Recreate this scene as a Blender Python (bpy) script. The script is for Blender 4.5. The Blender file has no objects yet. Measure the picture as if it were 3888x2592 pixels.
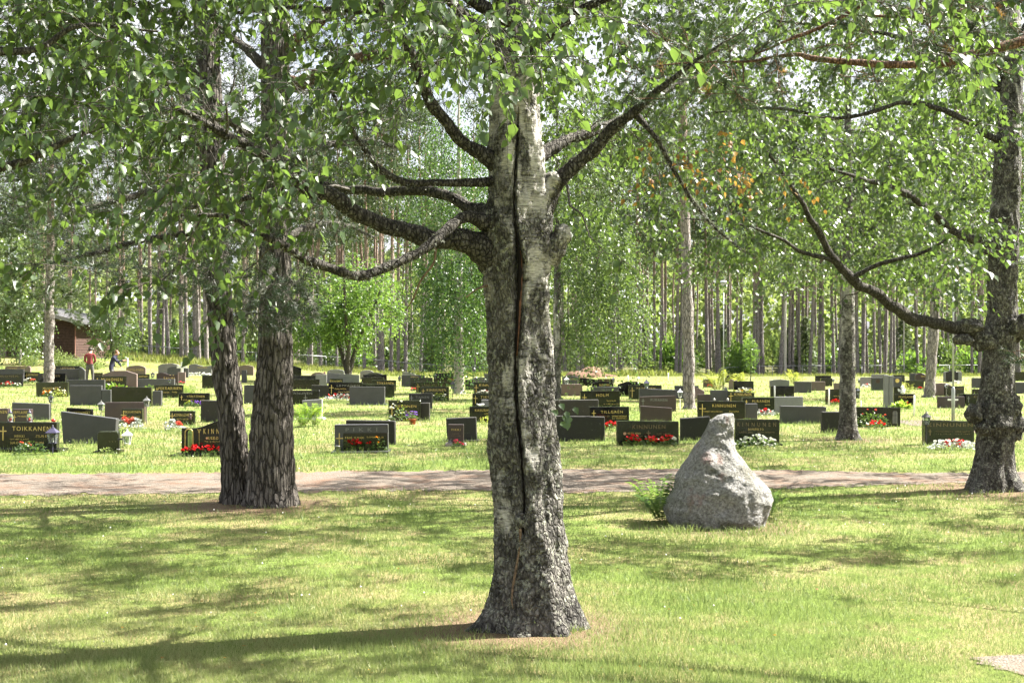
import bpy, bmesh, math, random
import numpy as np
from mathutils import Vector, Matrix, noise

# ------------------------------------------------------------------ camera, world, sun, exposure
SC = bpy.context.scene
C = SC.collection
F, EYE, Y0, CX = 4900.0, 1.65, 1335.0, 1944.0      # focal length in photo pixels, eye height, horizon row, centre column

cam_d = bpy.data.cameras.new('camera')
cam = bpy.data.objects.new('camera', cam_d)
C.objects.link(cam)
cam.location = (0, 0, EYE)
cam.rotation_euler = (math.radians(90), 0, 0)
cam_d.sensor_width = 22.2
cam_d.lens = 22.2 * F / 3888.0
cam_d.shift_y = (Y0 - 1296.0) / 3888.0
cam_d.clip_start = 0.1
cam_d.clip_end = 3000
SC.camera = cam

SUN_EL = math.radians(48)
SUN_AZ = math.radians(71)                           # from +Y towards +X: from the right and a little behind the graves
sun_dir = Vector((math.sin(SUN_AZ) * math.cos(SUN_EL), math.cos(SUN_AZ) * math.cos(SUN_EL), math.sin(SUN_EL)))
wd = bpy.data.worlds.new('World')
SC.world = wd
wd.use_nodes = True
wn = wd.node_tree
wn.nodes.clear()
sky = wn.nodes.new('ShaderNodeTexSky')
sky.sky_type = 'NISHITA'
sky.sun_disc = False
sky.sun_elevation = SUN_EL
sky.sun_rotation = SUN_AZ
sky.air_density = 1.0
sky.dust_density = 5.0
sky.ozone_density = 1.0
bg = wn.nodes.new('ShaderNodeBackground')
bg.inputs['Strength'].default_value = 0.05
wo = wn.nodes.new('ShaderNodeOutputWorld')
# bright broken cloud over the whole sky
wtc = wn.nodes.new('ShaderNodeTexCoord')
wnz = wn.nodes.new('ShaderNodeTexNoise')
wnz.inputs['Scale'].default_value = 3.2
wnz.inputs['Detail'].default_value = 7
wn.links.new(wtc.outputs['Generated'], wnz.inputs['Vector'])
wrp = wn.nodes.new('ShaderNodeValToRGB')
wrp.color_ramp.elements[0].position, wrp.color_ramp.elements[0].color = .36, (.25, .25, .25, 1)
wrp.color_ramp.elements[1].position, wrp.color_ramp.elements[1].color = .56, (1, 1, 1, 1)
wn.links.new(wnz.outputs[0], wrp.inputs[0])
wmx = wn.nodes.new('ShaderNodeMix')
wmx.data_type = 'RGBA'
wmx.inputs[7].default_value = (5.2, 5.3, 5.6, 1)
wn.links.new(wrp.outputs[0], wmx.inputs[0])
wn.links.new(sky.outputs[0], wmx.inputs[6])
wn.links.new(wmx.outputs[2], bg.inputs[0])
wn.links.new(bg.outputs[0], wo.inputs[0])

sl = bpy.data.lights.new('sun', 'SUN')
sl.energy = 5.0
sl.angle = math.radians(0.53)
sl.color = (1.0, 0.95, 0.86)
so = bpy.data.objects.new('sun', sl)
C.objects.link(so)
so.rotation_euler = sun_dir.to_track_quat('Z', 'Y').to_euler()
so.location = (20, 10, 30)

SC.view_settings.view_transform = 'Standard'
SC.view_settings.look = 'None'
SC.view_settings.gamma = 1.0
SC.view_settings.use_curve_mapping = False
SC.view_settings.exposure = 2.5
SC.render.engine = 'CYCLES'
SC.cycles.max_bounces = 5
SC.cycles.diffuse_bounces = 2
SC.cycles.glossy_bounces = 2
SC.cycles.transmission_bounces = 3
SC.cycles.transparent_max_bounces = 8
SC.cycles.use_denoising = True
SC.cycles.use_adaptive_sampling = True
SC.cycles.adaptive_threshold = 0.03
SC.cycles.debug_use_spatial_splits = True

rnd = random.Random(7)
rng = np.random.default_rng(11)

# ------------------------------------------------------------------ ground shape and pixel helpers
def sstep(a, b, t):
    t = min(1.0, max(0.0, (t - a) / (b - a)))
    return t * t * (3 - 2 * t)

_HF = [(-400, 2.1), (0, 2.0), (300, 1.6), (507, 1.13), (800, .8), (1371, .2), (1643, -.3), (2738, -.5), (3888, -.35), (4400, -.3)]

def tz(x, y):
    if y < 50:
        return 0.0
    px = CX + F * x / y
    if px <= _HF[0][0]:
        h = _HF[0][1]
    elif px >= _HF[-1][0]:
        h = _HF[-1][1]
    else:
        for (a, ha), (b, hb) in zip(_HF, _HF[1:]):
            if a <= px <= b:
                h = ha + (hb - ha) * (px - a) / (b - a)
                break
    z = h * (sstep(56, 92, y) if h > 0 else sstep(86, 102, y))
    if y > 110:
        z += (y - 110) * .012
    return z

def P(px, py, d):
    return Vector(((px - CX) / F * d, d, EYE + (Y0 - py) / F * d))

def G(px, py):
    """ground point seen at that pixel"""
    d = 5.0
    while d < 220:
        z = EYE + (Y0 - py) / F * d
        x = (px - CX) / F * d
        if z <= tz(x, d):
            break
        d += 0.04
    return Vector((x, d, tz(x, d)))

# ------------------------------------------------------------------ objects
def link(o, parent=None):
    C.objects.link(o)
    if parent is not None:
        o.parent = parent
    return o

def tag(o, label=None, cat=None, group=None, kind=None):
    if label: o['label'] = label
    if cat: o['category'] = cat
    if group: o['group'] = group
    if kind: o['kind'] = kind
    return o

def empty(name, loc, rz=0.0, parent=None):
    o = bpy.data.objects.new(name, None)
    o.empty_display_size = 0.1
    o.location = loc
    o.rotation_euler = (0, 0, rz)
    return link(o, parent)

def part(name, me, parent=None, mats=None, loc=None):
    if mats is not None:
        me.materials.clear()
        for m in (mats if isinstance(mats, (list, tuple)) else [mats]):
            me.materials.append(m)
    o = bpy.data.objects.new(name, me)
    if loc is not None:
        o.location = loc
    return link(o, parent)

def np_mesh(name, V, faces, smooth=False, mat_idx=None, tint=None):
    """V (n,3), faces (m,k) arrays"""
    V = np.ascontiguousarray(V, dtype=np.float32)
    faces = np.ascontiguousarray(faces, dtype=np.int32)
    me = bpy.data.meshes.new(name)
    me.vertices.add(len(V))
    me.vertices.foreach_set('co', V.ravel())
    m, k = faces.shape
    me.loops.add(m * k)
    me.loops.foreach_set('vertex_index', faces.ravel())
    me.polygons.add(m)
    me.polygons.foreach_set('loop_start', np.arange(0, m * k, k, dtype=np.int32))
    if smooth:
        me.polygons.foreach_set('use_smooth', np.ones(m, dtype=bool))
    if mat_idx is not None:
        me.polygons.foreach_set('material_index', np.ascontiguousarray(mat_idx, dtype=np.int32))
    if tint is not None:
        a = me.attributes.new('tint', 'FLOAT', 'POINT')
        a.data.foreach_set('value', np.ascontiguousarray(tint, dtype=np.float32))
    me.update(calc_edges=True)
    me.validate()
    return me

class MB:
    """collects simple solids into one mesh"""
    def __init__(s):
        s.v, s.f, s.m = [], [], []
    def add(s, vs, fs, mi=0):
        b = len(s.v)
        s.v += [tuple(v) for v in vs]
        for f in fs:
            s.f.append(tuple(i + b for i in f))
            s.m.append(mi)
    def box(s, x0, x1, y0, y1, z0, z1, mi=0):
        s.add([(x0, y0, z0), (x1, y0, z0), (x1, y1, z0), (x0, y1, z0), (x0, y0, z1), (x1, y0, z1), (x1, y1, z1), (x0, y1, z1)],
              [(0, 3, 2, 1), (4, 5, 6, 7), (0, 1, 5, 4), (1, 2, 6, 5), (2, 3, 7, 6), (3, 0, 4, 7)], mi)
    def tube(s, pts, rad, n=8, mi=0, caps=True):
        pts = [Vector(p) for p in pts]
        b = len(s.v)
        up = Vector((0, 0, 1))
        last = None
        for i, p in enumerate(pts):
            a = pts[max(0, i - 1)]
            c = pts[min(len(pts) - 1, i + 1)]
            t = (c - a)
            t = t.normalized() if t.length > 1e-9 else up
            if last is None:
                u = t.orthogonal().normalized()
            else:
                u = (last - t * last.dot(t))
                u = u.normalized() if u.length > 1e-6 else t.orthogonal().normalized()
            last = u
            w = t.cross(u)
            r = rad[i] if hasattr(rad, '__len__') else rad
            for k in range(n):
                an = 2 * math.pi * k / n
                s.v.append(tuple(p + (u * math.cos(an) + w * math.sin(an)) * r))
        for i in range(len(pts) - 1):
            for k in range(n):
                k2 = (k + 1) % n
                s.f.append((b + i * n + k, b + i * n + k2, b + (i + 1) * n + k2, b + (i + 1) * n + k))
                s.m.append(mi)
        if caps:
            s.f.append(tuple(b + k for k in reversed(range(n)))); s.m.append(mi)
            e = b + (len(pts) - 1) * n
            s.f.append(tuple(e + k for k in range(n))); s.m.append(mi)
    def lathe(s, prof, n=12, cx=0, cy=0, mi=0):
        b = len(s.v)
        for (r, z) in prof:
            for k in range(n):
                an = 2 * math.pi * k / n
                s.v.append((cx + r * math.cos(an), cy + r * math.sin(an), z))
        for i in range(len(prof) - 1):
            for k in range(n):
                k2 = (k + 1) % n
                s.f.append((b + i * n + k, b + i * n + k2, b + (i + 1) * n + k2, b + (i + 1) * n + k)); s.m.append(mi)
        s.f.append(tuple(b + k for k in reversed(range(n)))); s.m.append(mi)
        e = b + (len(prof) - 1) * n
        s.f.append(tuple(e + k for k in range(n))); s.m.append(mi)
    def blob(s, c, r, seed=0, rough=.2, n=8, rings=5, mi=0, sq=(1, 1, 1)):
        b = len(s.v)
        c = Vector(c)
        for i in range(rings + 1):
            th = math.pi * i / rings
            for k in range(n):
                ph = 2 * math.pi * k / n
                d = Vector((math.sin(th) * math.cos(ph), math.sin(th) * math.sin(ph), math.cos(th)))
                q = 1 + rough * noise.noise(d * 1.7 + Vector((seed * 3.1, seed, 0)))
                s.v.append(tuple(c + Vector((d.x * sq[0], d.y * sq[1], d.z * sq[2])) * (r * q)))
        for i in range(rings):
            for k in range(n):
                k2 = (k + 1) % n
                s.f.append((b + i * n + k, b + (i + 1) * n + k, b + (i + 1) * n + k2, b + i * n + k2)); s.m.append(mi)
    def mesh(s, name, smooth=False):
        me = bpy.data.meshes.new(name)
        me.from_pydata(s.v, [], s.f)
        me.polygons.foreach_set('material_index', s.m)
        if smooth:
            me.polygons.foreach_set('use_smooth', [True] * len(s.f))
        me.update()
        return me

def smooth_path(pts, n):
    """Catmull-Rom resample of tuples of floats (any width)"""
    pts = [np.array(p, dtype=float) for p in pts]
    pts = [2 * pts[0] - pts[1]] + pts + [2 * pts[-1] - pts[-2]]
    m = len(pts) - 3
    out = []
    for i in range(n):
        t = i / (n - 1) * m
        k = min(int(t), m - 1)
        t -= k
        a, b, c, d = pts[k:k + 4]
        out.append(.5 * ((2 * b) + (c - a) * t + (2 * a - 5 * b + 4 * c - d) * t * t + (3 * b - a - 3 * c + d) * t ** 3))
    return out

def interp(tab, y):
    if y <= tab[0][0]: return tab[0][1:]
    for a, b in zip(tab, tab[1:]):
        if a[0] <= y <= b[0]:
            t = (y - a[0]) / (b[0] - a[0])
            return tuple(p + (q - p) * t for p, q in zip(a[1:], b[1:]))
    return tab[-1][1:]
# ------------------------------------------------------------------ materials
class NT:
    def __init__(s, name):
        s.m = bpy.data.materials.new(name)
        s.m.use_nodes = True
        s.t = s.m.node_tree
        s.b = s.t.nodes['Principled BSDF']
        s.out = s.t.nodes['Material Output']
        s.tc = None
    def n(s, typ, _in=None, **props):
        nd = s.t.nodes.new('ShaderNode' + typ)
        for k, v in props.items():
            setattr(nd, k, v)
        for k, v in (_in or {}).items():
            s.set(nd.inputs[k], v)
        return nd
    def set(s, sock, v):
        if isinstance(v, bpy.types.NodeSocket):
            s.t.links.new(v, sock)
        elif isinstance(v, bpy.types.Node):
            s.t.links.new(v.outputs[0], sock)
        elif isinstance(v, (tuple, list)) and len(v) == 3 and sock.type == 'RGBA':
            sock.default_value = (*v, 1)
        else:
            sock.default_value = v
    def co(s, kind='Object', scale=(1, 1, 1)):
        if s.tc is None:
            s.tc = s.n('TexCoord')
        mp = s.n('Mapping', {'Vector': s.tc.outputs[kind], 'Scale': scale})
        return mp.outputs[0]
    def pos(s, scale=(1, 1, 1)):
        g = s.n('NewGeometry')
        return s.n('Mapping', {'Vector': g.outputs['Position'], 'Scale': scale}).outputs[0]
    def noise(s, vec, scale, detail=4, rough=.55, dist=0.0):
        return s.n('TexNoise', {'Vector': vec, 'Scale': scale, 'Detail': detail, 'Roughness': rough, 'Distortion': dist}).outputs[0]
    def vor(s, vec, scale, feature='F1'):
        nd = s.n('TexVoronoi', {'Vector': vec, 'Scale': scale}, feature=feature)
        return nd.outputs[0]
    def ramp(s, fac, stops, interp='LINEAR'):
        r = s.n('ValToRGB', {'Fac': fac})
        cr = r.color_ramp
        cr.interpolation = interp
        while len(cr.elements) < len(stops):
            cr.elements.new(0.5)
        for e, (p, c) in zip(cr.elements, stops):
            e.position = p
            e.color = (*c, 1) if isinstance(c, (tuple, list)) else (c, c, c, 1)
        return r.outputs[0]
    def mix(s, fac, a, b, mode='MIX'):
        nd = s.n('Mix', data_type='RGBA', blend_type=mode)
        s.set(nd.inputs[0], fac)
        s.set(nd.inputs[6], a)
        s.set(nd.inputs[7], b)
        return nd.outputs[2]
    def math(s, op, a, b=0.0):
        return s.n('Math', {0: a, 1: b}, operation=op).outputs[0]
    def bump(s, h, strength=.5, dist=.01, normal=None):
        ins = {'Height': h, 'Strength': strength, 'Distance': dist}
        if normal is not None: ins['Normal'] = normal
        return s.n('Bump', ins).outputs[0]
    def p(s, **kw):
        names = {'col': 'Base Color', 'rough': 'Roughness', 'spec': 'Specular IOR Level', 'metal': 'Metallic', 'normal': 'Normal',
                 'trans': 'Transmission Weight', 'ior': 'IOR', 'coat': 'Coat Weight', 'alpha': 'Alpha', 'sheen': 'Sheen Weight'}
        for k, v in kw.items():
            s.set(s.b.inputs[names[k]], v)
        return s.m
    def zpos(s):
        g = s.n('NewGeometry')
        return s.n('SeparateXYZ', {0: g.outputs['Position']}).outputs

M = {}

def plain(name, col, rough=.6, spec=.5, metal=0.0, var=.12, scale=25):
    t = NT(name)
    nz = t.noise(t.co(), scale)
    c2 = tuple(c * (1 - 2 * var) for c in col)
    c3 = tuple(min(1, c * (1 + var)) for c in col)
    M[name] = t.p(col=t.ramp(nz, [(.3, c2), (.7, c3)]), rough=rough, spec=spec, metal=metal)
    return M[name]

def leafmat(name, a, b, trans, tf=.45, rough=.38, spec=.5):
    """leaf: glossy upper skin over a translucent blade, tint differs from leaf to leaf"""
    t = NT(name)
    at = t.n('Attribute', attribute_name='tint').outputs['Fac']
    col = t.mix(at, a, b)
    t.p(col=col, rough=rough, spec=spec)
    tr = t.n('BsdfTranslucent', {'Color': t.mix(at, trans, tuple(min(1, c * 1.3) for c in trans))})
    mx = t.n('MixShader', {0: tf, 1: t.b.outputs[0], 2: tr.outputs[0]})
    t.t.links.new(mx.outputs[0], t.out.inputs[0])
    M[name] = t.m
    return t.m

leafmat('birch_leaf', (.020, .042, .016), (.050, .086, .030), (.145, .235, .040), .34, .40, .5)
leafmat('birch_leaf_pale', (.036, .066, .024), (.078, .12, .042), (.13, .20, .040), .36, .38, .5)
leafmat('yellow_leaf', (.20, .085, .025), (.26, .17, .03), (.33, .20, .04), .4, .5, .3)
leafmat('rowan_leaf', (.035, .080, .018), (.085, .145, .03), (.17, .29, .04), .42, .4, .4)
leafmat('dark_leaf', (.022, .055, .018), (.05, .10, .028), (.10, .19, .03), .35, .4, .45)
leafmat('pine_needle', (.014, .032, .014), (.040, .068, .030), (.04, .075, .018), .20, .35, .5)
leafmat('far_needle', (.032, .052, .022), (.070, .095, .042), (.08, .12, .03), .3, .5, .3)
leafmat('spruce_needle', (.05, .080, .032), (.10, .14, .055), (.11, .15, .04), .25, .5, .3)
leafmat('fern_leaf', (.07, .14, .02), (.14, .23, .035), (.30, .44, .05), .5, .4, .4)
leafmat('bush_leaf', (.10, .14, .045), (.17, .21, .075), (.22, .29, .07), .4, .5, .3)
leafmat('plant_leaf', (.022, .055, .016), (.06, .10, .03), (.12, .20, .03), .35, .35, .5)
leafmat('lime_leaf', (.14, .20, .03), (.25, .28, .05), (.38, .42, .07), .45, .45, .3)
leafmat('silver_leaf', (.42, .46, .42), (.62, .65, .60), (.3, .33, .28), .2, .6, .3)
leafmat('grass_blade', (.085, .142, .036), (.31, .29, .155), (.23, .30, .085), .38, .5, .28)
leafmat('meadow_blade', (.075, .11, .02), (.20, .19, .07), (.20, .24, .05), .4, .55, .25)
leafmat('red_petal', (.50, .006, .008), (.62, .015, .018), (.6, .02, .02), .3, .45, .3)
leafmat('pink_petal', (.60, .04, .08), (.70, .10, .16), (.6, .08, .1), .3, .45, .3)
leafmat('coral_petal', (.62, .07, .05), (.72, .16, .10), (.6, .1, .06), .3, .45, .3)
leafmat('white_petal', (.72, .74, .68), (.84, .84, .80), (.6, .6, .5), .3, .45, .3)
leafmat('violet_petal', (.16, .07, .42), (.30, .16, .60), (.25, .1, .5), .3, .45, .3)
leafmat('orange_petal', (.75, .20, .01), (.80, .34, .02), (.7, .3, .02), .3, .45, .3)

# lawn: turf, moss and straw, heath further out
t = NT('lawn')
v = t.pos()
big = t.noise(v, .45, 4, .6)
mid = t.noise(v, 2.6, 5, .65)
fin = t.noise(v, 60, 3, .7)
green = t.ramp(fin, [(.25, (.060, .095, .018)), (.55, (.13, .185, .035)), (.8, (.22, .26, .08))])
straw = t.ramp(fin, [(.25, (.12, .092, .045)), (.55, (.26, .205, .105)), (.8, (.38, .31, .18))])
msk = t.ramp(t.math('ADD', t.math('MULTIPLY', big, .55), t.math('MULTIPLY', mid, .5)), [(.47, 0.0), (.60, .85)])
col = t.mix(msk, green, straw)
xyz = t.zpos()
far = t.ramp(t.math('ADD', t.math('MULTIPLY', t.math('SUBTRACT', xyz[1], 88.0), .06), t.math('MULTIPLY', big, .9)), [(.35, 0.0), (.75, 1.0)])
heath = t.ramp(t.noise(v, 1.2, 6, .7), [(.3, (.045, .05, .02)), (.5, (.10, .105, .04)), (.7, (.19, .165, .08))])
for (tx, ty, tr) in ((.03, 7.72, 1.0), (-2.75, 13.9, 1.3), (5.75, 15.35, 1.5), (2.0, 12.2, .9), (6.3, 24.2, 1.2)):
    ds = t.n('VectorMath', {0: t.n('VectorMath', {0: v, 1: (1, 1, 0)}, operation='MULTIPLY').outputs[0], 1: (tx, ty, 0)}, operation='DISTANCE').outputs['Value']
    lit = t.ramp(t.math('ADD', t.math('DIVIDE', ds, tr), t.math('MULTIPLY', t.math('SUBTRACT', mid, .5), 1.2)), [(.45, .95), (1.0, 0.0)])
    col = t.mix(lit, col, t.ramp(t.noise(v, 90, 3, .8), [(.3, (.045, .030, .018)), (.5, (.14, .095, .058)), (.72, (.27, .20, .13))]))
M['lawn'] = t.p(col=t.mix(far, col, heath), rough=.9, spec=.15, normal=t.bump(fin, .8, .03))

t = NT('gravel')
v = t.pos()
g1 = t.vor(v, 70)
g2 = t.noise(v, 2.2, 5, .6)
col = t.ramp(t.noise(v, 38, 4, .85), [(.28, (.052, .043, .034)), (.5, (.135, .112, .090)), (.72, (.265, .228, .190))])
needles = t.ramp(g2, [(.48, 0.0), (.68, .8)])
col = t.mix(needles, col, t.ramp(t.noise(v, 60, 3, .8), [(.3, (.06, .032, .02)), (.7, (.21, .115, .07))]))
M['gravel'] = t.p(col=col, rough=.95, spec=.2, normal=t.bump(g1, .8, .012))

def stone_mat(name, base, speck, rough, spec, tone=None, bump=.1, lich=0.0, sc=160):
    t = NT(name)
    v = t.co()
    oi = t.n('ObjectInfo').outputs['Random']
    n1 = t.noise(v, sc, 2, .8)
    n2 = t.noise(v, 3.5, 5, .65)
    col = t.ramp(n1, [(.30, tuple(c * .6 for c in base)), (.55, base), (.75, speck)])
    if tone:
        col = t.mix(t.ramp(n2, [(.35, 0.0), (.75, .75)]), col, tone)
    if lich:
        l = t.ramp(t.noise(v, 17, 6, .8), [(.60, 0.0), (.66, lich)])
        col = t.mix(l, col, (.24, .25, .20))
    hv = t.n('HueSaturation', {'Hue': .5, 'Saturation': 1.0, 'Value': t.math('ADD', t.math('MULTIPLY', oi, .5), .75), 'Color': col})
    r = t.ramp(n2, [(.3, max(.03, rough - .06)), (.7, rough + .1)])
    M[name] = t.p(col=hv.outputs[0], rough=r, spec=spec, normal=t.bump(n1, bump, .004))
    return M[name]

stone_mat('black_granite', (.008, .008, .009), (.020, .020, .022), .10, .5, bump=.01)
stone_mat('green_granite', (.012, .014, .009), (.03, .034, .022), .16, .5, tone=(.030, .036, .014), bump=.02)
stone_mat('grey_granite', (.062, .062, .066), (.13, .13, .135), .45, .4, tone=(.035, .036, .036), bump=.15, lich=.35, sc=110)
stone_mat('pale_granite', (.17, .17, .172), (.30, .30, .30), .6, .35, tone=(.11, .11, .11), bump=.15, lich=.3)
stone_mat('brown_granite', (.055, .036, .034), (.12, .085, .08), .35, .45, tone=(.03, .022, .022), bump=.05)
stone_mat('rose_granite', (.17, .125, .11), (.30, .24, .22), .55, .35, tone=(.11, .085, .08), bump=.15)
stone_mat('rough_granite', (.026, .025, .023), (.075, .072, .066), .75, .3, tone=(.030, .032, .020), bump=.6, lich=.7, sc=90)
stone_mat('sawn_granite', (.25, .245, .245), (.42, .41, .41), .7, .35, bump=.3, sc=120)
stone_mat('sawn_brown', (.28, .235, .22), (.45, .39, .37), .7, .35, bump=.3, sc=120)

# the boulder
t = NT('boulder_stone')
v = t.co()
n1 = t.noise(v, 42, 4, .8)
n2 = t.noise(v, 3.2, 6, .65)
n3 = t.noise(v, 14, 6, .7)
col = t.ramp(n1, [(.30, (.083, .081, .077)), (.48, (.24, .235, .225)), (.68, (.45, .443, .43))])
col = t.mix(t.ramp(n2, [(.46, 0.0), (.62, .75)]), col, t.ramp(n1, [(.33, (.04, .04, .027)), (.66, (.18, .175, .125))]))
red = t.ramp(t.noise(t.co('Object', (1.6, 1, .9)), 2.1, 4, .6), [(.58, 0.0), (.68, .8)])
col = t.mix(red, col, t.ramp(n1, [(.3, (.13, .06, .045)), (.7, (.34, .19, .15))]))
M['boulder_stone'] = t.p(col=col, rough=.85, spec=.25, normal=t.bump(n3, 1.0, .05, t.bump(n1, 1.0, .018)))

# birch bark: white paper with dark bands, black rough plates, lichen
def birch_bark(name, dark0, dark1, hi=4.5):
    t = NT(name)
    v = t.co()
    vb = t.co('Object', (2.2, 2.2, 15))
    big = t.noise(t.co('Object', (4.5, 4.5, 2.4)), 1.0, 6, .68, .6)
    band = t.noise(vb, 3.0, 4, .7)
    fine = t.noise(t.co('Object', (9, 9, 60)), 3.0, 3, .7)
    white = t.ramp(fine, [(.25, (.12, .11, .10)), (.5, (.34, .325, .29)), (.75, (.52, .50, .46))])
    white = t.mix(t.ramp(band, [(.55, 0.0), (.66, .85)]), white, (.11, .10, .085))
    nz = t.noise(t.co('Object', (34, 34, 22)), 1.5, 5, .7)
    wv = t.n('VectorMath', {0: t.co('Object', (38, 38, 20)), 1: t.n('VectorMath', {0: t.n('TexNoise', {'Vector': v, 'Scale': 14.0}).outputs[1], 'Scale': 1.6}, operation='SCALE').outputs[0]}, operation='ADD').outputs[0]
    pl = t.ramp(t.vor(wv, 1.0, 'DISTANCE_TO_EDGE'), [(.02, 0.0), (.22, 1.0)])
    rough = t.ramp(nz, [(.32, (.055, .050, .043)), (.50, (.125, .116, .102)), (.68, (.27, .257, .228))])
    rough = t.mix(1.0, rough, t.ramp(pl, [(0, .52), (.6, 1.0)]), 'MULTIPLY')
    patchy = t.ramp(t.noise(t.co('Object', (5, 5, 3.2)), 1.7, 5, .65), [(.38, .30), (.62, 1.15)])
    rough = t.mix(1.0, rough, patchy, 'MULTIPLY')
    lich = t.ramp(t.noise(v, 22, 5, .75), [(.54, 0.0), (.60, .85)])
    rough = t.mix(lich, rough, (.27, .275, .22))
    z = t.zpos()[2]
    # rough black bark climbs from the foot, white paper shows further up
    f = t.math('ADD', t.math('ADD', big, t.math('MULTIPLY', t.math('SUBTRACT', band, .5), .35)), t.math('MULTIPLY', t.math('SUBTRACT', z, dark0), dark1))
    f = t.math('SUBTRACT', f, t.math('MULTIPLY', t.math('MAXIMUM', t.math('SUBTRACT', z, 3.25), 0.0), .30 if dark1 > .04 and dark0 > 0 else 0.0))  # bark turned dark again high up, painting the crown's shade on the stem
    msk = t.ramp(f, [(.47, 0.0), (.56, 1.0)])
    col = t.mix(msk, rough, white)
    h = t.mix(msk, t.math('ADD', t.math('MULTIPLY', pl, .6), t.math('MULTIPLY', nz, .5)), t.ramp(fine, [(0, .70), (1, .85)]))
    M[name] = t.p(col=col, rough=.8, spec=.25, normal=t.bump(h, 1.0, .025))
    return M[name]

birch_bark('birch_bark', 2.5, .05)
birch_bark('gnarled_bark', 7.0, .03)
birch_bark('far_birch_bark', -1.5, .08)

def bark(name, lo, hi, stretch, up=None, upz=(5, 9), bd=.03):
    t = NT(name)
    vv = t.co('Object', stretch)
    n1 = t.noise(vv, 1.0, 5, .7, .4)
    vr = t.vor(t.n('Mapping', {'Vector': vv, 'Scale': (1.3, 1.3, 1.3)}).outputs[0], 1.0, 'DISTANCE_TO_EDGE')
    nf = t.noise(t.co('Object', (40, 40, 25)), 2.0, 3, .7)
    f = t.math('ADD', t.math('MULTIPLY', n1, .7), t.math('MULTIPLY', nf, .3))
    col = t.ramp(f, [(.33, tuple(c * .18 for c in lo)), (.48, lo), (.68, hi)])
    crack = t.ramp(vr, [(.0, 0.0), (.14, 1.0)])
    col = t.mix(crack, tuple(c * .30 for c in lo), col)
    if up:
        z = t.zpos()[2]
        m = t.ramp(t.math('DIVIDE', t.math('SUBTRACT', z, upz[0]), upz[1] - upz[0]), [(0, 0.0), (1, 1.0)])
        col = t.mix(m, col, t.ramp(f, [(.35, tuple(c * .5 for c in up)), (.6, up)]))
    M[name] = t.p(col=col, rough=.9, spec=.2, normal=t.bump(t.math('ADD', crack, n1), .9, bd))
    return M[name]

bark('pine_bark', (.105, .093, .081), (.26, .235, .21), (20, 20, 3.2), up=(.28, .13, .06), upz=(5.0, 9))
bark('far_pine_bark', (.25, .225, .21), (.42, .385, .36), (14, 14, 3.5), up=(.32, .215, .16), upz=(4.5, 13), bd=.02)  # paled so the glare over the far trunks is part of the colour
bark('branch_bark', (.075, .068, .058), (.23, .22, .19), (45, 45, 22), bd=.006)
bark('pine_branch_bark', (.13, .075, .048), (.30, .19, .13), (40, 40, 20), bd=.006)
bark('limb_bark', (.052, .047, .040), (.17, .16, .14), (34, 34, 16), bd=.012)  # toned down so the crown's shade sits in the limb colour
bark('twig_bark', (.10, .090, .078), (.24, .225, .20), (80, 80, 40), bd=.002)
plain('split_wood', (.12, .055, .03), .8, .3, var=.3, scale=30)
plain('crack_dark', (.010, .008, .007), .95, .1)
plain('rope_wood', (.17, .115, .07), .8, .3, var=.4, scale=60)

plain('gold_letter', (.62, .47, .17), .35, .5, metal=.55)
plain('grey_letter', (.22, .22, .21), .6, .4)
plain('dim_letter', (.20, .15, .07), .5, .4)
plain('copper_disc', (.55, .33, .19), .5, .4, metal=.3)
plain('white_paint', (.80, .80, .78), .5, .4, var=.05)
plain('grey_steel', (.36, .38, .41), .5, .4, metal=.35, var=.06, scale=4)
plain('galvanised', (.27, .28, .285), .45, .5, metal=.6)
plain('black_metal', (.018, .018, .022), .4, .5)
plain('violet_metal', (.05, .045, .085), .4, .5)
plain('rust_metal', (.14, .06, .04), .6, .4)
plain('pale_metal', (.15, .15, .145), .5, .4, metal=.2)
plain('terracotta', (.42, .12, .06), .7, .3)
plain('candle_red', (.55, .03, .02), .3, .5)
plain('candle_wax', (.45, .43, .38), .5, .4)
plain('bronze', (.055, .033, .025), .4, .5, metal=.4)
plain('plaster_white', (.70, .70, .68), .7, .3)
plain('soil_mound', (.15, .095, .065), .95, .1, var=.3, scale=8)
plain('dark_soil', (.035, .026, .02), .95, .1, var=.3)
plain('roof_felt', (.07, .07, .075), .85, .3, var=.2, scale=3)
plain('fascia_board', (.22, .21, .20), .7, .3)
plain('plank_brown', (.055, .030, .023), .8, .3, var=.25, scale=6)
plain('door_grey', (.20, .16, .15), .7, .3)
plain('skin', (.52, .30, .22), .55, .4, var=.05)
plain('hair_dark', (.025, .015, .012), .6, .4)
plain('hair_brown', (.14, .07, .035), .6, .4)
plain('red_shirt', (.22, .050, .052), .85, .2, var=.35, scale=28)
plain('grey_trousers', (.11, .105, .10), .85, .2)
plain('navy_jacket', (.022, .024, .045), .8, .25)
plain('shoe_black', (.015, .013, .012), .5, .4)
plain('clover_white', (.80, .80, .76), .7, .2)
plain('fallen_leaf', (.50, .24, .07), .7, .3, var=.3)
plain('dry_stalk', (.33, .27, .14), .8, .2)
t = NT('lamp_glass')
t.p(col=(.55, .60, .60), rough=.05, trans=.9, ior=1.1)
M['lamp_glass'] = t.m
# ------------------------------------------------------------------ ground, paths
def axis(parts):
    out = []
    for a, b, n in parts:
        out += list(np.linspace(a, b, n, endpoint=False))
    return np.array(out + [parts[-1][1]])

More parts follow.
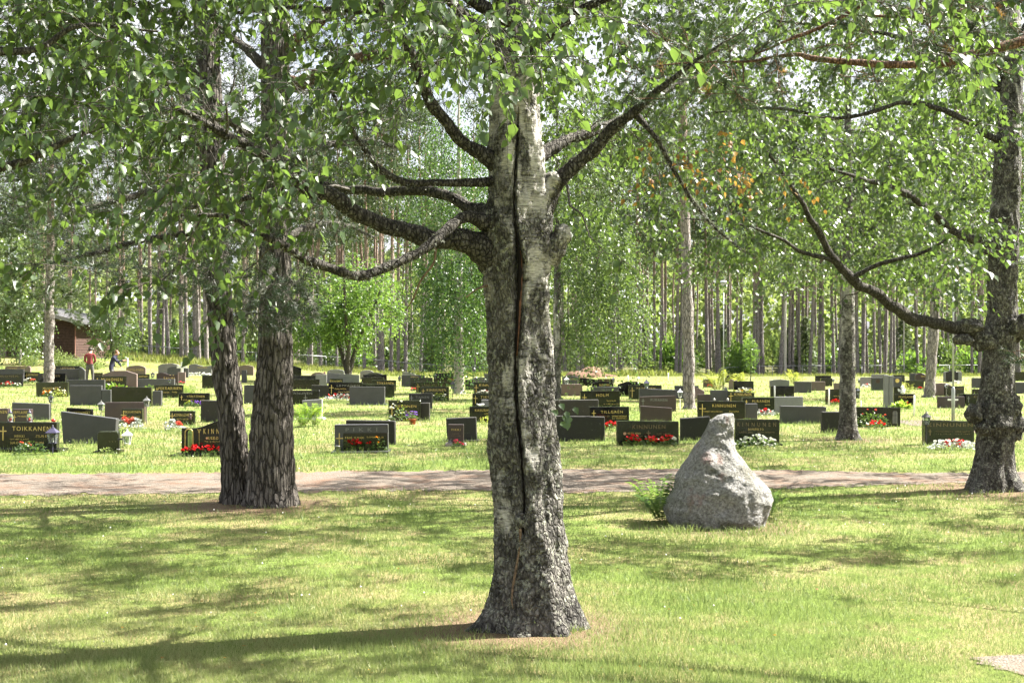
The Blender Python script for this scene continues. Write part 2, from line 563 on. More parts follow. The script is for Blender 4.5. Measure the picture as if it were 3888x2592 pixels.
gx = axis([(-700, -120, 8), (-120, -40, 20), (-40, 40, 80), (40, 120, 20), (120, 700, 8)])
gy = axis([(-60, 0, 6), (0, 50, 25), (50, 120, 56), (120, 260, 28), (260, 1500, 14)])
V = np.array([(x, y, tz(x, y)) for y in gy for x in gx])
nx = len(gx)
Fc = np.array([(j * nx + i, j * nx + i + 1, (j + 1) * nx + i + 1, (j + 1) * nx + i) for j in range(len(gy) - 1) for i in range(nx - 1)])
tag(part('ground', np_mesh('ground', V, Fc, smooth=True), None, M['lawn']), 'sunlit mown lawn with straw patches under the trees', None, None, 'structure')

def strip(name, left, right, n, z, seed, rag=.12, label=None):
    a = smooth_path(left, n)
    b = smooth_path(right, n)
    V, Fc = [], []
    k = 5
    for i in range(n):
        p, q = Vector((*a[i][:2], 0)), Vector((*b[i][:2], 0))
        d = (q - p).normalized()
        p = p + d * rag * (noise.noise(Vector((i * .31 * 160 / n, seed, 0))) + .7 * noise.noise(Vector((i * 1.1 * 160 / n, seed, 5))) + .4 * noise.noise(Vector((i * .8, seed, 7))))
        q = q + d * rag * (noise.noise(Vector((i * .31 * 160 / n, seed, 9))) + .7 * noise.noise(Vector((i * 1.1 * 160 / n, seed, 15))) + .4 * noise.noise(Vector((i * .8, seed, 17))))
        for j in range(k):
            r = p.lerp(q, j / (k - 1))
            V.append((r.x, r.y, z + tz(r.x, r.y)))
    for i in range(n - 1):
        for j in range(k - 1):
            Fc.append((i * k + j, i * k + j + 1, (i + 1) * k + j + 1, (i + 1) * k + j))
    return tag(part(name, np_mesh(name, np.array(V), np.array(Fc)), None, M['gravel']), label, None, None, 'structure')

near = [G(x, y) for x, y in ((-1500, 1905), (-500, 1892), (0, 1884), (600, 1876), (1100, 1868), (1700, 1862), (2200, 1872), (2900, 1856), (3500, 1838), (4200, 1830), (5200, 1822))]
farr = [G(x, y) for x, y in ((-1500, 1812), (-500, 1806), (0, 1800), (600, 1797), (1100, 1793), (1700, 1787), (2200, 1782), (2900, 1784), (3500, 1796), (4200, 1786), (5200, 1780))]
strip('path', near, farr, 700, .006, 2, .30, 'pinkish gravel path crossing the lawn behind the trees')
strip('path', [(8.75, 31.4), (9.2, 27), (9.7, 23), (10.6, 19), (11.6, 17.2)], [(10.1, 31.0), (10.5, 27), (11.0, 23), (12.0, 19), (13.2, 17.2)], 60, .005, 5, .15,
      'narrow gravel side path running behind the gnarled birch')
strip('path', [(2.46, 6.95), (2.62, 6.4), (2.66, 5.6), (2.5, 4)], [(5.2, 7.6), (5.2, 6.6), (5.2, 5.6), (5, 4)], 40, .006, 8, .10, 'bare sandy path corner at the edge of the lawn')
# ------------------------------------------------------------------ tree kit
def unit(a):
    return a / np.maximum(np.linalg.norm(a, axis=-1, keepdims=True), 1e-9)

LEAF = (np.array([(0, 0, 0), (.25, .36, .07), (.58, .27, .06), (1, 0, -.06), (.58, -.27, .06), (.25, -.36, .07)]), np.array([(0, 1, 2, 3), (0, 3, 4, 5)]))
DIAM = (np.array([(0, 0, 0), (.42, .36, .05), (1, 0, 0), (.42, -.36, .05)]), np.array([(0, 1, 2, 3)]))

def leaf_frames(D, Nn):
    D = unit(D)
    W = unit(np.cross(Nn, D))
    return D, W, np.cross(D, W)

def leaf_geo(Pp, D, Nn, S, shape):
    lv, lf = shape
    D, W, N2 = leaf_frames(D, Nn)
    k = len(lv)
    V = Pp[:, None, :] + S[:, None, None] * (D[:, None, :] * lv[None, :, 0, None] + W[:, None, :] * lv[None, :, 1, None] + N2[:, None, :] * lv[None, :, 2, None])
    Fc = (np.arange(len(Pp)) * k)[:, None, None] + lf[None]
    return V.reshape(-1, 3), Fc.reshape(-1, lf.shape[1])

def leaf_mesh(name, Pp, D, Nn, S, shape=LEAF, tint=None):
    V, Fc = leaf_geo(Pp, D, Nn, S, shape)
    if tint is None:
        tint = rng.random(len(Pp))
    return np_mesh(name, V, Fc, tint=np.repeat(tint, len(shape[0])))

def seg_mesh(name, segs, n=4):
    """segs (m,8): p0, p1, r0, r1 -> open prisms in one mesh"""
    s = np.asarray(segs, dtype=float)
    A, B, r0, r1 = s[:, :3], s[:, 3:6], s[:, 6], s[:, 7]
    T = unit(B - A)
    ref = np.where(np.abs(T[:, 2:3]) > .9, np.array([[1., 0, 0]]), np.array([[0, 0, 1.]]))
    U = unit(np.cross(T, ref))
    W = np.cross(T, U)
    an = np.arange(n) * 2 * math.pi / n
    ring = U[:, None, :] * np.cos(an)[None, :, None] + W[:, None, :] * np.sin(an)[None, :, None]
    V = np.concatenate([A[:, None] + ring * r0[:, None, None], B[:, None] + ring * r1[:, None, None]], axis=1)
    f = np.array([(k, (k + 1) % n, n + (k + 1) % n, n + k) for k in range(n)])
    Fc = (np.arange(len(s)) * 2 * n)[:, None, None] + f[None]
    return np_mesh(name, V.reshape(-1, 3), Fc.reshape(-1, 4), smooth=True)

class Grow:
    """thin branches that reach from a skeleton to target points"""
    def __init__(s, R):
        s.R = R
        s.nodes = np.zeros((0, 3))
        s.rad = np.zeros(0)
        s.segs = []
        s.paths = []
    def skeleton(s, pts, rads):
        s.nodes = np.vstack([s.nodes, np.array([tuple(p)[:3] for p in pts])])
        s.rad = np.concatenate([s.rad, np.array(rads)])
    def reach(s, T, k=6, arch=.12, wob=.06, rtip=.0025, maxr=.022, axis=None):
        T = np.asarray(T)
        d0 = np.array([np.min(np.sum((s.nodes - t) ** 2, axis=1)) for t in T])
        for i in np.argsort(d0):
            t = T[i]
            dd = np.sqrt(np.sum((s.nodes - t) ** 2, axis=1))
            cost = dd.copy()
            if axis is not None:       # prefer to leave from wood that lies inward of the target
                inward = np.linalg.norm(s.nodes[:, :2] - axis[:2], axis=1) - np.linalg.norm(t[:2] - axis[:2])
                cost += np.maximum(0, inward + .15) * 1.2
            cost += np.maximum(0, s.nodes[:, 2] - t[2]) * .1
            j = int(np.argmin(cost))
            a = s.nodes[j]
            L = np.linalg.norm(t - a)
            if L < 1e-3: continue
            r0 = min(s.rad[j] * .75, maxr, .0035 + .010 * L)
            c = (a + t) / 2 + np.array([0, 0, arch * L]) + s.R.normal(0, wob, 3) * L
            kk = max(3, min(k, int(L / .12) + 2))
            u = np.linspace(0, 1, kk)[:, None]
            pts = (1 - u) ** 2 * a + 2 * u * (1 - u) * c + u * u * t
            pts[1:-1] += s.R.normal(0, .018 * L + .004, (kk - 2, 3))
            rr = np.linspace(r0, rtip, kk)
            for q in range(kk - 1):
                s.segs.append((*pts[q], *pts[q + 1], rr[q], rr[q + 1]))
            s.nodes = np.vstack([s.nodes, pts[1:]])
            s.rad = np.concatenate([s.rad, rr[1:]])
            s.paths.append(pts)
    def twigs(s, per=5, L=(.15, .42), fwd=.6, side=.7, down=.45, f0=.35):
        st, dr = [], []
        for pts in s.paths:
            n = s.R.integers(max(1, per - 2), per + 3)
            f = f0 + (1 - f0) * s.R.random(n)
            x = f * (len(pts) - 1)
            i = np.minimum(x.astype(int), len(pts) - 2)
            w = (x - i)[:, None]
            st.append(pts[i] * (1 - w) + pts[i + 1] * w)
            dr.append(unit(pts[i + 1] - pts[i]) * fwd)
        st, dr = np.vstack(st), np.vstack(dr)
        dr = unit(dr + s.R.normal(0, side, dr.shape) * np.array([1, 1, .7]) + np.array([0, 0, -down]))
        ln = s.R.uniform(L[0], L[1], len(st))
        return st, dr, ln

def twig_leaves(R, st, dr, ln, spacing=.045, droop=.35, size=(.04, .065), hang=.75, upn=.7):
    n = np.maximum(2, (ln / spacing).astype(int))
    idx = np.repeat(np.arange(len(st)), n)
    first = np.cumsum(n) - n
    f = (np.arange(len(idx)) - first[idx] + .5 + R.uniform(-.2, .2, len(idx))) / n[idx]
    Pp = st[idx] + dr[idx] * (ln[idx] * f)[:, None] - np.array([0, 0, 1]) * (droop * ln[idx] * f * f)[:, None]
    sd = np.where((np.arange(len(idx)) % 2) > 0, 1., -1.)
    side = unit(np.cross(dr[idx], np.array([0, 0, 1.]) + R.normal(0, .3, (len(idx), 3))))
    D = unit(dr[idx] * .45 + side * (sd * .6)[:, None] + np.array([0, 0, -hang]) + R.normal(0, .35, (len(idx), 3)))
    Nn = np.array([0, 0, upn]) + R.normal(0, .6, (len(idx), 3))
    S = R.uniform(size[0], size[1], len(idx))
    return Pp, D, Nn, S

def twig_segs(st, dr, ln, r=.0018, droop=.35):
    mid = st + dr * (ln * .5)[:, None] - np.array([0, 0, 1]) * (droop * ln * .25)[:, None]
    end = st + dr * ln[:, None] - np.array([0, 0, 1]) * (droop * ln)[:, None]
    o = np.ones((len(st), 1))
    return np.vstack([np.hstack([st, mid, o * r, o * r * .8]), np.hstack([mid, end, o * r * .8, o * r * .4])])

def needle_mesh(name, R, tips, ax, K=30, length=(.045, .07), w=.0022, back=.09, spread=(.45, 1.25), tint=None):
    n = len(tips)
    ax = unit(ax)
    idx = np.repeat(np.arange(n), K)
    m = len(idx)
    ref = unit(R.normal(0, 1, (m, 3)))
    per = unit(np.cross(ax[idx], ref))
    th = R.uniform(spread[0], spread[1], m)
    D = ax[idx] * np.cos(th)[:, None] + per * np.sin(th)[:, None]
    base = tips[idx] - ax[idx] * (R.uniform(0, back, m))[:, None]
    L = R.uniform(length[0], length[1], m)
    W = unit(np.cross(D, R.normal(0, 1, (m, 3)))) * (w / 2)
    V = np.stack([base + W, base - W, base + D * L[:, None]], axis=1).reshape(-1, 3)
    Fc = np.arange(m * 3).reshape(-1, 3)
    tn = R.random(n) if tint is None else tint
    return np_mesh(name, V, Fc, tint=np.repeat(np.clip(tn[idx] + R.normal(0, .15, m), 0, 1), 3))

def limb_mesh(pts, n_along, n_around=14, seed=0, rough=.10, lump=0.0):
    """pts: (x,y,z,r) control points -> bark-rough tube mesh and its centre line"""
    q = smooth_path(pts, n_along)
    for i in range(2, n_along - 1):                 # small kinks
        c = Vector(q[i][:3]) * 5.0 + Vector((seed * 1.7, 0, 0))
        k = .55 * min(q[i][3], .05)
        q[i] = np.array([q[i][0] + k * noise.noise(c), q[i][1] + k * noise.noise(c + Vector((7, 0, 0))), q[i][2] + k * 1.3 * noise.noise(c + Vector((0, 9, 0))), q[i][3] * (1 + .18 * noise.noise(c * 2.3))])
    mb = MB()
    mb.tube([p[:3] for p in q], [max(.002, p[3]) for p in q], n_around)
    V = []
    for i, v in enumerate(mb.v):
        ring = min(i // n_around, n_along - 1)
        c = Vector(q[ring][:3])
        r = q[ring][3]
        d = Vector(v) - c
        s = 1 + rough * noise.noise(Vector(v) * (2.2 / max(r, .02) * .3) + Vector((seed, 0, 0))) + lump * noise.noise(Vector(v) * 4 + Vector((0, seed, 0)))
        V.append(tuple(c + d * s))
    mb.v = V
    return mb.mesh('limb', smooth=True), q

def outline_trunk(name, tab, d0, n_around, step, disp, front=None, top=None, lean_y=0.0):
    """trunk built from rows (photo row, left, right) at the tree's own distance; extended upwards by top = [(z, x, y, r)]
    disp(z, ang, r) -> radial offset in metres; returns mesh and centre line (x,y,z,r)"""
    tab = sorted(tab)
    y_lo, y_hi = tab[-1][0], tab[0][0]
    ztop = EYE + (Y0 - y_hi) / F * d0
    zbot = -.06
    n = int((ztop - zbot) / step)
    line = []
    for i in range(n + 1):
        z = zbot + (ztop - zbot) * i / n
        row = Y0 - (z - EYE) * F / d0
        l, r = interp(tab, row)
        line.append((((l + r) / 2 - CX) / F * d0, d0 + lean_y * z, z, (r - l) / 2 / F * d0))
    if top:
        ext = smooth_path([line[-1]] + [(x, y, z, r) for (z, x, y, r) in top], 60)
        line += [tuple(e) for e in ext[1:]]
    V, Fc = [], []
    for (x, y, z, r) in line:
        for k in range(n_around):
            an = 2 * math.pi * k / n_around
            rr = r + disp(x, z, an, r)
            V.append((x + rr * math.cos(an), y + rr * math.sin(an), z))
    m = len(line)
    for i in range(m - 1):
        for k in range(n_around):
            k2 = (k + 1) % n_around
            Fc.append((i * n_around + k, i * n_around + k2, (i + 1) * n_around + k2, (i + 1) * n_around + k))
    return np_mesh(name, np.array(V), np.array(Fc), smooth=True), line

def inside(R, n, fn, box):
    """random points in a box accepted by fn(x,y,z)"""
    out = []
    while len(out) < n:
        p = R.uniform(box[0], box[1])
        if fn(*p): out.append(p)
    return np.array(out)

def rowcol(x, y, z):
    return CX + F * x / y, Y0 - (z - EYE) * F / y
# ------------------------------------------------------------------ the split birch in front
def px4(l):
    return [(*P(a, b, d), r) for (a, b, d, r) in l]

CRACK = [(380, 1968, 0), (440, 1968, .004), (545, 1964, .007), (640, 1956, .008), (740, 1951, .008), (850, 1956, .010), (930, 1966, .014), (1000, 1974, .026), (1100, 1972, .028), (1250, 1964, .022),
         (1350, 1957, .014), (1500, 1957, .012), (1620, 1966, .012), (1700, 1978, .011), (1800, 1984, .010), (1900, 1992, .008), (1980, 1985, .004), (2040, 1984, 0)]
D_B = 7.75
ROOTS = ((3.35, .17, .30, .09), (4.35, .05, .25, .12), (5.35, .06, .30, .10), (6.05, .08, .30, .12), (.9, .15, .4, .12), (2.2, .14, .4, .12))

def birch_disp(x, z, an, r):
    ca, sa = math.cos(an), math.sin(an)
    v = Vector((x + r * ca, r * sa, z))
    o = .014 * noise.noise(v * 5) + .016 * noise.noise(Vector((v.x * 24, v.y * 24, v.z * 9))) + .007 * noise.noise(v * 60)
    if z < .55:                                  # root flare in lobes
        for (a0, am, wd, hh) in ROOTS:
            da = (an - a0 + math.pi) % (2 * math.pi) - math.pi
            o += am * math.exp(-max(z, 0) / hh) * math.exp(-(da / wd) ** 2)
        o += .02 * math.exp(-max(z, 0) / .3) * math.cos(7 * an)
    o += .012 * math.cos(5 * an + z * 1.3) * (1 if z < 3 else .6)      # fluted sides
    if sa < -.25 and r > .05:
        row = Y0 - (z - EYE) * F / (D_B - .18)
        c, w = interp(CRACK, row)
        if w > 0:
            dx = abs(x + r * ca - (c - CX) / F * (D_B - .18))
            if dx < w * 1.5:
                o -= .06 * (1 - (dx / (w * 1.5)) ** 2)
            elif dx < w * 3.2:
                o += .010 * (1 - (dx - w * 1.5) / (w * 1.7))
    return o

tab = [(0, 1888, 2012), (100, 1886, 2020), (300, 1876, 2045), (400, 1868, 2050), (560, 1861, 2065), (650, 1858, 2078), (750, 1860, 2095), (850, 1846, 2100), (950, 1836, 2100), (1000, 1838, 2095),
       (1060, 1845, 2088), (1150, 1858, 2085), (1300, 1860, 2095), (1500, 1858, 2105), (1600, 1858, 2110), (1700, 1858, 2120), (1800, 1864, 2122), (1900, 1873, 2126), (2000, 1879, 2138), (2100, 1881, 2146),
       (2200, 1876, 2156), (2270, 1868, 2168), (2330, 1860, 2178), (2380, 1856, 2184), (2420, 1855, 2186)]
birch = tag(empty('birch_tree', (0, 0, 0)), 'thick old birch with a long split down its pale trunk', 'tree')
me, bline = outline_trunk('trunk', tab, D_B, 128, .0125, birch_disp, top=[(4.6, .0, 7.8, .09), (6, .10, 7.9, .07), (7.5, -.05, 7.9, .045), (9.2, .05, 8, .012)])
b_trunk = part('trunk', me, birch, M['birch_bark'])
# bare wood standing in the crack
mb = MB()
pts = []
for row in range(950, 1900, 40):
    c, w = interp(CRACK, row)
    z = EYE + (Y0 - row) / F * (D_B - .18)
    pts.append((((c + 6 - CX) / F * (D_B - .18)), D_B - .172, z, max(.003, w * .28)))
mb.tube([p[:3] for p in pts[:11]], [p[3] for p in pts[:11]], 8)
part('split_wood', mb.mesh('split_wood', True), b_trunk, M['split_wood'])
mb = MB()                                       # black inlay painting the shade in the gap, just inside the bark's lips
pts = []
for row in range(400, 2030, 12):
    c, w = interp(CRACK, row)
    z = EYE + (Y0 - row) / F * (D_B - .18)
    bx, by, bz, br = min(bline, key=lambda q: abs(q[2] - z))
    xc = (c - CX) / F * (D_B - .18)
    yf = by - math.sqrt(max(.0004, br * br - (xc - bx) ** 2))
    pts.append((xc + .006 * noise.noise(Vector((0, 0, z * 22))), yf + .014, z, max(.0015, w * (.46 + .3 * noise.noise(Vector((3, 0, z * 14)))))))
mb.tube([p[:3] for p in pts], [p[3] for p in pts], 8)
part('crack_shade', mb.mesh('crack_shade', True), b_trunk, M['crack_dark'])
# knot with a healed strip below it
mb = MB()
mb.blob(P(1979, 1975, 7.565), .042, 3, .3, 14, 9, sq=(1, .8, 1.1))
part('burl', mb.mesh('burl', True), b_trunk, M['gnarled_bark'])
mb = MB()
st = smooth_path([(1976, 2005, 7.56, .010), (1974, 2060, 7.557, .007), (1966, 2120, 7.556, .006), (1957, 2170, 7.552, .008), (1947, 2230, 7.546, .007), (1943, 2280, 7.535, .005), (1950, 2310, 7.52, .002)], 26)
mb.tube([P(*s[:3]) for s in st], [s[3] for s in st], 8)
part('bark_ridge', mb.mesh('bark_ridge', True), b_trunk, M['rope_wood'])
# stubs
for l, e in (([(2060, 730, 7.72, .075), (2095, 700, 7.70, .06), (2112, 680, 7.69, .048), (2118, 668, 7.69, .03)], 0), ([(2070, 980, 7.72, .085), (2110, 930, 7.70, .07), (2136, 890, 7.69, .055), (2142, 880, 7.69, .03)], 1)):
    lm, q = limb_mesh(px4(l), 18, 18, 5 + e, .25)
    part('branch_stub', lm, b_trunk, M['birch_bark'])
B_LIMBS = [
    [(1900, 990, 7.78, .14), (1850, 955, 7.75, .125), (1800, 930, 7.72, .088), (1740, 912, 7.68, .066), (1690, 903, 7.65, .058), (1560, 890, 7.6, .052), (1450, 850, 7.5, .05), (1340, 790, 7.4, .048), (1230, 740, 7.3, .045), (1120, 680, 7.2, .040), (1000, 600, 7.0, .034), (900, 540, 6.9, .028), (780, 470, 6.8, .02), (650, 400, 6.7, .012)],
    [(1900, 870, 7.75, .10), (1850, 815, 7.78, .075), (1800, 785, 7.85, .046), (1720, 745, 7.95, .036), (1600, 725, 8.1, .032), (1450, 725, 8.3, .03), (1300, 720, 8.5, .028), (1150, 690, 8.7, .024), (950, 750, 9, .018), (700, 790, 9.2, .012)],
    [(1850, 850, 7.7, .05), (1770, 828, 7.55, .034), (1680, 890, 7.4, .030), (1560, 970, 7.3, .028), (1440, 1030, 7.2, .028), (1340, 1040, 7.1, .027), (1200, 1000, 7.0, .025), (1100, 940, 6.9, .022), (1000, 890, 6.8, .018), (850, 820, 6.7, .012), (650, 820, 6.6, .006)],
    [(1890, 678, 7.75, .035), (1700, 697, 7.6, .022), (1540, 690, 7.5, .02), (1450, 650, 7.4, .02), (1400, 580, 7.35, .016), (1330, 480, 7.3, .012), (1250, 330, 7.2, .007)],
    [(1900, 640, 7.75, .06), (1800, 565, 7.7, .042), (1710, 490, 7.6, .038), (1620, 350, 7.5, .034), (1560, 200, 7.4, .03), (1450, 20, 7.3, .025), (1300, -250, 7.2, .015)],
    [(2060, 790, 7.75, .07), (2130, 700, 7.75, .052), (2200, 622, 7.75, .045), (2270, 560, 7.7, .04), (2340, 470, 7.65, .034), (2420, 410, 7.6, .026), (2520, 330, 7.5, .019), (2620, 250, 7.4, .013), (2750, 160, 7.3, .006)],
    [(2410, 436, 7.62, .02), (2500, 540, 7.6, .014), (2600, 720, 7.7, .011), (2700, 850, 7.8, .008), (2830, 960, 7.9, .004)],
    [(2040, 600, 7.75, .05), (2150, 530, 7.9, .034), (2280, 490, 8.1, .03), (2420, 420, 8.4, .024), (2600, 300, 8.7, .015)],
    [(1950, 330, 7.8, .05), (1860, 180, 7.5, .032), (1760, 60, 7.2, .026), (1600, -80, 6.8, .018), (1400, -200, 6.5, .01)],
    [(1950, 300, 7.8, .05), (2080, 150, 7.6, .032), (2250, 20, 7.4, .026), (2450, -60, 7.1, .018), (2700, -150, 6.9, .01)],
    [(1950, 250, 7.8, .05), (1800, 120, 8.2, .03), (1500, 60, 8.7, .024), (1150, 30, 9.1, .016), (800, 60, 9.5, .01)],
    [(1950, 200, 7.8, .05), (1900, 0, 7.3, .034), (1750, -200, 6.6, .024), (1500, -380, 6.0, .014)],
    [(1940, 100, 7.8, .05), (1700, -60, 7.6, .034), (1350, -150, 7.3, .026), (900, -180, 7.0, .018), (450, -150, 6.8, .01)],
    [(1950, 60, 7.8, .05), (2200, -150, 8.1, .03), (2500, -250, 8.5, .02), (2900, -300, 8.9, .01)],
    [(1940, -100, 7.8, .05), (1700, -350, 8.4, .03), (1300, -500, 9.0, .02), (800, -550, 9.6, .01)],
    [(1930, -200, 7.8, .05), (1500, -420, 7.4, .03), (1000, -520, 7.0, .02), (500, -500, 6.7, .01)],
    [(1930, -300, 7.85, .045), (2000, -600, 7.2, .03), (2200, -900, 6.5, .012)],
    [(1930, -500, 7.85, .045), (1600, -900, 7.6, .025), (1200, -1200, 7.4, .01)],
    [(1930, -600, 7.85, .045), (2300, -1000, 8.0, .025), (2700, -1200, 8.3, .01)],
]
grow = Grow(np.random.default_rng(3))
LICH = []
for i, l in enumerate(B_LIMBS):
    lm, q = limb_mesh(px4(l), 70, 14 if i < 10 else 8, i * 3.3, .16, .10)
    part('limb', lm, birch, M['limb_bark'])
    grow.skeleton([p[:3] for p in q[10:]], [p[3] for p in q[10:]])
    LICH += [p for p in q[14:] if rnd.random() < .8]
# dead brown twigs hanging off the low limb
for l in ([(1655, 945, 7.52, .009), (1645, 1000, 7.5, .008), (1600, 1060, 7.5, .007), (1570, 1130, 7.5, .005), (1545, 1172, 7.5, .003)],
          [(1850, 1085, 7.62, .008), (1810, 1098, 7.5, .006), (1770, 1128, 7.45, .004)]):
    lm, q = limb_mesh(px4(l), 16, 7, 2, .2)
    part('dead_twig', lm, birch, M['rope_wood'])

ENV_B = [(-700, 1180), (-300, 1150), (0, 1130), (150, 1060), (300, 1100), (420, 1215), (500, 1150), (650, 1070), (750, 1090), (820, 1320), (880, 1270), (950, 1060), (1000, 960), (1150, 880), (1300, 900), (1500, 800), (1650, 760),
         (1780, 620), (1850, 540), (2000, 500), (2100, 620), (2250, 670), (2350, 600), (2500, 560), (2650, 620), (2800, 560), (3000, 480), (3300, 380), (3700, 200), (4500, -200)]
def in_birch(x, y, z):
    h = math.hypot(x, y - 7.75)
    if h > 4.3 or h < .35 or z < 1.9: return False
    if z > 6 and h > 4.3 - (z - 6) * .9: return False
    c, r = rowcol(x, y, z)
    e = interp(ENV_B, c)[0] - (270 if c < 700 else 200 if c < 1000 else 60 if c < 1800 else 0)
    if c < 900 and r > 500 and rnd.random() < .35: return False
    if r > e: return False
    if y < 5.0: return False
    if 1700 < c < 2300 and r > 350 and y < 7.5 and rnd.random() < .80: return False
    if c > 2250 and rnd.random() < .72: return False
    if 1050 < c < 1800 and r > 420 and rnd.random() < .70: return False
    if 850 < c < 1750 and r > 150 and rnd.random() < .25: return False
    if x > .6 and z > 3.7:
        q = Vector((x - .3, y - 7.7, z - 1.0)); q -= sun_dir * q.dot(sun_dir)
        if math.hypot(q.x, q.y) < .45 or x - z * sun_dir.x / sun_dir.z > -.35: return False
    if x > -.6 and r < -150 and rnd.random() < .5: return False
    return True
T = inside(grow.R, 500, in_birch, ((-4.4, 4.6, 1.9), (4.3, 12.0, 9.2)))
T = np.vstack([T] + [T + grow.R.normal(0, .14, T.shape) * np.array([1.3, 1.3, .7]) for _ in range(4)])
low = np.array([tuple(P(a, b, d)) for a, b, d in ((830, 1240, 6.9), (850, 1130, 6.9), (420, 1080, 6.6), (480, 1100, 6.6), (620, 1060, 6.7), (900, 1080, 7.0),
                                                    (60, 1000, 6.3), (240, 1010, 6.4), (2380, 1000, 7.4), (2300, 960, 7.4), (2150, 1560, 7.4), (2160, 1590, 7.4))])
grow.reach(np.vstack([T, low[:-2]]), arch=.16, wob=.08, axis=np.array([0, 7.75]))
st, dr, ln = grow.twigs(5, (.10, .32), .7, .7, .30)
tw = twig_segs(st, dr, ln, .0022, .4)
lf = grow.R.random(len(st)) < .80                # some twigs are bare
Pp, D, Nn, S = twig_leaves(grow.R, st[lf], dr[lf], ln[lf], .034, .35, (.036, .070))
part('twigs', seg_mesh('twigs', np.vstack([np.array(grow.segs), tw]), 4), birch, M['twig_bark'])['kind'] = 'stuff'
# sucker shoots beside the stem
sp = np.array([tuple(P(a, b, 7.55)) for a, b in ((2128, 1530), (2140, 1575), (2165, 1580), (2130, 1600), (2180, 1545), (2150, 1560), (2120, 1570), (2155, 1600))])
# the nearest leaves singly, the rest of the crown as one mass
c_, r_ = CX + F * Pp[:, 0] / Pp[:, 1], Y0 - (Pp[:, 2] - EYE) * F / Pp[:, 1]
vis = (c_ > 0) & (c_ < 3888) & (r_ > 0)
order = np.argsort(np.where(vis, Pp[:, 1] - S * 20, 1e6))[:292]
keep = np.ones(len(Pp), bool); keep[order] = False
part('crown', leaf_mesh('crown', Pp[keep], D[keep], Nn[keep], S[keep]), birch, M['birch_leaf'])['kind'] = 'stuff'
lms = []
for k in range(4):
    m_ = np_mesh('leaf', LEAF[0], LEAF[1], tint=np.full(6, .15 + k * .25))
    m_.materials.append(M['birch_leaf'])
    lms.append(m_)
Df, Wf, Nf = leaf_frames(D, Nn)
for k, i in enumerate(order):
    o = bpy.data.objects.new('leaf', lms[k % 4])
    mt = Matrix.Identity(4)
    for a in range(3):
        mt[a][0], mt[a][1], mt[a][2], mt[a][3] = Df[i][a] * S[i], Wf[i][a] * S[i], Nf[i][a] * S[i], Pp[i][a]
    link(o, birch)
    o.matrix_world = mt
for k, p in enumerate(sp):
    o = bpy.data.objects.new('leaf', lms[k % 4])
    link(o, birch)
    d = unit(np.array([rnd.uniform(-.5, .8), -.3, rnd.uniform(-.9, .2)])); w = unit(np.cross([.2, -1, .3], d)); n = np.cross(d, w)
    mt = Matrix.Identity(4)
    for a in range(3):
        mt[a][0], mt[a][1], mt[a][2], mt[a][3] = d[a] * .055, w[a] * .055, n[a] * .055, p[a]
    o.matrix_world = mt
mb = MB()
mb.tube([P(2095, 1480, 7.6), P(2128, 1530, 7.55), P(2130, 1600, 7.55)], .002, 4)
mb.tube([P(2100, 1560, 7.6), P(2140, 1575, 7.55), P(2180, 1545, 7.55)], .002, 4)
part('sucker_shoot', mb.mesh('sucker_shoot'), birch, M['twig_bark'])

# grey beard lichen on the old limbs
def lichen(parent, pts, n, R, size=.02):
    pts = np.array([tuple(p)[:4] for p in pts])
    i = R.integers(0, len(pts), n)
    u = unit(R.normal(0, 1, (n, 3)))
    base = pts[i, :3] + u * pts[i, 3:4] * 1.0
    d = unit(u + R.normal(0, .6, (n, 3)) + np.array([0, 0, -.4]))
    w = unit(np.cross(d, R.normal(0, 1, (n, 3)))) * size * .25
    L = R.uniform(.4, 1.3, n)[:, None] * size
    V = np.stack([base + w, base - w, base + d * L], axis=1).reshape(-1, 3)
    o = part('lichen', np_mesh('lichen', V, np.arange(n * 3).reshape(-1, 3), tint=np.repeat(R.random(n), 3)), parent, M['lichen'])
    o['kind'] = 'stuff'
leafmat('lichen', (.14, .15, .12), (.26, .27, .23), (.15, .16, .12), .25, .9, .1)
lichen(birch, LICH, 9000, grow.R, .022)

# ------------------------------------------------------------------ birch just outside the picture whose bough hangs into the upper corner
bl = tag(empty('birch_tree', (0, 0, 0)), 'dark birch bough reaching in from beyond the edge beside the twin pine', 'tree')
mb = MB()
lp = smooth_path([(-5.1, 6.6, -.05, .20), (-5.05, 6.65, .3, .15), (-5.0, 6.7, 2.2, .13), (-5.1, 6.8, 4.4, .10), (-5.0, 6.8, 7, .05), (-4.9, 6.8, 9, .01)], 40)
mb.tube([p[:3] for p in lp], [p[3] for p in lp], 20)
part('trunk', mb.mesh('trunk', True), bl, M['birch_bark'])
g2 = Grow(np.random.default_rng(5))
for i, l in enumerate(([(-5.05, 6.75, 2.3, .06), (-3.6, 6.6, 2.35, .035), (*P(0, 640, 6.5), .022), (*P(130, 600, 6.5), .019), (*P(270, 530, 6.5), .016), (*P(420, 470, 6.5), .010), (*P(600, 430, 6.5), .005)],
                       [(-5.05, 6.75, 3.2, .06), (-3.8, 6.5, 3.4, .035), (*P(0, 200, 6.4), .02), (*P(300, 100, 6.4), .012), (*P(600, 120, 6.4), .005)],
                       [(-5.05, 6.75, 4.0, .05), (-4.0, 6.0, 4.3, .03), (-2.8, 5.6, 4.2, .01)])):
    lm, q = limb_mesh(l, 50, 12, 40 + i, .15)
    part('limb', lm, bl, M['branch_bark'])
    g2.skeleton([p[:3] for p in q[15:]], [p[3] for p in q[15:]])
def in_bl(x, y, z):
    c, r = rowcol(x, y, z)
    if c < 0: return z > 2 and rnd.random() < .3
    return r < 520 + 60 * math.sin(c * .02) and c < 620 and rnd.random() < 1 - c / 700
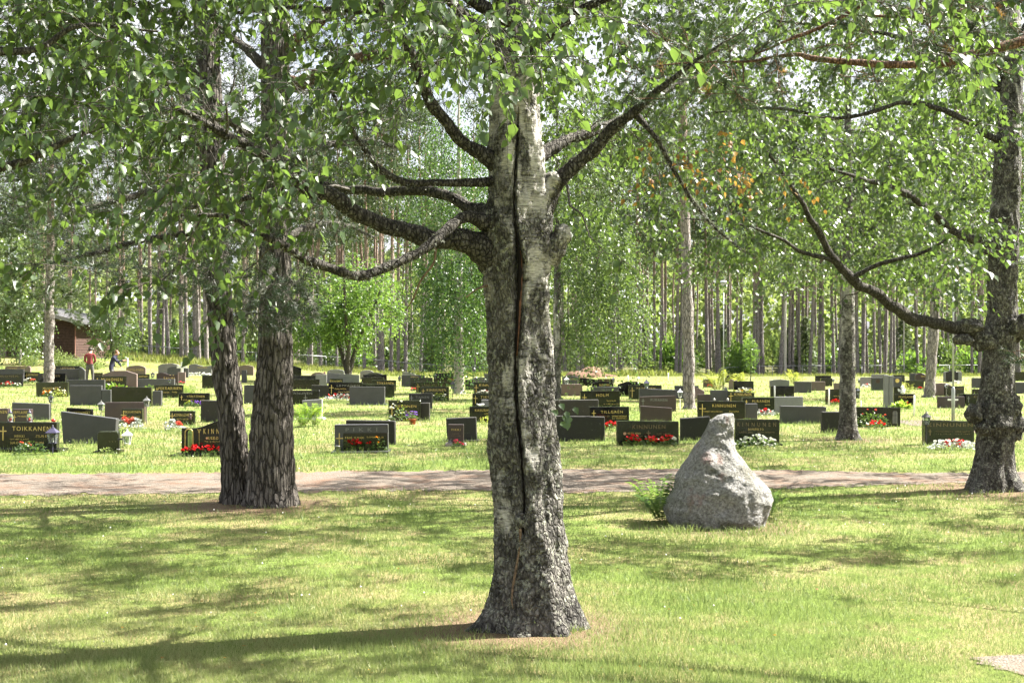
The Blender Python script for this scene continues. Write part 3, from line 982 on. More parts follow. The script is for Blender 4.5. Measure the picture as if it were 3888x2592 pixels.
T = inside(g2.R, 200, in_bl, ((-5.2, 5.4, 2.1), (-1.6, 7.6, 5.2)))
g2.reach(T, arch=.15, wob=.08)
st, dr, ln = g2.twigs(5, (.14, .38), .6, .7, .45)
Pp, D, Nn, S = twig_leaves(g2.R, st, dr, ln, .044, .4, (.042, .066))
part('twigs', seg_mesh('twigs', np.vstack([np.array(g2.segs), twig_segs(st, dr, ln, .0016, .4)]), 4), bl, M['twig_bark'])['kind'] = 'stuff'
part('crown', leaf_mesh('crown', Pp, D, Nn, S), bl, M['birch_leaf'])['kind'] = 'stuff'

# ------------------------------------------------------------------ gnarled birch by the path
D_R = 15.4
def gnarl_disp(x, z, an, r):
    v = Vector((x + r * math.cos(an), r * math.sin(an), z))
    o = .020 * noise.noise(v * 4.5) + .014 * noise.noise(Vector((v.x * 22, v.y * 22, v.z * 9)))
    if z < .7:
        o += .16 * math.exp(-max(z, 0) / .16) * max(0, math.cos(3 * an + .8)) + .03 * math.exp(-max(z, 0) / .5) * math.cos(8 * an)
    o += .012 * math.exp(-((z - .86) / .16) ** 2) * (1 + .9 * math.cos(3 * an + 1))
    return o
tab = [(400, 3796, 3880), (600, 3776, 3874), (932, 3757, 3864), (1180, 3748, 3856), (1250, 3742, 3858), (1388, 3734, 3852), (1430, 3726, 3848), (1520, 3716, 3852), (1560, 3712, 3855), (1620, 3712, 3855), (1720, 3706, 3842),
       (1786, 3692, 3842), (1830, 3680, 3848), (1870, 3672, 3852)]
gb = tag(empty('birch_tree', (0, 0, 0)), 'gnarled dark birch with burls and a flared foot beside the path', 'tree')
me, rline = outline_trunk('trunk', tab, D_R, 72, .025, gnarl_disp, top=[(5.5, 5.95, 15.4, .12), (7, 5.8, 15.5, .09), (8.5, 6.0, 15.6, .05), (10.5, 5.9, 15.6, .012)])
g_trunk = part('trunk', me, gb, M['gnarled_bark'])
for k, (a, b, d, r, sq) in enumerate(((3700, 1572, 15.25, .125, (.75, .8, 1)), (3740, 1628, 15.20, .11, (1.1, .8, .8)), (3800, 1618, 15.22, .14, (1.2, .8, 1.0)), (3850, 1552, 15.3, .11, (.8, .8, 1.3)), (3862, 1625, 15.32, .11, (.7, .8, 1.3)),
                                      (3775, 1580, 15.24, .13, (1.3, .6, 1.4)), (3730, 1290, 15.25, .15, (1, .7, .8)), (3680, 1235, 15.15, .12, (1.3, .7, .7)), (3865, 1240, 15.3, .16, (1, .8, 1)), (3750, 930, 15.3, .09, (.8, .8, 1.2)), (3655, 1290, 15.1, .09, (1.3, .8, .7)))):
    mb = MB()
    mb.blob(P(a, b, d), r, k + 2, .55, 22, 14, sq=sq)
    part('burl', mb.mesh('burl', True), g_trunk, M['gnarled_bark'])
R_LIMBS = [
    [(3800, 1290, 15.4, .14), (3700, 1268, 15.3, .10), (3600, 1240, 15.1, .075), (3480, 1210, 14.9, .068), (3400, 1165, 14.7, .066), (3300, 1100, 14.5, .058), (3230, 1050, 14.3, .052), (3180, 1000, 14.2, .045), (3120, 900, 14, .036), (3050, 780, 13.8, .028), (2960, 640, 13.6, .02), (2850, 500, 13.4, .012)],
    [(3236, 1055, 14.3, .03), (3350, 1000, 14.2, .025), (3470, 970, 14.1, .02), (3560, 930, 14, .014), (3640, 880, 13.9, .008)],
    [(3800, 945, 15.4, .08), (3720, 912, 15.3, .055), (3640, 890, 15.1, .048), (3540, 810, 14.9, .044), (3450, 740, 14.7, .04), (3370, 700, 14.5, .034), (3280, 680, 14.3, .025), (3150, 640, 14.1, .015)],
    [(3820, 1290, 15.4, .1), (3900, 1230, 15.5, .08), (4100, 1150, 15.6, .06), (4400, 950, 15.8, .03)],
    [(3820, 560, 15.4, .05), (3650, 450, 15.2, .034), (3450, 390, 15, .026), (3200, 450, 14.8, .022), (2950, 410, 14.5, .016), (2700, 430, 14.2, .009)],
    [(3180, 990, 14.2, .03), (3050, 960, 13.9, .022), (2950, 900, 13.6, .018), (2800, 850, 13.3, .012), (2600, 830, 13, .006)],
    [(3820, 350, 15.4, .06), (3600, 200, 15.6, .04), (3300, 120, 16, .028), (2950, 80, 16.3, .012)],
    [(3820, 300, 15.4, .06), (3750, 150, 14.8, .04), (3600, 50, 14, .028), (3350, -30, 13.2, .012)],
    [(3820, 200, 15.4, .06), (4000, 0, 15.0, .04), (4300, -100, 14.6, .02)],
    [(3820, 50, 15.45, .06), (3600, -200, 15.8, .04), (3200, -350, 16.2, .02)],
    [(3820, -100, 15.45, .06), (3700, -350, 14.6, .04), (3500, -500, 13.8, .02)],
    [(3820, -200, 15.45, .06), (4050, -450, 15.8, .04), (4300, -600, 16.2, .02)],
]
gr = Grow(np.random.default_rng(8))
for i, l in enumerate(R_LIMBS):
    lm, q = limb_mesh(px4(l), 56, 12 if i < 5 else 8, i * 2.1, .16, .14)
    part('limb', lm, gb, M['limb_bark'])
    gr.skeleton([p[:3] for p in q[12:]], [p[3] for p in q[12:]])
ENV_R = [(2200, 760), (2400, 850), (2550, 900), (2700, 980), (2900, 1060), (3100, 1110), (3300, 1090), (3500, 1140), (3650, 1190), (3740, 900), (3888, 850), (4300, 1000), (5000, 1000)]
def in_gnarl(x, y, z):
    h = math.hypot(x - 5.7, y - 15.4)
    if h > 5.4 or h < .5 or z < 2.2: return False
    if z > 7 and h > 5.4 - (z - 7) * 1.1: return False
    c, r = rowcol(x, y, z)
    if r > interp(ENV_R, c)[0]: return False
    if c > 4000 and rnd.random() < .4: return False
    if r > 650 and rnd.random() < .30: return False
    if z > 5.2 and rnd.random() < .45: return False
    q = Vector((x - 2.0, y - 12.35, z - .7)); q -= sun_dir * q.dot(sun_dir)
    if q.length < 1.0: return False                 # the gap through which the sun falls on the boulder
    return True
T = inside(gr.R, 330, in_gnarl, ((.2, 10.2, 2.2), (11.2, 20.6, 10)))
T = np.vstack([T] + [T + gr.R.normal(0, .24, T.shape) * np.array([1.3, 1.3, .6]) for _ in range(4)])
gr.reach(T, arch=.14, wob=.08, axis=np.array([5.85, 15.4]))
st, dr, ln = gr.twigs(6, (.15, .42), .7, .7, .25)
Pp, D, Nn, S = twig_leaves(gr.R, st, dr, ln, .050, .35, (.046, .080))
part('twigs', seg_mesh('twigs', np.vstack([np.array(gr.segs), twig_segs(st, dr, ln, .0022, .4)]), 3), gb, M['twig_bark'])['kind'] = 'stuff'
part('crown', leaf_mesh('crown', Pp, D, Nn, S, LEAF), gb, M['birch_leaf'])['kind'] = 'stuff'
# a hanging spray that has already turned yellow
yl = np.array([tuple(P(gr.R.uniform(2420, 3120), gr.R.uniform(430, 760), gr.R.uniform(7.1, 7.7))) for _ in range(13)])
yg = Grow(np.random.default_rng(9))
yg.skeleton([P(a, b, d) for a, b, d in ((2430, 430, 7.6), (2500, 540, 7.6), (2550, 630, 7.65), (2600, 720, 7.7), (2520, 330, 7.5))], [.012] * 5)
yg.reach(yl, arch=-.1, wob=.05)
st, dr, ln = yg.twigs(3, (.1, .25), .8, .4, .6)
Pp, D, Nn, S = twig_leaves(yg.R, st, dr, ln, .05, .5, (.028, .045))
part('twigs', seg_mesh('twigs', np.vstack([np.array(yg.segs), twig_segs(st, dr, ln, .0014, .5)]), 4), birch, M['twig_bark'])['kind'] = 'stuff'
o = part('yellow_leaves', leaf_mesh('yellow_leaves', Pp, D, Nn, S), birch, M['yellow_leaf'])
o['kind'] = 'stuff'; o['label'] = 'withered orange and yellow leaves on thin twigs'

# ------------------------------------------------------------------ twin pine
D_P = 13.9
def pine_disp(x, z, an, r):
    v = Vector((x + r * math.cos(an), r * math.sin(an), z))
    w = Vector((v.x * 19, v.y * 19, v.z * 3.6))
    w += Vector((noise.noise(v * 6), noise.noise(v * 6 + Vector((9, 0, 0))), 0)) * .9
    d, _ = noise.voronoi(w)
    e = min(1, (d[1] - d[0]) / .45)
    o = -.014 + .018 * e + .012 * noise.noise(v * 6) + .003 * noise.noise(v * 60)
    if z < .5:
        o += .06 * math.exp(-max(z, 0) / .12) * (.6 + .4 * math.cos(6 * an))
    return o * (1 if z < 4 else .6)
twin = tag(empty('pine_tree', (0, 0, 0)), 'twin pine with two thick furrowed trunks joined at the foot', 'tree')
pg = Grow(np.random.default_rng(13))
tl = [(0, 735, 822), (500, 755, 850), (1000, 775, 872), (1180, 786, 885), (1340, 799, 901), (1500, 818, 920), (1640, 831, 938), (1780, 838, 944), (1905, 845, 955), (1930, 842, 960)]
tr = [(0, 992, 1098), (500, 990, 1103), (1000, 984, 1106), (1240, 981, 1108), (1400, 974, 1112), (1560, 958, 1112), (1700, 946, 1116), (1820, 937, 1120), (1910, 931, 1122), (1930, 930, 1124)]
for tb, top, off in ((tl, [(7, -3.35, 14.2, .09), (10, -3.5, 14.3, .06), (13, -3.5, 14.4, .015)], .22), (tr, [(7, -2.5, 13.9, .12), (10.5, -2.4, 13.9, .08), (15, -2.45, 13.9, .015)], 0)):
    me, pl = outline_trunk('trunk', tb, D_P + off, 84, .022, pine_disp, top=top)
    part('trunk', me, twin, M['pine_bark'])
    for p in pl:
        if p[2] > 2.6: pg.skeleton([p[:3]], [p[3] * .5])
P_LIMBS = [
    [(1080, 320, 13.9, .10), (1170, 305, 13.7, .075), (1300, 240, 13.4, .062), (1450, 210, 13.1, .05), (1600, 250, 12.8, .035), (1750, 230, 12.6, .02)],
    [(1080, 190, 13.9, .08), (1250, 60, 13.6, .06), (1450, -40, 13.3, .04)],
    [(800, 760, 14.1, .05), (650, 720, 13.6, .04), (450, 760, 13.2, .03), (250, 800, 12.9, .018)],
    [(800, 560, 14.1, .05), (600, 480, 13.6, .045), (560, 380, 13.4, .04), (480, 300, 13.2, .025), (350, 200, 13, .015)],
    [(790, 880, 14.1, .04), (600, 900, 13.9, .03), (400, 950, 13.8, .022), (200, 1000, 13.6, .012)],
    [(790, 450, 14.1, .05), (650, 330, 14.6, .04), (450, 270, 15.2, .03), (200, 300, 15.8, .016)],
    [(1000, 860, 13.9, .05), (900, 780, 13.4, .035), (760, 740, 12.9, .026), (600, 790, 12.5, .014)],
    [(1090, 900, 13.9, .05), (1180, 860, 14.3, .035), (1300, 850, 14.8, .024), (1420, 900, 15.2, .012)],
    [(1090, 640, 13.9, .06), (1220, 560, 13.6, .04), (1380, 540, 13.3, .03), (1550, 560, 13, .015)],
    [(1000, 560, 13.9, .06), (880, 470, 13.3, .04), (700, 420, 12.7, .03), (480, 430, 12.2, .015)],
    [(1040, 1010, 13.8, .035), (1000, 1080, 13.2, .024), (960, 1140, 12.8, .016), (930, 1200, 12.5, .008)],
    [(1090, 1060, 13.9, .03), (1140, 1090, 13.4, .02), (1190, 1160, 13.0, .012), (1200, 1220, 12.8, .006)],
    [(770, 300, 14.1, .06), (560, 160, 13.8, .045), (300, 60, 13.5, .03), (50, 40, 13.2, .015)],
    [(1000, 250, 13.9, .06), (850, 120, 14.3, .04), (600, 40, 14.8, .03), (350, 60, 15.2, .015)],
    [(1000, -200, 13.9, .06), (1300, -350, 13.7, .04), (1600, -400, 13.5, .02)],
    [(750, -200, 14.1, .06), (400, -300, 13.9, .04), (100, -350, 13.7, .02)],
]
LICH = []
for i, l in enumerate(P_LIMBS):
    lm, q = limb_mesh(px4(l), 40, 10, i * 1.7, .18, .14)
    part('limb', lm, twin, M['pine_branch_bark'] if i < 2 else M['branch_bark'])
    pg.skeleton([p[:3] for p in q[6:]], [p[3] for p in q[6:]])
    LICH += [p for p in q[8:]]
ENV_P = [(-600, 700), (50, 880), (200, 1060), (400, 1100), (650, 1130), (900, 1190), (1000, 1230), (1150, 1210), (1230, 1020), (1400, 840), (1500, 640), (1700, 460), (1900, 300), (2300, 0)]
def in_twin(x, y, z):
    h = math.hypot(x + 2.8, y - 14)
    if h > 4.8 or h < .3 or z < 2: return False
    if z > 8 and h > 4.8 - (z - 8) * .6: return False
    c, r = rowcol(x, y, z)
    if r > interp(ENV_P, c)[0]: return False
    if z > 6.5 and rnd.random() < .25: return False
    if 1150 < c < 1750 and r > 400 and rnd.random() < .5: return False
    return True
T = inside(pg.R, 2300, in_twin, ((-7.6, 9.4, 2), (2.2, 18.8, 12)))
low = np.array([tuple(P(pg.R.uniform(940, 1060), pg.R.uniform(1080, 1260), pg.R.uniform(12.3, 13.2))) for _ in range(18)] + [tuple(P(pg.R.uniform(1060, 1210), pg.R.uniform(1080, 1230), pg.R.uniform(12.6, 13.4))) for _ in range(20)]
               + [tuple(P(pg.R.uniform(560, 800), pg.R.uniform(1000, 1130), pg.R.uniform(12.6, 13.4))) for _ in range(24)])
pg.reach(np.vstack([T, low]), arch=.05, wob=.12, axis=np.array([-2.8, 14]), rtip=.003)
st, dr, ln = pg.twigs(4, (.12, .4), .7, .8, .0, .2)
tips = st + dr * ln[:, None]
part('twigs', seg_mesh('twigs', np.vstack([np.array(pg.segs), twig_segs(st, dr, ln, .003, .0)]), 3), twin, M['branch_bark'])['kind'] = 'stuff'
sel = pg.R.random(len(tips)) < .8
part('crown', needle_mesh('crown', pg.R, tips[sel], dr[sel] + np.array([0, 0, .25]), 34, (.06, .10), .0052, .16), twin, M['pine_needle'])['kind'] = 'stuff'
lichen(twin, LICH, 7000, pg.R, .05)

# ------------------------------------------------------------------ pine beyond the frame whose reddish bough crosses the upper corner
ob = tag(empty('pine_tree', (0, 0, 0)), 'reddish pine bough with long green needle tufts in the upper corner', 'tree')
mb = MB()
lp = smooth_path([(7.2, 6.8, -.05, .26), (7.2, 6.8, .4, .21), (7.2, 6.8, 3, .18), (7.15, 6.8, 6, .13), (7.2, 6.8, 10, .05)], 40)
mb.tube([p[:3] for p in lp], [p[3] for p in lp], 24)
part('trunk', mb.mesh('trunk', True), ob, M['pine_bark'])
og = Grow(np.random.default_rng(17))
O_LIMBS = [
    [(7.2, 6.8, 4.6, .07), (5.6, 7.2, 4.1, .05), (*P(4100, 60, 7.6), .034), (*P(3888, 150, 7.6), .030), (*P(3700, 210, 7.6), .026), (*P(3500, 248, 7.6), .024), (*P(3300, 240, 7.6), .021), (*P(3100, 222, 7.6), .018), (*P(3020, 205, 7.6), .013), (*P(2850, 232, 7.7), .008), (*P(2600, 240, 7.8), .005), (*P(2400, 262, 7.8), .003)],
    [(7.2, 6.8, 5.4, .06), (5.4, 7.0, 5.0, .04), (*P(3600, -250, 7.4), .022), (*P(3270, 20, 7.5), .013), (*P(3000, 150, 7.6), .009), (*P(2850, 215, 7.7), .004)],
    [(7.2, 6.8, 4.9, .06), (5.2, 7.8, 4.4, .04), (*P(4100, -60, 8.1), .026), (*P(3800, 20, 8.2), .02), (*P(3500, 60, 8.3), .013), (*P(3250, 60, 8.3), .006)],
    [(7.2, 6.8, 2.3, .05), (5.6, 8.0, 1.8, .025), (*P(4250, 1290, 9), .012), (*P(3980, 1345, 9), .006), (*P(3860, 1330, 9), .003)],
]
for i, l in enumerate(O_LIMBS):
    lm, q = limb_mesh(l, 60, 12, i * 1.9, .14, .1)
    part('limb', lm, ob, M['pine_branch_bark'])
    og.skeleton([p[:3] for p in q[22:]], [p[3] for p in q[22:]])
tg = []
for n, (a0, a1, b0, b1, d0, d1) in ((46, (2370, 3020, 120, 400, 7.2, 8.2)), (22, (2850, 3400, -40, 330, 7.2, 8.3)), (44, (3250, 3900, -80, 190, 7.6, 8.6)), (16, (3500, 3950, 150, 330, 7.4, 8.2)), (5, (3830, 3960, 1290, 1360, 8.9, 9.1))):
    for _ in range(n):
        tg.append(tuple(P(og.R.uniform(a0, a1), og.R.uniform(b0, b1), og.R.uniform(d0, d1))))
og.reach(np.array(tg), arch=.02, wob=.1)
st, dr, ln = og.twigs(4, (.05, .2), .9, .55, -.15, .55)
tips = st + dr * ln[:, None]
part('twigs', seg_mesh('twigs', np.vstack([np.array(og.segs), twig_segs(st, dr, ln, .0028, 0)]), 4), ob, M['pine_branch_bark'])['kind'] = 'stuff'
part('crown', needle_mesh('crown', og.R, tips, dr + np.array([0, 0, .2]), 64, (.045, .075), .0020, .10, (.35, 1.2)), ob, M['pine_needle'])['kind'] = 'stuff'
k = og.R.choice(len(tips), 12)
part('brown_needles', needle_mesh('brown_needles', og.R, tips[k] - dr[k] * .1, dr[k], 40, (.045, .07), .002, .06, (.5, 1.3)), ob, M['yellow_leaf'])['kind'] = 'stuff'
# ------------------------------------------------------------------ trees standing among the graves and at the wood's edge
def leafy(label, base, h, r0, ell, nt, per, L, spacing, size, leaf, bk, seed, weep=.45, stems=1, spread=.8, z0=.2, name='birch_tree', group=None, lean=0.0, shape=DIAM, hang=.75):
    R = np.random.default_rng(seed)
    root = tag(empty(name, base), label, 'tree', group)
    g = Grow(R)
    for s in range(stems):
        a = 2 * math.pi * s / max(1, stems) + seed
        off = 0 if stems == 1 else spread
        ctl = [(0, 0, -.05, r0 * 1.45), (0, 0, .25, r0), (lean * h * .3 + off * .35 * math.cos(a), off * .35 * math.sin(a), h * .3, r0 * .85),
               (lean * h * .6 + off * math.cos(a), off * math.sin(a), h * .62, r0 * .5), (lean * h + off * 1.2 * math.cos(a), off * 1.2 * math.sin(a), h, .01)]
        lm, q = limb_mesh(ctl, 40, 12, seed + s, .12, .05)
        part('trunk', lm, root, M[bk])
        g.skeleton([p[:3] for p in q if p[2] > h * z0], [p[3] * .6 for p in q if p[2] > h * z0])
    T = []
    for (cx, cy, cz, rx, ry, rz, w) in ell:
        n = int(nt * w)
        u = unit(R.normal(0, 1, (n, 3))) * (R.random((n, 1)) ** .42)
        T.append(u * np.array([rx, ry, rz]) + np.array([cx, cy, cz]))
    g.reach(np.vstack(T), arch=.15, wob=.08, rtip=.004, maxr=.03)
    st, dr, ln = g.twigs(per, L, .6, .75, weep, .3)
    Pp, D, Nn, S = twig_leaves(R, st, dr, ln, spacing, weep * 1.2, size, hang)
    part('twigs', seg_mesh('twigs', np.array(g.segs), 3), root, M['branch_bark'])['kind'] = 'stuff'
    part('crown', leaf_mesh('crown', Pp, D, Nn, S, shape), root, M[leaf])['kind'] = 'stuff'
    return root

# birch behind the gnarled one
b3 = tag(empty('birch_tree', (0, 0, 0)), 'slender birch with flaky bark rising among the graves', 'tree')
def slim_disp(x, z, an, r):
    v = Vector((x + r * math.cos(an), r * math.sin(an), z))
    o = .010 * noise.noise(v * 6) + .010 * noise.noise(Vector((v.x * 16, v.y * 16, v.z * 24)))
    if z < .4: o += .09 * math.exp(-max(z, 0) / .12) * max(0, math.cos(2 * an + .4))
    return o
me, l3 = outline_trunk('trunk', [(700, 3204, 3236), (900, 3200, 3238), (1100, 3195, 3243), (1300, 3191, 3246), (1500, 3188, 3249), (1640, 3186, 3254), (1690, 3182, 3260)], 24.2, 40, .04, slim_disp, top=[(6.5, 6.3, 24.2, .06), (9.5, 6.35, 24.3, .01)])
part('trunk', me, b3, M['birch_bark'])
g3 = Grow(np.random.default_rng(21))
g3.skeleton([p[:3] for p in l3 if p[2] > 2.2], [p[3] * .5 for p in l3 if p[2] > 2.2])
def in_b3(x, y, z):
    c, r = rowcol(x, y, z)
    h = math.hypot(x - 6.3, y - 24.2)
    return h < 4.0 - max(0, z - 5) * .5 and r < interp([(2400, 950), (2600, 1050), (2800, 1120), (3000, 1130), (3200, 1110), (3500, 1170), (3800, 1100)], c)[0]
T = inside(g3.R, 190, in_b3, ((2.2, 20.2, 2.2), (10.4, 28.2, 9.5)))
T = np.vstack([T] + [T + g3.R.normal(0, .3, T.shape) * np.array([1.3, 1.3, .6]) for _ in range(3)])
g3.reach(T, arch=.12, wob=.08, axis=np.array([6.3, 24.2]))
st, dr, ln = g3.twigs(6, (.2, .55), .6, .7, .25)
Pp, D, Nn, S = twig_leaves(g3.R, st, dr, ln, .080, .3, (.06, .10))
part('twigs', seg_mesh('twigs', np.vstack([np.array(g3.segs), twig_segs(st, dr, ln, .003, .4)]), 3), b3, M['twig_bark'])['kind'] = 'stuff'
part('crown', leaf_mesh('crown', Pp, D, Nn, S, DIAM), b3, M['birch_leaf_pale'])['kind'] = 'stuff'

leafy('weeping dark green birch hanging low over the graves', G(1742, 1494), 13, .21, [(-.1, 0, 4.2, 1.7, 1.7, 2.6, .45), (0, 0, 8, 2.4, 2.4, 4.5, .55)], 340, 6, (.5, 1.5), .075, (.07, .12), 'dark_leaf', 'far_birch_bark', 31, 1.1, hang=1.2)
leafy('pale glittering birch with a white stem behind the split trunk', G(2116, 1516), 12, .15, [(1.5, .3, 3.9, 1.9, 1.8, 2.7, .5), (1.0, .3, 7.4, 2.3, 2.2, 3.8, .5)], 380, 6, (.4, 1.2), .075, (.07, .115), 'birch_leaf_pale', 'birch_bark', 32, .8, hang=1.0)
leafy('spreading many-stemmed rowan with feathery bright leaves', G(1322, 1452), 7.4, .13, [(0, 0, 4.3, 3.3, 3.0, 2.6, .75), (-1.2, 0, 3.0, 2.0, 2, 1.4, .25)], 330, 6, (.35, .9), .075, (.10, .17), 'rowan_leaf', 'branch_bark', 33, .35, stems=4, spread=1.6, name='rowan_tree', hang=.3)
leafy('tall light green birch beyond the log building gable', Vector((-26.5, 66, tz(-26.5, 66))), 13, .2, [(0, 0, 7, 3.3, 3, 4.6, .7), (.5, 0, 3.5, 2.2, 2, 2.0, .3)], 330, 6, (.5, 1.4), .10, (.10, .16), 'birch_leaf_pale', 'far_birch_bark', 34, .8, hang=1.0)
leafy('small young birch with a white stem in front of the log wall', Vector((-28.0, 73.5, tz(-28.0, 73.5))), 3.4, .07, [(0, 0, 2.0, 1.5, 1.3, 1.45, 1)], 110, 5, (.25, .6), .09, (.10, .15), 'birch_leaf_pale', 'far_birch_bark', 35, .5, z0=.1)
leafy('leafy young tree growing behind the two visitors', Vector((-23.6, 76.5, tz(-23.6, 76.5))), 4.6, .06, [(0, 0, 2.4, 1.7, 1.4, 2.2, 1)], 150, 5, (.3, .7), .09, (.10, .15), 'birch_leaf_pale', 'branch_bark', 36, .4, stems=3, spread=.7, z0=.08, name='young_tree')
leafy('thin rowan sapling standing alone by the far fence', G(2850, 1446), 3.2, .025, [(0, 0, 1.7, .42, .42, 1.3, 1)], 60, 4, (.15, .35), .07, (.07, .11), 'rowan_leaf', 'branch_bark', 37, .2, z0=.1, name='rowan_sapling', hang=.3)

# pines among the graves
def mid_pine(label, base, h, r0, seed, lean=(0, 0), crown0=.42, cr=2.6, nt=190):
    R = np.random.default_rng(seed)
    root = tag(empty('pine_tree', base), label, 'tree')
    lm, q = limb_mesh([(0, 0, -.06, r0 * 1.5), (0, 0, .25, r0 * 1.08), (lean[0] * .3, 0, h * .25, r0 * .92), (lean[0], lean[1], h * .6, r0 * .7), (lean[0] * 1.3, lean[1], h, .02)], 70, 20, seed, .12, .05)
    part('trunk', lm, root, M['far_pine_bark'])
    g = Grow(R)
    g.skeleton([p[:3] for p in q if p[2] > h * crown0 * .75], [p[3] * .5 for p in q if p[2] > h * crown0 * .75])
    z = R.uniform(h * crown0, h, nt)
    a = R.uniform(0, 2 * math.pi, nt)
    rr = cr * (1 - ((z - h * crown0) / (h * (1 - crown0))) ** 1.6) * np.sqrt(R.random(nt)) + .2
    T = np.stack([rr * np.cos(a) + lean[0] * 1.1, rr * np.sin(a), z], axis=1)
    g.reach(T, arch=.05, wob=.1, rtip=.006, maxr=.05)
    st, dr, ln = g.twigs(6, (.3, .7), .7, .7, -.1, .4)
    part('twigs', seg_mesh('twigs', np.array(g.segs), 3), root, M['pine_branch_bark'])['kind'] = 'stuff'
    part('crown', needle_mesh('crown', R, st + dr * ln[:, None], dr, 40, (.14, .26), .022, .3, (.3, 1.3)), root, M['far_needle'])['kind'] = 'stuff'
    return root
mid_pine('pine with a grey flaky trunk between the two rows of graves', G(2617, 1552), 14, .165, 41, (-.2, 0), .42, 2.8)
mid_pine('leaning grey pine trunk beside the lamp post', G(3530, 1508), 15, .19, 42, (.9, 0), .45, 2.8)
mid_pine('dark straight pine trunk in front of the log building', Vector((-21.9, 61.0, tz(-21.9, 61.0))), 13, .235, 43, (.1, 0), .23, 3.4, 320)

# the pine wood behind the fence
def far_pine_meshes(seed):
    R = np.random.default_rng(seed)
    h = 17.0
    bx, by = R.normal(0, .12, 2)
    mb = MB()
    q = smooth_path([(0, 0, -.1, .18), (0, 0, .3, .145), (bx, by, h * .4, .12), (bx * 1.5, -by, h * .75, .07), (0, 0, h, .015)], 18)
    mb.tube([p[:3] for p in q], [p[3] for p in q], 8)
    for _ in range(14):                       # dead snags below the crown
        z = R.uniform(3, 10); a = R.uniform(0, 6.28); l = R.uniform(.4, 1.3)
        mb.tube([(bx * .8, by * .5, z), (l * math.cos(a), l * math.sin(a), z - .1 * l)], [.015, .004], 3)
    tm = mb.mesh('trunk', True)
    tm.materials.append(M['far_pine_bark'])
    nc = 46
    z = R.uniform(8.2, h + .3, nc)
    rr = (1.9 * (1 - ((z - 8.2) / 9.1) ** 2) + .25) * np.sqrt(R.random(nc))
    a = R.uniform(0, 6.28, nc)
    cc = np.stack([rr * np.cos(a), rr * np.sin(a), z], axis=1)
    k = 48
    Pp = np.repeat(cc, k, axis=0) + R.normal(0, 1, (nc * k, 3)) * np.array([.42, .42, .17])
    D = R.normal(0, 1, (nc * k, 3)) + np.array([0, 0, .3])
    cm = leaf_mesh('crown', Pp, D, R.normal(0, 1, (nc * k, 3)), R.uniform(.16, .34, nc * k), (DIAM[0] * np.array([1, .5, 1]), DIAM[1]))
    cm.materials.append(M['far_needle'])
    return tm, cm
FPM = [far_pine_meshes(60 + i) for i in range(4)]
def far_pine(x, y, s, i, label='tall straight pine standing deeper in the wood behind the front row'):
    e = tag(empty('pine_tree', (x, y, tz(x, y) - .05), rnd.uniform(0, 6.28)), label, 'tree', 'pines of the wood behind the fence')
    k = rnd.uniform(1.15, 1.42)
    for nm, me in zip(('trunk', 'crown'), FPM[i % 4]):
        o = bpy.data.objects.new(nm, me)
        link(o, e)
        if nm == 'crown': o['kind'] = 'stuff'
    e.scale = (s, s, k)
EDGE = [(571, 1352), (598, 1345), (619, 1345), (640, 1352), (690, 1372), (709, 1330), (740, 1356), (756, 1378), (784, 1380), (922, 1372), (1170, 1406), (1218, 1412), (1279, 1398), (1383, 1400), (1440, 1402), (1453, 1398),
        (1485, 1402), (1512, 1396), (1539, 1396), (1597, 1400), (1612, 1418), (2195, 1398), (2211, 1400), (2262, 1402), (2313, 1408), (2325, 1418), (2357, 1440), (2413, 1404), (2485, 1426), (2507, 1404), (2567, 1406),
        (2581, 1408), (2686, 1430), (2721, 1428), (2733, 1420), (2809, 1424), (2863, 1422), (2878, 1416), (2892, 1422), (2963, 1412), (2997, 1420), (3010, 1420), (3035, 1420), (3074, 1410), (3111, 1418), (3127, 1416),
        (3166, 1418), (3185, 1416), (3257, 1418), (3277, 1418), (3323, 1416), (3342, 1416), (3360, 1420), (3381, 1412), (3397, 1416), (3486, 1408), (3507, 1412), (3690, 1412), (3720, 1412), (3870, 1408), (1680, 1410), (1800, 1412), (2050, 1410), (2145, 1408)]
def ordinal(n):
    one = 'zeroth first second third fourth fifth sixth seventh eighth ninth tenth eleventh twelfth thirteenth fourteenth fifteenth sixteenth seventeenth eighteenth nineteenth'.split()
    if n < 20: return one[n]
    t10, u = divmod(n, 10)
    return ('twentieth thirtieth fortieth fiftieth sixtieth'.split()[t10 - 2]) if u == 0 else 'twenty thirty forty fifty sixty'.split()[t10 - 2] + '-' + one[u]
n_p = 0
for a, b in EDGE:
    d = 84 + (b - 1330) * .17 + (a > 1500) * 4 + (a > 2400) * 3
    if a < 800: d = 88 + (1380 - b) * .25
    far_pine((a - CX) / F * d, d, rnd.uniform(.75, 1.15) * (1.35 if a in (1612, 2357, 3111, 2963) else 1), n_p, 'front-row pine at the edge of the wood, %s trunk from the left' % ordinal(1 + sum(q < a for q, _ in EDGE)))
    n_p += 1
while n_p < 235:
    d = rnd.uniform(104, 175)
    c = rnd.uniform(-250, 4150)
    if c < 520 and d < 118: continue
    far_pine((c - CX) / F * d, d, rnd.uniform(.75, 1.2), n_p)
    n_p += 1
# two white birches in the wood
for (a, d, s) in ((2981, 99, .12), (3432, 101, .06), (2065, 96, .1)):
    x = (a - CX) / F * d
    leafy('white-stemmed birch standing among the forest pines' if s > .11 else ('hair-thin white birch stem among the forest pines' if s < .08 else 'small white birch at the wood edge behind the split trunk'), Vector((x, d, tz(x, d))), 14, s, [(0, 0, 10, 1.8, 1.8, 3.6, 1)], 90, 5, (.5, 1.2), .2, (.18, .28), 'birch_leaf_pale', 'far_birch_bark', int(a), .6, z0=.45)

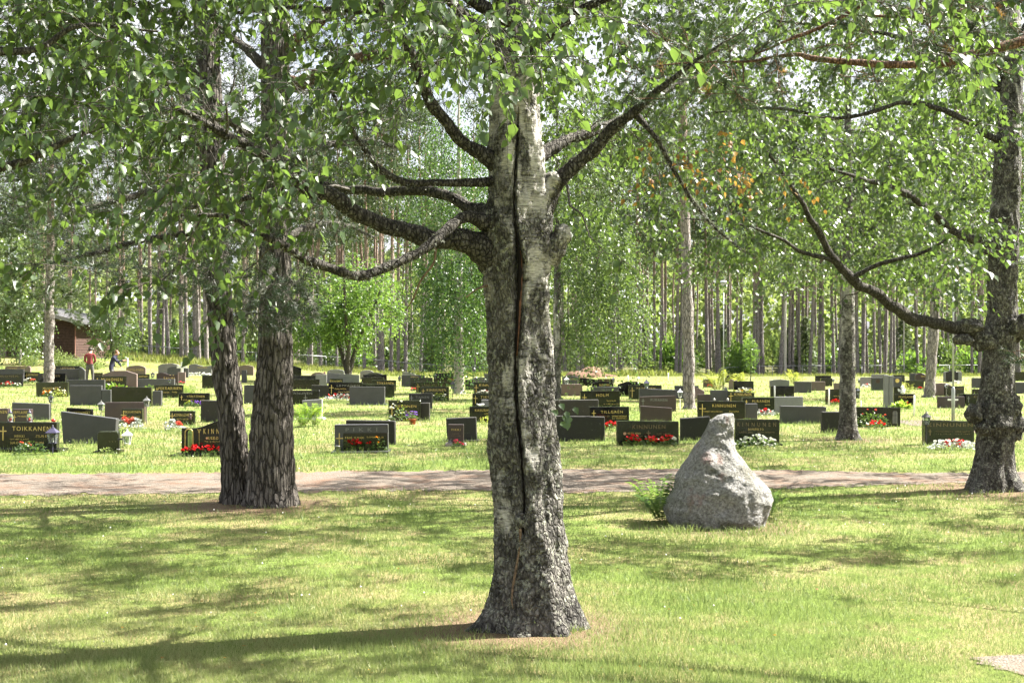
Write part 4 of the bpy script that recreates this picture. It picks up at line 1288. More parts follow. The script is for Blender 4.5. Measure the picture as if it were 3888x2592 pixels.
# young spruces and bushes under the pines
def spruce_mesh(seed):
    R = np.random.default_rng(seed)
    n = 1500
    z = 3.2 * R.random(n) ** 1.3 + .15
    r = np.maximum(.04, (3.4 - z) * .30) * np.sqrt(R.random(n))
    a = R.integers(0, 9, n) * .7 + np.floor(z / .22) * .37 + R.normal(0, .16, n)
    Pp = np.stack([r * np.cos(a), r * np.sin(a), z - .12 * r], axis=1)
    D = np.stack([np.cos(a), np.sin(a), R.normal(-.25, .3, n)], axis=1)
    me = leaf_mesh('crown', Pp, D, np.array([0, 0, 1.]) + R.normal(0, .4, (n, 3)), R.uniform(.13, .28, n), (DIAM[0] * np.array([1, .55, 1]), DIAM[1]))
    me.materials.append(M['spruce_needle'])
    mb = MB(); mb.tube([(0, 0, -.05), (0, 0, 3.35)], [.04, .008], 6)
    tm = mb.mesh('trunk'); tm.materials.append(M['branch_bark'])
    return tm, me
SPM = [spruce_mesh(80 + i) for i in range(3)]
for i in range(110):
    d = rnd.uniform(106, 160)
    c = rnd.uniform(500, 4000)
    x = (c - CX) / F * d
    e = tag(empty('spruce_tree', (x, d, tz(x, d) - .03), rnd.uniform(0, 6)), 'young spruce growing under the tall forest pines', 'tree', 'young spruces in the wood')
    s = rnd.uniform(.5, 1.6)
    e.scale = (s * 1.05, s * 1.05, s)
    for nm, me in zip(('trunk', 'crown'), SPM[i % 3]):
        o = bpy.data.objects.new(nm, me); link(o, e)
        if nm == 'crown': o['kind'] = 'stuff'
def bush_mesh(seed, leaf, n=900, size=(.12, .22), flat=1.0):
    R = np.random.default_rng(seed)
    cc = unit(R.normal(0, 1, (26, 3))) * R.random((26, 1)) ** .4
    cc[:, 2] = np.abs(cc[:, 2]) * flat
    Pp = cc[R.integers(0, 26, n)] + R.normal(0, .17, (n, 3))
    Pp[:, 2] = np.abs(Pp[:, 2])
    me = leaf_mesh('foliage', Pp, R.normal(0, 1, (n, 3)), R.normal(0, .7, (n, 3)) + np.array([0, 0, .6]), R.uniform(size[0], size[1], n), DIAM)
    me.materials.append(M[leaf])
    mb = MB()
    for c in cc[:9]:
        mb.tube([(0, 0, -.03), tuple(c * .5), tuple(c)], [.03, .018, .006], 4)
    sm = mb.mesh('stem'); sm.materials.append(M['branch_bark'])
    return sm, me
def bush(name, label, x, y, sx, sz, kit, group=None):
    e = tag(empty(name, (x, y, tz(x, y) - .02), rnd.uniform(0, 6)), label, 'bush', group)
    e.scale = (sx, sx, sz)
    for nm, me in zip(('stem', 'foliage'), kit):
        o = bpy.data.objects.new(nm, me); link(o, e)
        if nm == 'foliage': o['kind'] = 'stuff'
    return e
BK = [bush_mesh(90 + i, ('bush_leaf', 'rowan_leaf', 'birch_leaf_pale')[i % 3]) for i in range(5)]
for i in range(150):
    d = rnd.uniform(101, 165)
    c = rnd.uniform(-100, 4050)
    if c < 480: d = rnd.uniform(92, 150)
    x = (c - CX) / F * d
    bush('undergrowth_bush', 'leafy green bush in the undergrowth of the pine wood', x, d, rnd.uniform(.8, 2.2), rnd.uniform(.9, 3.2), BK[i % 5], 'bushes under the forest pines')
# the wood goes on behind: a far mass of trunks and crowns
R = np.random.default_rng(71)
n = 70000
c = R.uniform(-700, 4600, n); d = R.uniform(178, 235, n)
z = 20 * R.random(n) ** 1.1 - 1
cl = np.array([noise.noise(Vector((a * .012, b * .05, q * .35))) for a, b, q in zip(c, d, z)])
ok = cl > -.30 + np.clip((z - 13) * .04, 0, 1)
Pp = np.stack([(c - CX) / F * d, d, z], axis=1)[ok]
me = leaf_mesh('forest', Pp, R.normal(0, 1, Pp.shape), R.normal(0, 1, Pp.shape), R.uniform(.7, 1.5, len(Pp)), DIAM)
tag(part('forest', me, None, M['bush_leaf']), 'dense green wood closing the view behind the pines', None, None, 'stuff')

# ------------------------------------------------------------------ heath strip with tall meadow grass along the wood's edge
n = 60000
c = R.uniform(-200, 4100, n)
lo = np.interp(c, [0, 700, 1400, 2200, 2700, 3888], [86, 83, 86, 84, 92, 93])
d = lo + R.random(n) ** 1.2 * 26
x = (c - CX) / F * d
zz = np.array([tz(a, b) for a, b in zip(x, d)])
D = np.stack([R.normal(0, .35, n), R.normal(0, .35, n), np.ones(n)], axis=1)
hh = R.uniform(.12, .42, n) * np.where((c > 2350) & (c < 2560) | (c < 900), 1.5, 1)
me = leaf_mesh('meadow_grass', np.stack([x, d, zz], axis=1), D, R.normal(0, 1, (n, 3)), hh, (DIAM[0] * np.array([1, .22, .3]), DIAM[1]))
tag(part('meadow_grass', me, None, M['meadow_blade']), 'tall uncut meadow grass at the edge of the wood', None, None, 'stuff')

# ------------------------------------------------------------------ pipe-topped wire fence at the wood's edge
def fence(label, pts, hgt):
    """pts: (column, row of the rail, distance)"""
    base = [P(a, b, d) - Vector((0, 0, hgt)) for a, b, d in pts]
    o0 = base[0]
    root = tag(empty('wire_fence', o0), label, 'fence')
    path = smooth_path([tuple(p) for p in base], 400)
    acc, last = 0.0, Vector(path[0]); posts = [last]
    for p in path[1:]:
        p = Vector(p); acc += (p - last).length; last = p
        if acc > 2.4: posts.append(p); acc = 0
    mb = MB(); mb.tube([(0, 0, -.3), (0, 0, hgt)], .024, 8); pm = mb.mesh('post', True); pm.materials.append(M['galvanised'])
    wm = MB()
    for a, b in zip(posts, posts[1:]):
        part('post', pm, root, None, a - o0)
        rm = MB(); rm.tube([a - o0 + Vector((0, 0, hgt)), b - o0 + Vector((0, 0, hgt))], .028, 8)
        part('rail', rm.mesh('rail', True), root, M['galvanised'])
        for k in range(7):
            zq = hgt * (.06 + .14 * k)
            wm.tube([a - o0 + Vector((0, 0, zq)), b - o0 + Vector((0, 0, zq))], .0035, 3, caps=False)
        for k in range(12):
            t0 = k / 12
            p = a.lerp(b, t0) - o0
            wm.tube([p, p + Vector((0, 0, hgt))], .0035, 3, caps=False)
    part('wire_mesh', wm.mesh('wire_mesh'), root, M['galvanised'])['kind'] = 'stuff'
fence('grey pipe-railed fence running downhill behind the left graves', [(430, 1306, 90), (800, 1328, 91), (1371, 1361, 94), (1593, 1381, 97), (1900, 1397, 99), (2150, 1402, 100)], .95)
fence('low grey pipe-railed wire fence behind the right graves', [(2738, 1396, 102), (2830, 1392, 103), (2963, 1388, 104), (3450, 1387, 105), (3900, 1384, 106), (4300, 1382, 107)], .95)

# ------------------------------------------------------------------ heap of earth
mb = MB()
for (a, b, d, r, sq) in ((2205, 1428, 82, 1.2, (1, .8, .36)), (2245, 1424, 84, 1.3, (.8, .8, .46)), (2285, 1430, 85, 1.0, (1, .8, .30))):
    p = P(a, b, d); p.z = tz(p.x, p.y) - .05
    mb.blob(p, r, d, .35, 24, 12, sq=sq)
tag(part('earth_mound', mb.mesh('earth_mound', True), None, M['soil_mound']), 'heap of bare reddish earth behind the far graves', 'mound')

# ------------------------------------------------------------------ log-brown building
BX, BY = -26.8, 79.0                              # front right corner
BZ = 1.15
bld = tag(empty('log_building', (BX, BY, BZ)), 'dark brown boarded building with a low grey gable roof', 'building')
hw, wallh, rise, dep = 3.55, 2.35, .92, 9.0
def gable_h(xl):
    return wallh + rise * (1 - abs(xl + hw) / hw)
mb = MB(); mb.box(-2 * hw + .03, -.03, .04, dep, -.9, wallh - .06); part('wall_core', mb.mesh('wall_core'), bld, M['crack_dark'])
k = 0
z = .12
while z < wallh + rise - .12:
    if z < wallh: x0, x1 = -2 * hw, 0.0
    else:
        f = 1 - (z + .15 - wallh) / rise
        x0, x1 = -hw - hw * f, -hw + hw * f
    if x1 - x0 > .3:
        mb = MB()
        mb.add([(x0, -.02, z), (x1, -.02, z), (x1, .04, z), (x0, .04, z), (x0, .0, z + .155), (x1, .0, z + .155), (x1, .04, z + .155), (x0, .04, z + .155)],
               [(0, 3, 2, 1), (4, 5, 6, 7), (0, 1, 5, 4), (1, 2, 6, 5), (2, 3, 7, 6), (3, 0, 4, 7)])
        part('plank', mb.mesh('plank'), bld, M['plank_brown'])
        if z < wallh:
            mb = MB()
            mb.add([(.02, .06, z), (.02, dep, z), (-.03, dep, z), (-.03, .06, z), (0, .06, z + .155), (0, dep, z + .155), (-.03, dep, z + .155), (-.03, .06, z + .155)],
                   [(0, 3, 2, 1), (4, 5, 6, 7), (0, 1, 5, 4), (1, 2, 6, 5), (2, 3, 7, 6), (3, 0, 4, 7)])
            part('plank', mb.mesh('plank'), bld, M['plank_brown'])
    z += .165
mb = MB(); mb.box(-2 * hw - .05, .05, -.03, dep, -.9, .115); part('foundation', mb.mesh('foundation'), bld, M['grey_granite'])
rf = empty('roof', (0, 0, 0), 0, bld)
for s in (0, 1):
    mb = MB()
    e = .75
    xe = (hw + e) * (1 if s else -1) - hw
    ze = wallh - rise * e / hw
    for (y0, y1, up, mi) in ((-.7, dep + .6, .0, 0),):
        mb.add([(-hw, y0, wallh + rise + .02), (xe, y0, ze + .02), (xe, y1, ze + .02), (-hw, y1, wallh + rise + .02), (-hw, y0, wallh + rise + .16), (xe, y0, ze + .16), (xe, y1, ze + .16), (-hw, y1, wallh + rise + .16)],
               [(0, 3, 2, 1), (4, 5, 6, 7), (0, 1, 5, 4), (1, 2, 6, 5), (2, 3, 7, 6), (3, 0, 4, 7)])
    part('roof_slope', mb.mesh('roof_slope'), rf, M['roof_felt'])
    mb = MB()
    mb.add([(-hw, -.75, wallh + rise - .06), (xe, -.75, ze - .06), (xe, -.71, ze - .06), (-hw, -.71, wallh + rise - .06), (-hw, -.75, wallh + rise + .17), (xe, -.75, ze + .17), (xe, -.71, ze + .17), (-hw, -.71, wallh + rise + .17)],
           [(0, 3, 2, 1), (4, 5, 6, 7), (0, 1, 5, 4), (1, 2, 6, 5), (2, 3, 7, 6), (3, 0, 4, 7)])
    part('fascia', mb.mesh('fascia'), rf, M['fascia_board'])
mb = MB(); mb.tube([(.12, -.07, 2.2), (.10, -.07, 1.9), (.06, -.07, .25), (.22, -.10, .08)], .045, 8); part('downpipe', mb.mesh('downpipe', True), bld, M['rust_metal'])
mb = MB(); mb.box(-2.35, -1.35, -.09, -.03, 1.32, 1.46); part('white_board', mb.mesh('white_board'), bld, M['white_paint'])
dr_ = MB(); dr_.box(-5.4, -4.15, -.08, -.02, .12, 1.95); dd = part('door', dr_.mesh('door'), bld, M['door_grey'])
mb = MB(); mb.box(-4.35, -4.27, -.13, -.08, 1.0, 1.1); part('handle', mb.mesh('handle'), dd, M['pale_metal'])
mb = MB(); mb.box(-5.5, -4.05, -.09, -.03, 1.97, 2.10); part('lintel_board', mb.mesh('lintel_board'), bld, M['fascia_board'])
mb = MB(); mb.box(-5.9, -3.8, -1.2, -.05, -.3, .06); part('door_step', mb.mesh('door_step'), bld, M['pale_granite'])
JK = [bush_mesh(120 + i, 'bush_leaf', 1500, (.05, .11), .9) for i in range(2)]
for i, (a, d, s, zz) in enumerate(((105, 74, .95, .72), (130, 73, .8, .7), (215, 74, .8, .95), (245, 73.5, .75, .7), (285, 73, .9, .6), (322, 74, .9, .62), (350, 73, .8, .8))):
    x = (a - CX) / F * d
    bush('juniper_bush', 'low juniper bush before the log building, %s from the left' % ('first', 'second', 'third', 'fourth', 'fifth', 'sixth', 'seventh')[i], x, d, s, zz * 1.2, JK[i % 2], 'low bushes along the log building')

# ------------------------------------------------------------------ lamp posts
def lamp_post(label, base, r, zs, h):
    root = tag(empty('lamp_post', base), label, 'lamp post')
    mb = MB(); mb.lathe([(r, -.1), (r, zs - .06), (r * .9, zs - .02), (r * .6, zs), (r * .55, zs + .01)], 16); part('base_sleeve', mb.mesh('base_sleeve', True), root, M['grey_steel'])
    mb = MB(); mb.tube([(0, 0, zs - .02), (0, 0, h)], [r * .55, r * .42], 12); part('pole', mb.mesh('pole', True), root, M['grey_steel'])
    mb = MB(); mb.lathe([(.03, h - .02), (.12, h + .05), (.17, h + .32), (.15, h + .34)], 14); part('lamp_globe', mb.mesh('lamp_globe', True), root, M['plaster_white'])
    mb = MB(); mb.lathe([(.22, h + .34), (.20, h + .38), (.03, h + .46)], 14); part('lamp_cap', mb.mesh('lamp_cap', True), root, M['grey_steel'])
lamp_post('grey steel lamp post rising in front of the gnarled birch', G(3619, 1596), .042, .80, 4.3)
lamp_post('thin pale lamp post between two yellow ferns', G(2747, 1484), .045, .78, 4.2)
# ------------------------------------------------------------------ gravestones
def text_mesh(s, mat, depth=.002):
    cu = bpy.data.curves.new('lettering', 'FONT')
    cu.body = s
    cu.size = 1
    cu.extrude = depth
    cu.resolution_u = 2
    cu.align_x = 'LEFT'
    if len(s) > 2: cu.space_character = 1.25
    o = bpy.data.objects.new('lettering', cu)
    me = bpy.data.meshes.new_from_object(o)
    bpy.data.objects.remove(o)
    bpy.data.curves.remove(cu)
    me.name = 'lettering'
    n = len(me.vertices)
    co = np.zeros(n * 3, np.float32)
    me.vertices.foreach_get('co', co)
    co = co.reshape(-1, 3)
    lo, hi = co.min(0), co.max(0)
    co[:, 0] = (co[:, 0] - lo[0]) / (hi[0] - lo[0])
    co[:, 1] = (co[:, 1] - lo[1]) / (hi[1] - lo[1])
    q = np.stack([co[:, 0], -(co[:, 2]) , co[:, 1]], axis=1)     # lies in the x-z plane, front towards -y
    me.vertices.foreach_set('co', q.ravel())
    me.materials.clear()
    me.materials.append(M[mat])
    me.update()
    return me
_TM = {}
def text_part(parent, s, mat, x0, x1, z0, z1, y):
    if (s, mat) not in _TM: _TM[(s, mat)] = text_mesh(s, mat)
    o = part('lettering', _TM[(s, mat)], parent, None, (x0, y, z0))
    o.scale = (x1 - x0, 1, z1 - z0)
    return o

def top_shape(kind, u):
    if kind == 'arch': return -.16 * (2 * u - 1) ** 2
    if kind == 'higharch': return -.30 * abs(2 * u - 1) ** 2.2
    if kind == 'bow': return -.20 * max(0, abs(2 * u - 1) - .35) / .65
    if kind == 'wave': return -.10 + .10 * math.sin(2 * math.pi * (u + .05)) - .05 * abs(2 * u - 1) ** 4
    if kind == 'wave2': return -.10 - .10 * math.sin(2 * math.pi * (u + .05)) - .06 * abs(2 * u - 1) ** 4
    if kind == 'slope': return -.28 * u * u
    if kind == 'peak': return -.22 * abs(2 * u - 1)
    if kind == 'natural': return .05 * noise.noise(Vector((u * 5, 3.3, 0))) - .22 * abs(2 * u - 1) ** 3
    if kind == 'round': return -.14 * max(0, (abs(2 * u - 1) - .8) / .2) ** 2
    if kind == 'curl': return -.02 - .16 * max(0, u - .1) + .10 * math.exp(-((u - .0) / .12) ** 2)
    return 0.0

SIDES = {'black_granite': 'sawn_granite', 'green_granite': 'sawn_granite', 'grey_granite': 'sawn_granite', 'pale_granite': 'pale_granite', 'brown_granite': 'sawn_brown', 'rose_granite': 'rose_granite', 'rough_granite': 'rough_granite'}
MK = {'k': 'black_granite', 'g': 'green_granite', 'y': 'grey_granite', 'p': 'pale_granite', 'b': 'brown_granite', 'o': 'rose_granite', 'r': 'rough_granite'}

def outline_slab(pts, t, bev=.006):
    """closed outline in x-z, front at y=0, extruded back"""
    bm = bmesh.new()
    fr = [bm.verts.new((x, 0, z)) for x, z in pts]
    bk = [bm.verts.new((x, t, z)) for x, z in pts]
    n = len(pts)
    f1 = bm.faces.new(fr)
    f2 = bm.faces.new(list(reversed(bk)))
    for i in range(n):
        f = bm.faces.new((fr[(i + 1) % n], fr[i], bk[i], bk[(i + 1) % n]))
        f.material_index = 1
    bmesh.ops.recalc_face_normals(bm, faces=bm.faces[:])
    ed = [e for e in bm.edges if len(e.link_faces) == 2 and e.calc_face_angle(0) > .6]
    try:
        bmesh.ops.bevel(bm, geom=ed, offset=bev, segments=1, affect='EDGES', profile=.5)
    except Exception:
        pass
    for f in bm.faces:
        f.material_index = 0 if abs(f.normal.y) > .9 else 1
    me = bpy.data.meshes.new('slab')
    bm.to_mesh(me)
    bm.free()
    return me

GR = {}
def stone(key, xl, xr, yt, yb, shape, mk, label, text=(), cross=None, plinth=None, thick=.14, yaw=0.0, bot=(0, 0), side=None, frame=None, tall_base=0):
    """one gravestone; columns and rows of its front face in the photograph give its place on the ground and its size"""
    ytl, ytr = yt if isinstance(yt, tuple) else (yt, yt)
    g = G((xl + xr) / 2, yb)
    d = g.y
    k = d / F
    w = (xr - xl) * k
    hl, hr = (yb - ytl) * k, (yb - ytr) * k
    root = tag(empty('gravestone', g, yaw), label, 'gravestone', 'gravestones on the lawn')
    pts = [(-w / 2 + bot[0] * k, -.08), (w / 2 + bot[1] * k, -.08)]
    nn = 2 if shape == 'rect' else 28
    hm = max(hl, hr)
    for i in range(nn):
        u = 1 - i / (nn - 1)
        z = (hl + (hr - hl) * u) + hm * top_shape(shape, u)
        pts.append((-w / 2 + w * u, z))
    me = outline_slab(pts, thick, .012 if mk == 'r' else .006)
    fm = MK[mk]
    sm = side or SIDES[fm]
    if yaw == 0: root.rotation_euler = (rnd.uniform(-.012, .012), rnd.uniform(-.008, .008), rnd.uniform(-.05, .05))
    slab = part('slab', me, root, [M[fm], M[sm]])
    if plinth:
        pw, ph = plinth[:2]
        mb = MB()
        mb.box(-w / 2 - pw, w / 2 + pw, -.12 if len(plinth) < 3 else -plinth[2], thick + .08, -.05, ph)
        part('plinth', mb.mesh('plinth'), root, [M[fm if mk in 'kgy' else sm]])
    for (s, x0, x1, y0, y1, m) in text:
        text_part(root, s, {'G': 'gold_letter', 'D': 'dim_letter', 'Y': 'grey_letter'}[m], -w / 2 + w * x0, -w / 2 + w * x1, hm * (1 - y1), hm * (1 - y0), -.004)
    if cross:
        cx, c0, c1 = cross[:3]
        mt = M['gold_letter' if len(cross) < 4 else cross[3]]
        x = -w / 2 + w * cx
        z0, z1 = hm * (1 - c1), hm * (1 - c0)
        l = (z1 - z0)
        t_ = max(.008, l * .03)
        mb = MB()
        mb.box(x - t_, x + t_, -.008, .001, z0, z1)
        mb.box(x - l * .24, x + l * .24, -.007, .001, z1 - l * .34 - t_, z1 - l * .34 + t_)
        part('cross', mb.mesh('cross'), root, mt)
    GR[key] = (root, g, w, hm, k)
    return root

# --- left part of the cemetery, front rows first
a1 = stone('A1', -15, 213, 1603, 1714, 'rect', 'k', 'wide black polished gravestone with gold letters, two glass lanterns standing on top', [('TOIKKANEN', .27, .90, .14, .29, 'G'), ('HEIKKI', .31, .47, .43, .51, 'G'), ('SYLVI ELI', .66, .88, .43, .51, 'G'), ('*25.9.1889 +3.6.1945', .23, .54, .55, .60, 'G'), ('SULO MATTI', .24, .56, .66, .74, 'G'), ('ELMA', .66, .80, .66, .74, 'G')], (.12, .14, .62), (.12, .05, .22), .16, side='sawn_brown')
stone('A2', 230, 443, (1561, 1590), 1683, 'rect', 'y', 'large grey slab seen from behind, its top slanting down to one side', thick=.16, bot=(10, -8))
stone('A3', 370, 450, 1638, 1718, 'round', 'g', 'small mossy dark headstone with a tin cup at its foot', [('* * *', .55, .9, .45, .5, 'D')], None, (.04, .03), .13)
r = stone('A4', 689, 922, (1599, 1592), 1729, 'wave2', 'k', 'black gravestone with an arched window and red begonias, half behind the twin pine', [('K I N N U N E N', .36, .93, .26, .40, 'G'), ('USKO', .44, .60, .48, .56, 'G'), ('*17. 3.1917 +13. 5.', .38, .70, .59, .64, 'G')], None, (.10, .03, .30), .15)
g_, w_, h_ = GR['A4'][1:4]
mb = MB()                                        # the arched window: bright glass behind a gold rim with a bar cross
cx_, zz = -w_ / 2 + w_ * .125, .13
ar = [(cx_ + .062 * math.cos(math.pi * i / 16), .36 + .062 * math.sin(math.pi * i / 16)) for i in range(17)]
mb.tube([(cx_ + .062, -.006, zz)] + [(x, -.006, z) for x, z in ar] + [(cx_ - .062, -.006, zz)], .008, 6)
part('window_rim', mb.mesh('window_rim'), r, M['gold_letter'])
mb = MB(); mb.add([(cx_ + .035, -.004, zz)] + [(cx_ + .02 + (x - cx_) * .62, -.004, z - .01) for x, z in ar] + [(cx_ - .02, -.004, zz)], [tuple(range(19))]); part('window_pane', mb.mesh('window_pane'), r, M['lime_glass'] if 'lime_glass' in M else plain('lime_glass', (.30, .42, .12), .5, .3))
mb = MB(); mb.box(cx_ + .012, cx_ + .020, -.012, -.003, zz, .39); mb.box(cx_ - .015, cx_ + .048, -.011, -.003, .33, .338); part('window_cross', mb.mesh('window_cross'), r, M['black_metal'])
mb = MB()
for q in (-.02, 0, .02): mb.tube([(-w_ / 2 + w_ * .29, -.006, .10), (-w_ / 2 + w_ * .29, -.006, .36), (-w_ / 2 + w_ * .29 + q * 1.2, -.006, .42)], .005, 4)
part('wheat_emblem', mb.mesh('wheat_emblem'), r, M['gold_letter'])
mb = MB(); mb.tube([(-w_ / 2 + w_ * .415, -.008, h_ * .48), (-w_ / 2 + w_ * .415, .001, h_ * .48)], .018, 16); part('disc', mb.mesh('disc'), r, M['copper_disc'])
stone('A5', 46, 117, 1553, 1622, 'rect', 'b', 'small brown headstone with pale top edge peeping over the wide black stone', [('URPILAINEN', .05, .93, .10, .25, 'G'), ('PYYNIEMI', .3, .9, .36, .44, 'G')], (.12, .3, .7), None, .13)
stone('A5b', -40, 31, 1551, 1622, 'rect', 'b', 'small brown headstone cut off by the left picture edge', [('PIILAINEN', .05, .95, .10, .25, 'G')], None, None, .13)
stone('A6', 46, 186, (1528, 1533), 1594, 'rect', 'y', 'grey slab seen from behind with a bright sunlit side and a lantern above', thick=.15)
stone('A7', 251, 347, (1548, 1553), 1606, 'rect', 'k', 'low black headstone just behind the slanted grey slab', [('MARTINMÄKI', .22, .93, .2, .42, 'G')], (.1, .2, .9), None, .14)
stone('A8', 398, 548, 1527, 1602, 'rect', 'b', 'brown polished slab seen from behind beside a small lantern', thick=.16)
stone('A9', 462, 540, 1551, 1611, 'rect', 'g', 'small dark headstone behind pink begonias and silver leaves', [('PEKKARINEN', .08, .93, .13, .28, 'G'), ('KUUSJÄRVI', .3, .7, .34, .40, 'D'), ('VILHELMIINA', .3, .88, .48, .58, 'G'), ('PEKKARINEN', .42, .86, .62, .70, 'G')], (.1, .15, .9), None, .13)
stone('A10', 645, 737, 1560, 1614, 'rect', 'g', 'small dark headstone with pale edges and a bronze cherub before it', [('KINNUNEN', .18, .92, .18, .38, 'G'), ('AKSELI SAKARI', .28, .75, .52, .62, 'G')], (.1, .15, .7), None, .14)
stone('A11', 762, 900, (1519, 1522), 1602, 'rect', 'r', 'rough speckled grey slab beside the twin pine trunk', thick=.16, side='pale_granite')
stone('A12', 678, 794, 1492, 1542, 'rect', 'k', 'black gravestone above a pot of yellow and violet pansies', [('VÄNTÖNEN', .27, .85, .14, .32, 'G'), ('JUHO JAAKKO', .15, .50, .48, .57, 'G'), ('ANNI', .70, .84, .48, .57, 'G')], (.1, .18, .55), None, .14)
stone('A13', 424, 574, (1467, 1471), 1541, 'rect', 'k', 'large black mirror-polished slab reflecting red flowers', thick=.16)
stone('A14', 579, 612, 1484, 1541, 'rect', 'y', 'narrow grey stone standing right beside the mirror-black slab', thick=.15)
stone('A15', 265, 385, 1463, 1538, 'rect', 'y', 'big plain grey slab with weather streaks behind a lantern pair', thick=.15)
stone('A16', 386, 420, 1479, 1538, 'rect', 'y', 'narrow grey stone between the streaked grey slab and the mirror-black slab', thick=.15)
stone('A17', 138, 257, 1451, 1506, 'rect', 'g', 'greenish black gravestone with orange marigolds and a gold cross at its end', [('MUHONEN', .22, .72, .33, .52, 'G'), ('TOIVO EMIL', .18, .38, .60, .67, 'G'), ('HILMA', .65, .82, .60, .67, 'G')], (.90, .42, .95), None, .14)
stone('A18', 587, 694, 1461, 1510, 'rect', 'g', 'dark green gravestone flanked by ferns, a small lantern on top', [('PEKKARINEN', .14, .95, .16, .36, 'G'), ('PYYKÖNEN', .24, .52, .52, .62, 'G'), ('TYYNE', .62, .80, .52, .62, 'G')], (.09, .2, .58), None, .14)
stone('A19', 251, 396, 1441, 1497, 'rect', 'y', 'wide grey slab rising behind the streaked one', thick=.15)
stone('A20', 365, 478, 1428, 1478, 'rect', 'k', 'black gravestone in front of the brown bow-topped one, hostas below', [('MUHONEN', .18, .88, .14, .36, 'G')], (.05, .12, .35), None, .14)
stone('A21', 389, 520, 1407, 1474, 'bow', 'o', 'tall brownish grey stone with a raised bow top', thick=.15)
stone('A22', 522, 662, 1438, 1476, 'rect', 'y', 'long low blue-grey slab with a little lantern before it', thick=.15)
stone('A23', 593, 676, 1414, 1462, 'wave', 'b', 'brown polished stone with a wavy top and doves carved above the name', [('SALMI', .34, .84, .36, .55, 'G'), ('v v', .62, .82, .16, .26, 'G')], None, None, .14)
stone('A24', 674, 703, 1413, 1456, 'rect', 'o', 'narrow stone behind the wavy brown one below the white cross', thick=.14)
stone('A25', -20, 84, 1419, 1467, 'rect', 'k', 'black stone at the left edge with red and white flowers before it', [('IKONEN', .2, .85, .12, .26, 'D')], None, None, .15)
stone('A25b', -30, 88, 1401, 1450, 'rect', 'y', 'grey slab close behind the black stone at the left edge', thick=.15)
stone('A26', 90, 147, 1412, 1449, 'rect', 'g', 'small dark stone with pink and white flowers left of the straight pine', [('KINHU', .32, .95, .16, .38, 'G')], (.2, .1, .9), None, .14)
stone('A27', 144, 249, 1417, 1452, 'rect', 'k', 'low black stone in front of the straight pine trunk', [('MUHONEN', .15, .8, .15, .4, 'D')], None, None, .15)
stone('A28', 205, 300, 1389, 1438, 'rect', 'k', 'black stone with bright gold name right behind a grey slab near the hedge', [('LEPPÄNEN', .27, .82, .08, .24, 'G')], (.06, .08, .3), None, .15)
stone('A29', 189, 303, 1401, 1442, 'rect', 'y', 'grey slab between the straight pine and the man in red', thick=.15)
stone('A30', 18, 116, 1390, 1428, 'round', 'o', 'pale rose stone with rounded shoulders near the juniper bushes', [('TERVONEN', .1, .48, .12, .3, 'G'), ('OJA', .62, .78, .12, .3, 'G')], None, None, .15)
stone('A31', 479, 552, 1387, 1432, 'natural', 'o', 'rough-topped brownish stone beside the crouching man', [('KOTILAINEN', .08, .9, .28, .46, 'G')], None, None, .15)
stone('A32', 300, 322, 1393, 1444, 'slope', 'y', 'small sloping grey stone at the left hand of the man in red', thick=.14)
stone('A33', 349, 388, 1415, 1448, 'rect', 'k', 'small black stone between the two visitors', [('HAAPAPURO', .1, .9, .12, .3, 'D')], None, None, .14)
stone('A34', 600, 680, 1380, 1420, 'natural', 'p', 'pale natural-edged stone behind the white cross', thick=.15)
stone('A35', 635, 714, 1390, 1432, 'natural', 'y', 'grey stone with an arched niche beneath the white cross', thick=.15)
stone('A36', 716, 803, 1382, 1424, 'wave', 'p', 'light grey wavy stone with a bed of white flowers', [('PIISPANEN', .40, .80, .22, .38, 'G')], None, None, .15)
stone('A38', 767, 814, 1425, 1474, 'rect', 'k', 'black stone half hidden by the left pine trunk', thick=.15)
stone('A39', 523, 566, 1420, 1447, 'rect', 'g', 'small dark stone just right of the bow-topped stone', [('HAAPANIEMI', .1, .85, .2, .45, 'G')], None, None, .13)
stone('A40', 904, 962, 1386, 1424, 'arch', 'o', 'brown arched stone seen between the two pine trunks, farthest back', thick=.15)
stone('A41', 917, 936, 1405, 1452, 'rect', 'y', 'slim grey stone seen in the gap of the twin pine', thick=.14)
stone('A42', 926, 965, 1462, 1532, 'rect', 'y', 'blue-grey slab seen in the gap of the twin pine, nearest', thick=.15)
# --- between the twin pine and the split birch
stone('B1', 1086, 1143, 1388, 1432, 'peak', 'k', 'black stone with a low pointed top beside the furrowed trunk', thick=.14)
stone('B2', 1080, 1199, 1425, 1462, 'rect', 'k', 'long low black slab behind another black slab by the pine', thick=.14)
stone('B3', 1080, 1212, 1440, 1478, 'rect', 'k', 'black slab with a sunlit top edge beside the furrowed trunk', thick=.15)
stone('B4', 1198, 1240, 1421, 1466, 'rect', 'p', 'pale upright stone beside the low black slabs', thick=.14)
stone('B5', 1182, 1235, 1413, 1440, 'higharch', 'o', 'brown rounded stone with a small figure, behind the pale upright one', thick=.14)
stone('B6', 1243, 1306, 1402, 1432, 'natural', 'p', 'pale rough-topped stone left of the rowan stems', thick=.15)
stone('B7', 1241, 1364, 1416, 1455, 'curl', 'p', 'wide light grey stone with a curled end behind the rowan stem', [('JÄRVINEN', .35, .75, .2, .36, 'Y')], None, None, .15)
stone('B8', 1252, 1301, 1437, 1466, 'rect', 'g', 'little dark stone with a white edge in front of the rowan', [('KINOSJÄRVI', .18, .92, .18, .48, 'G')], (.08, .12, .6), None, .14)
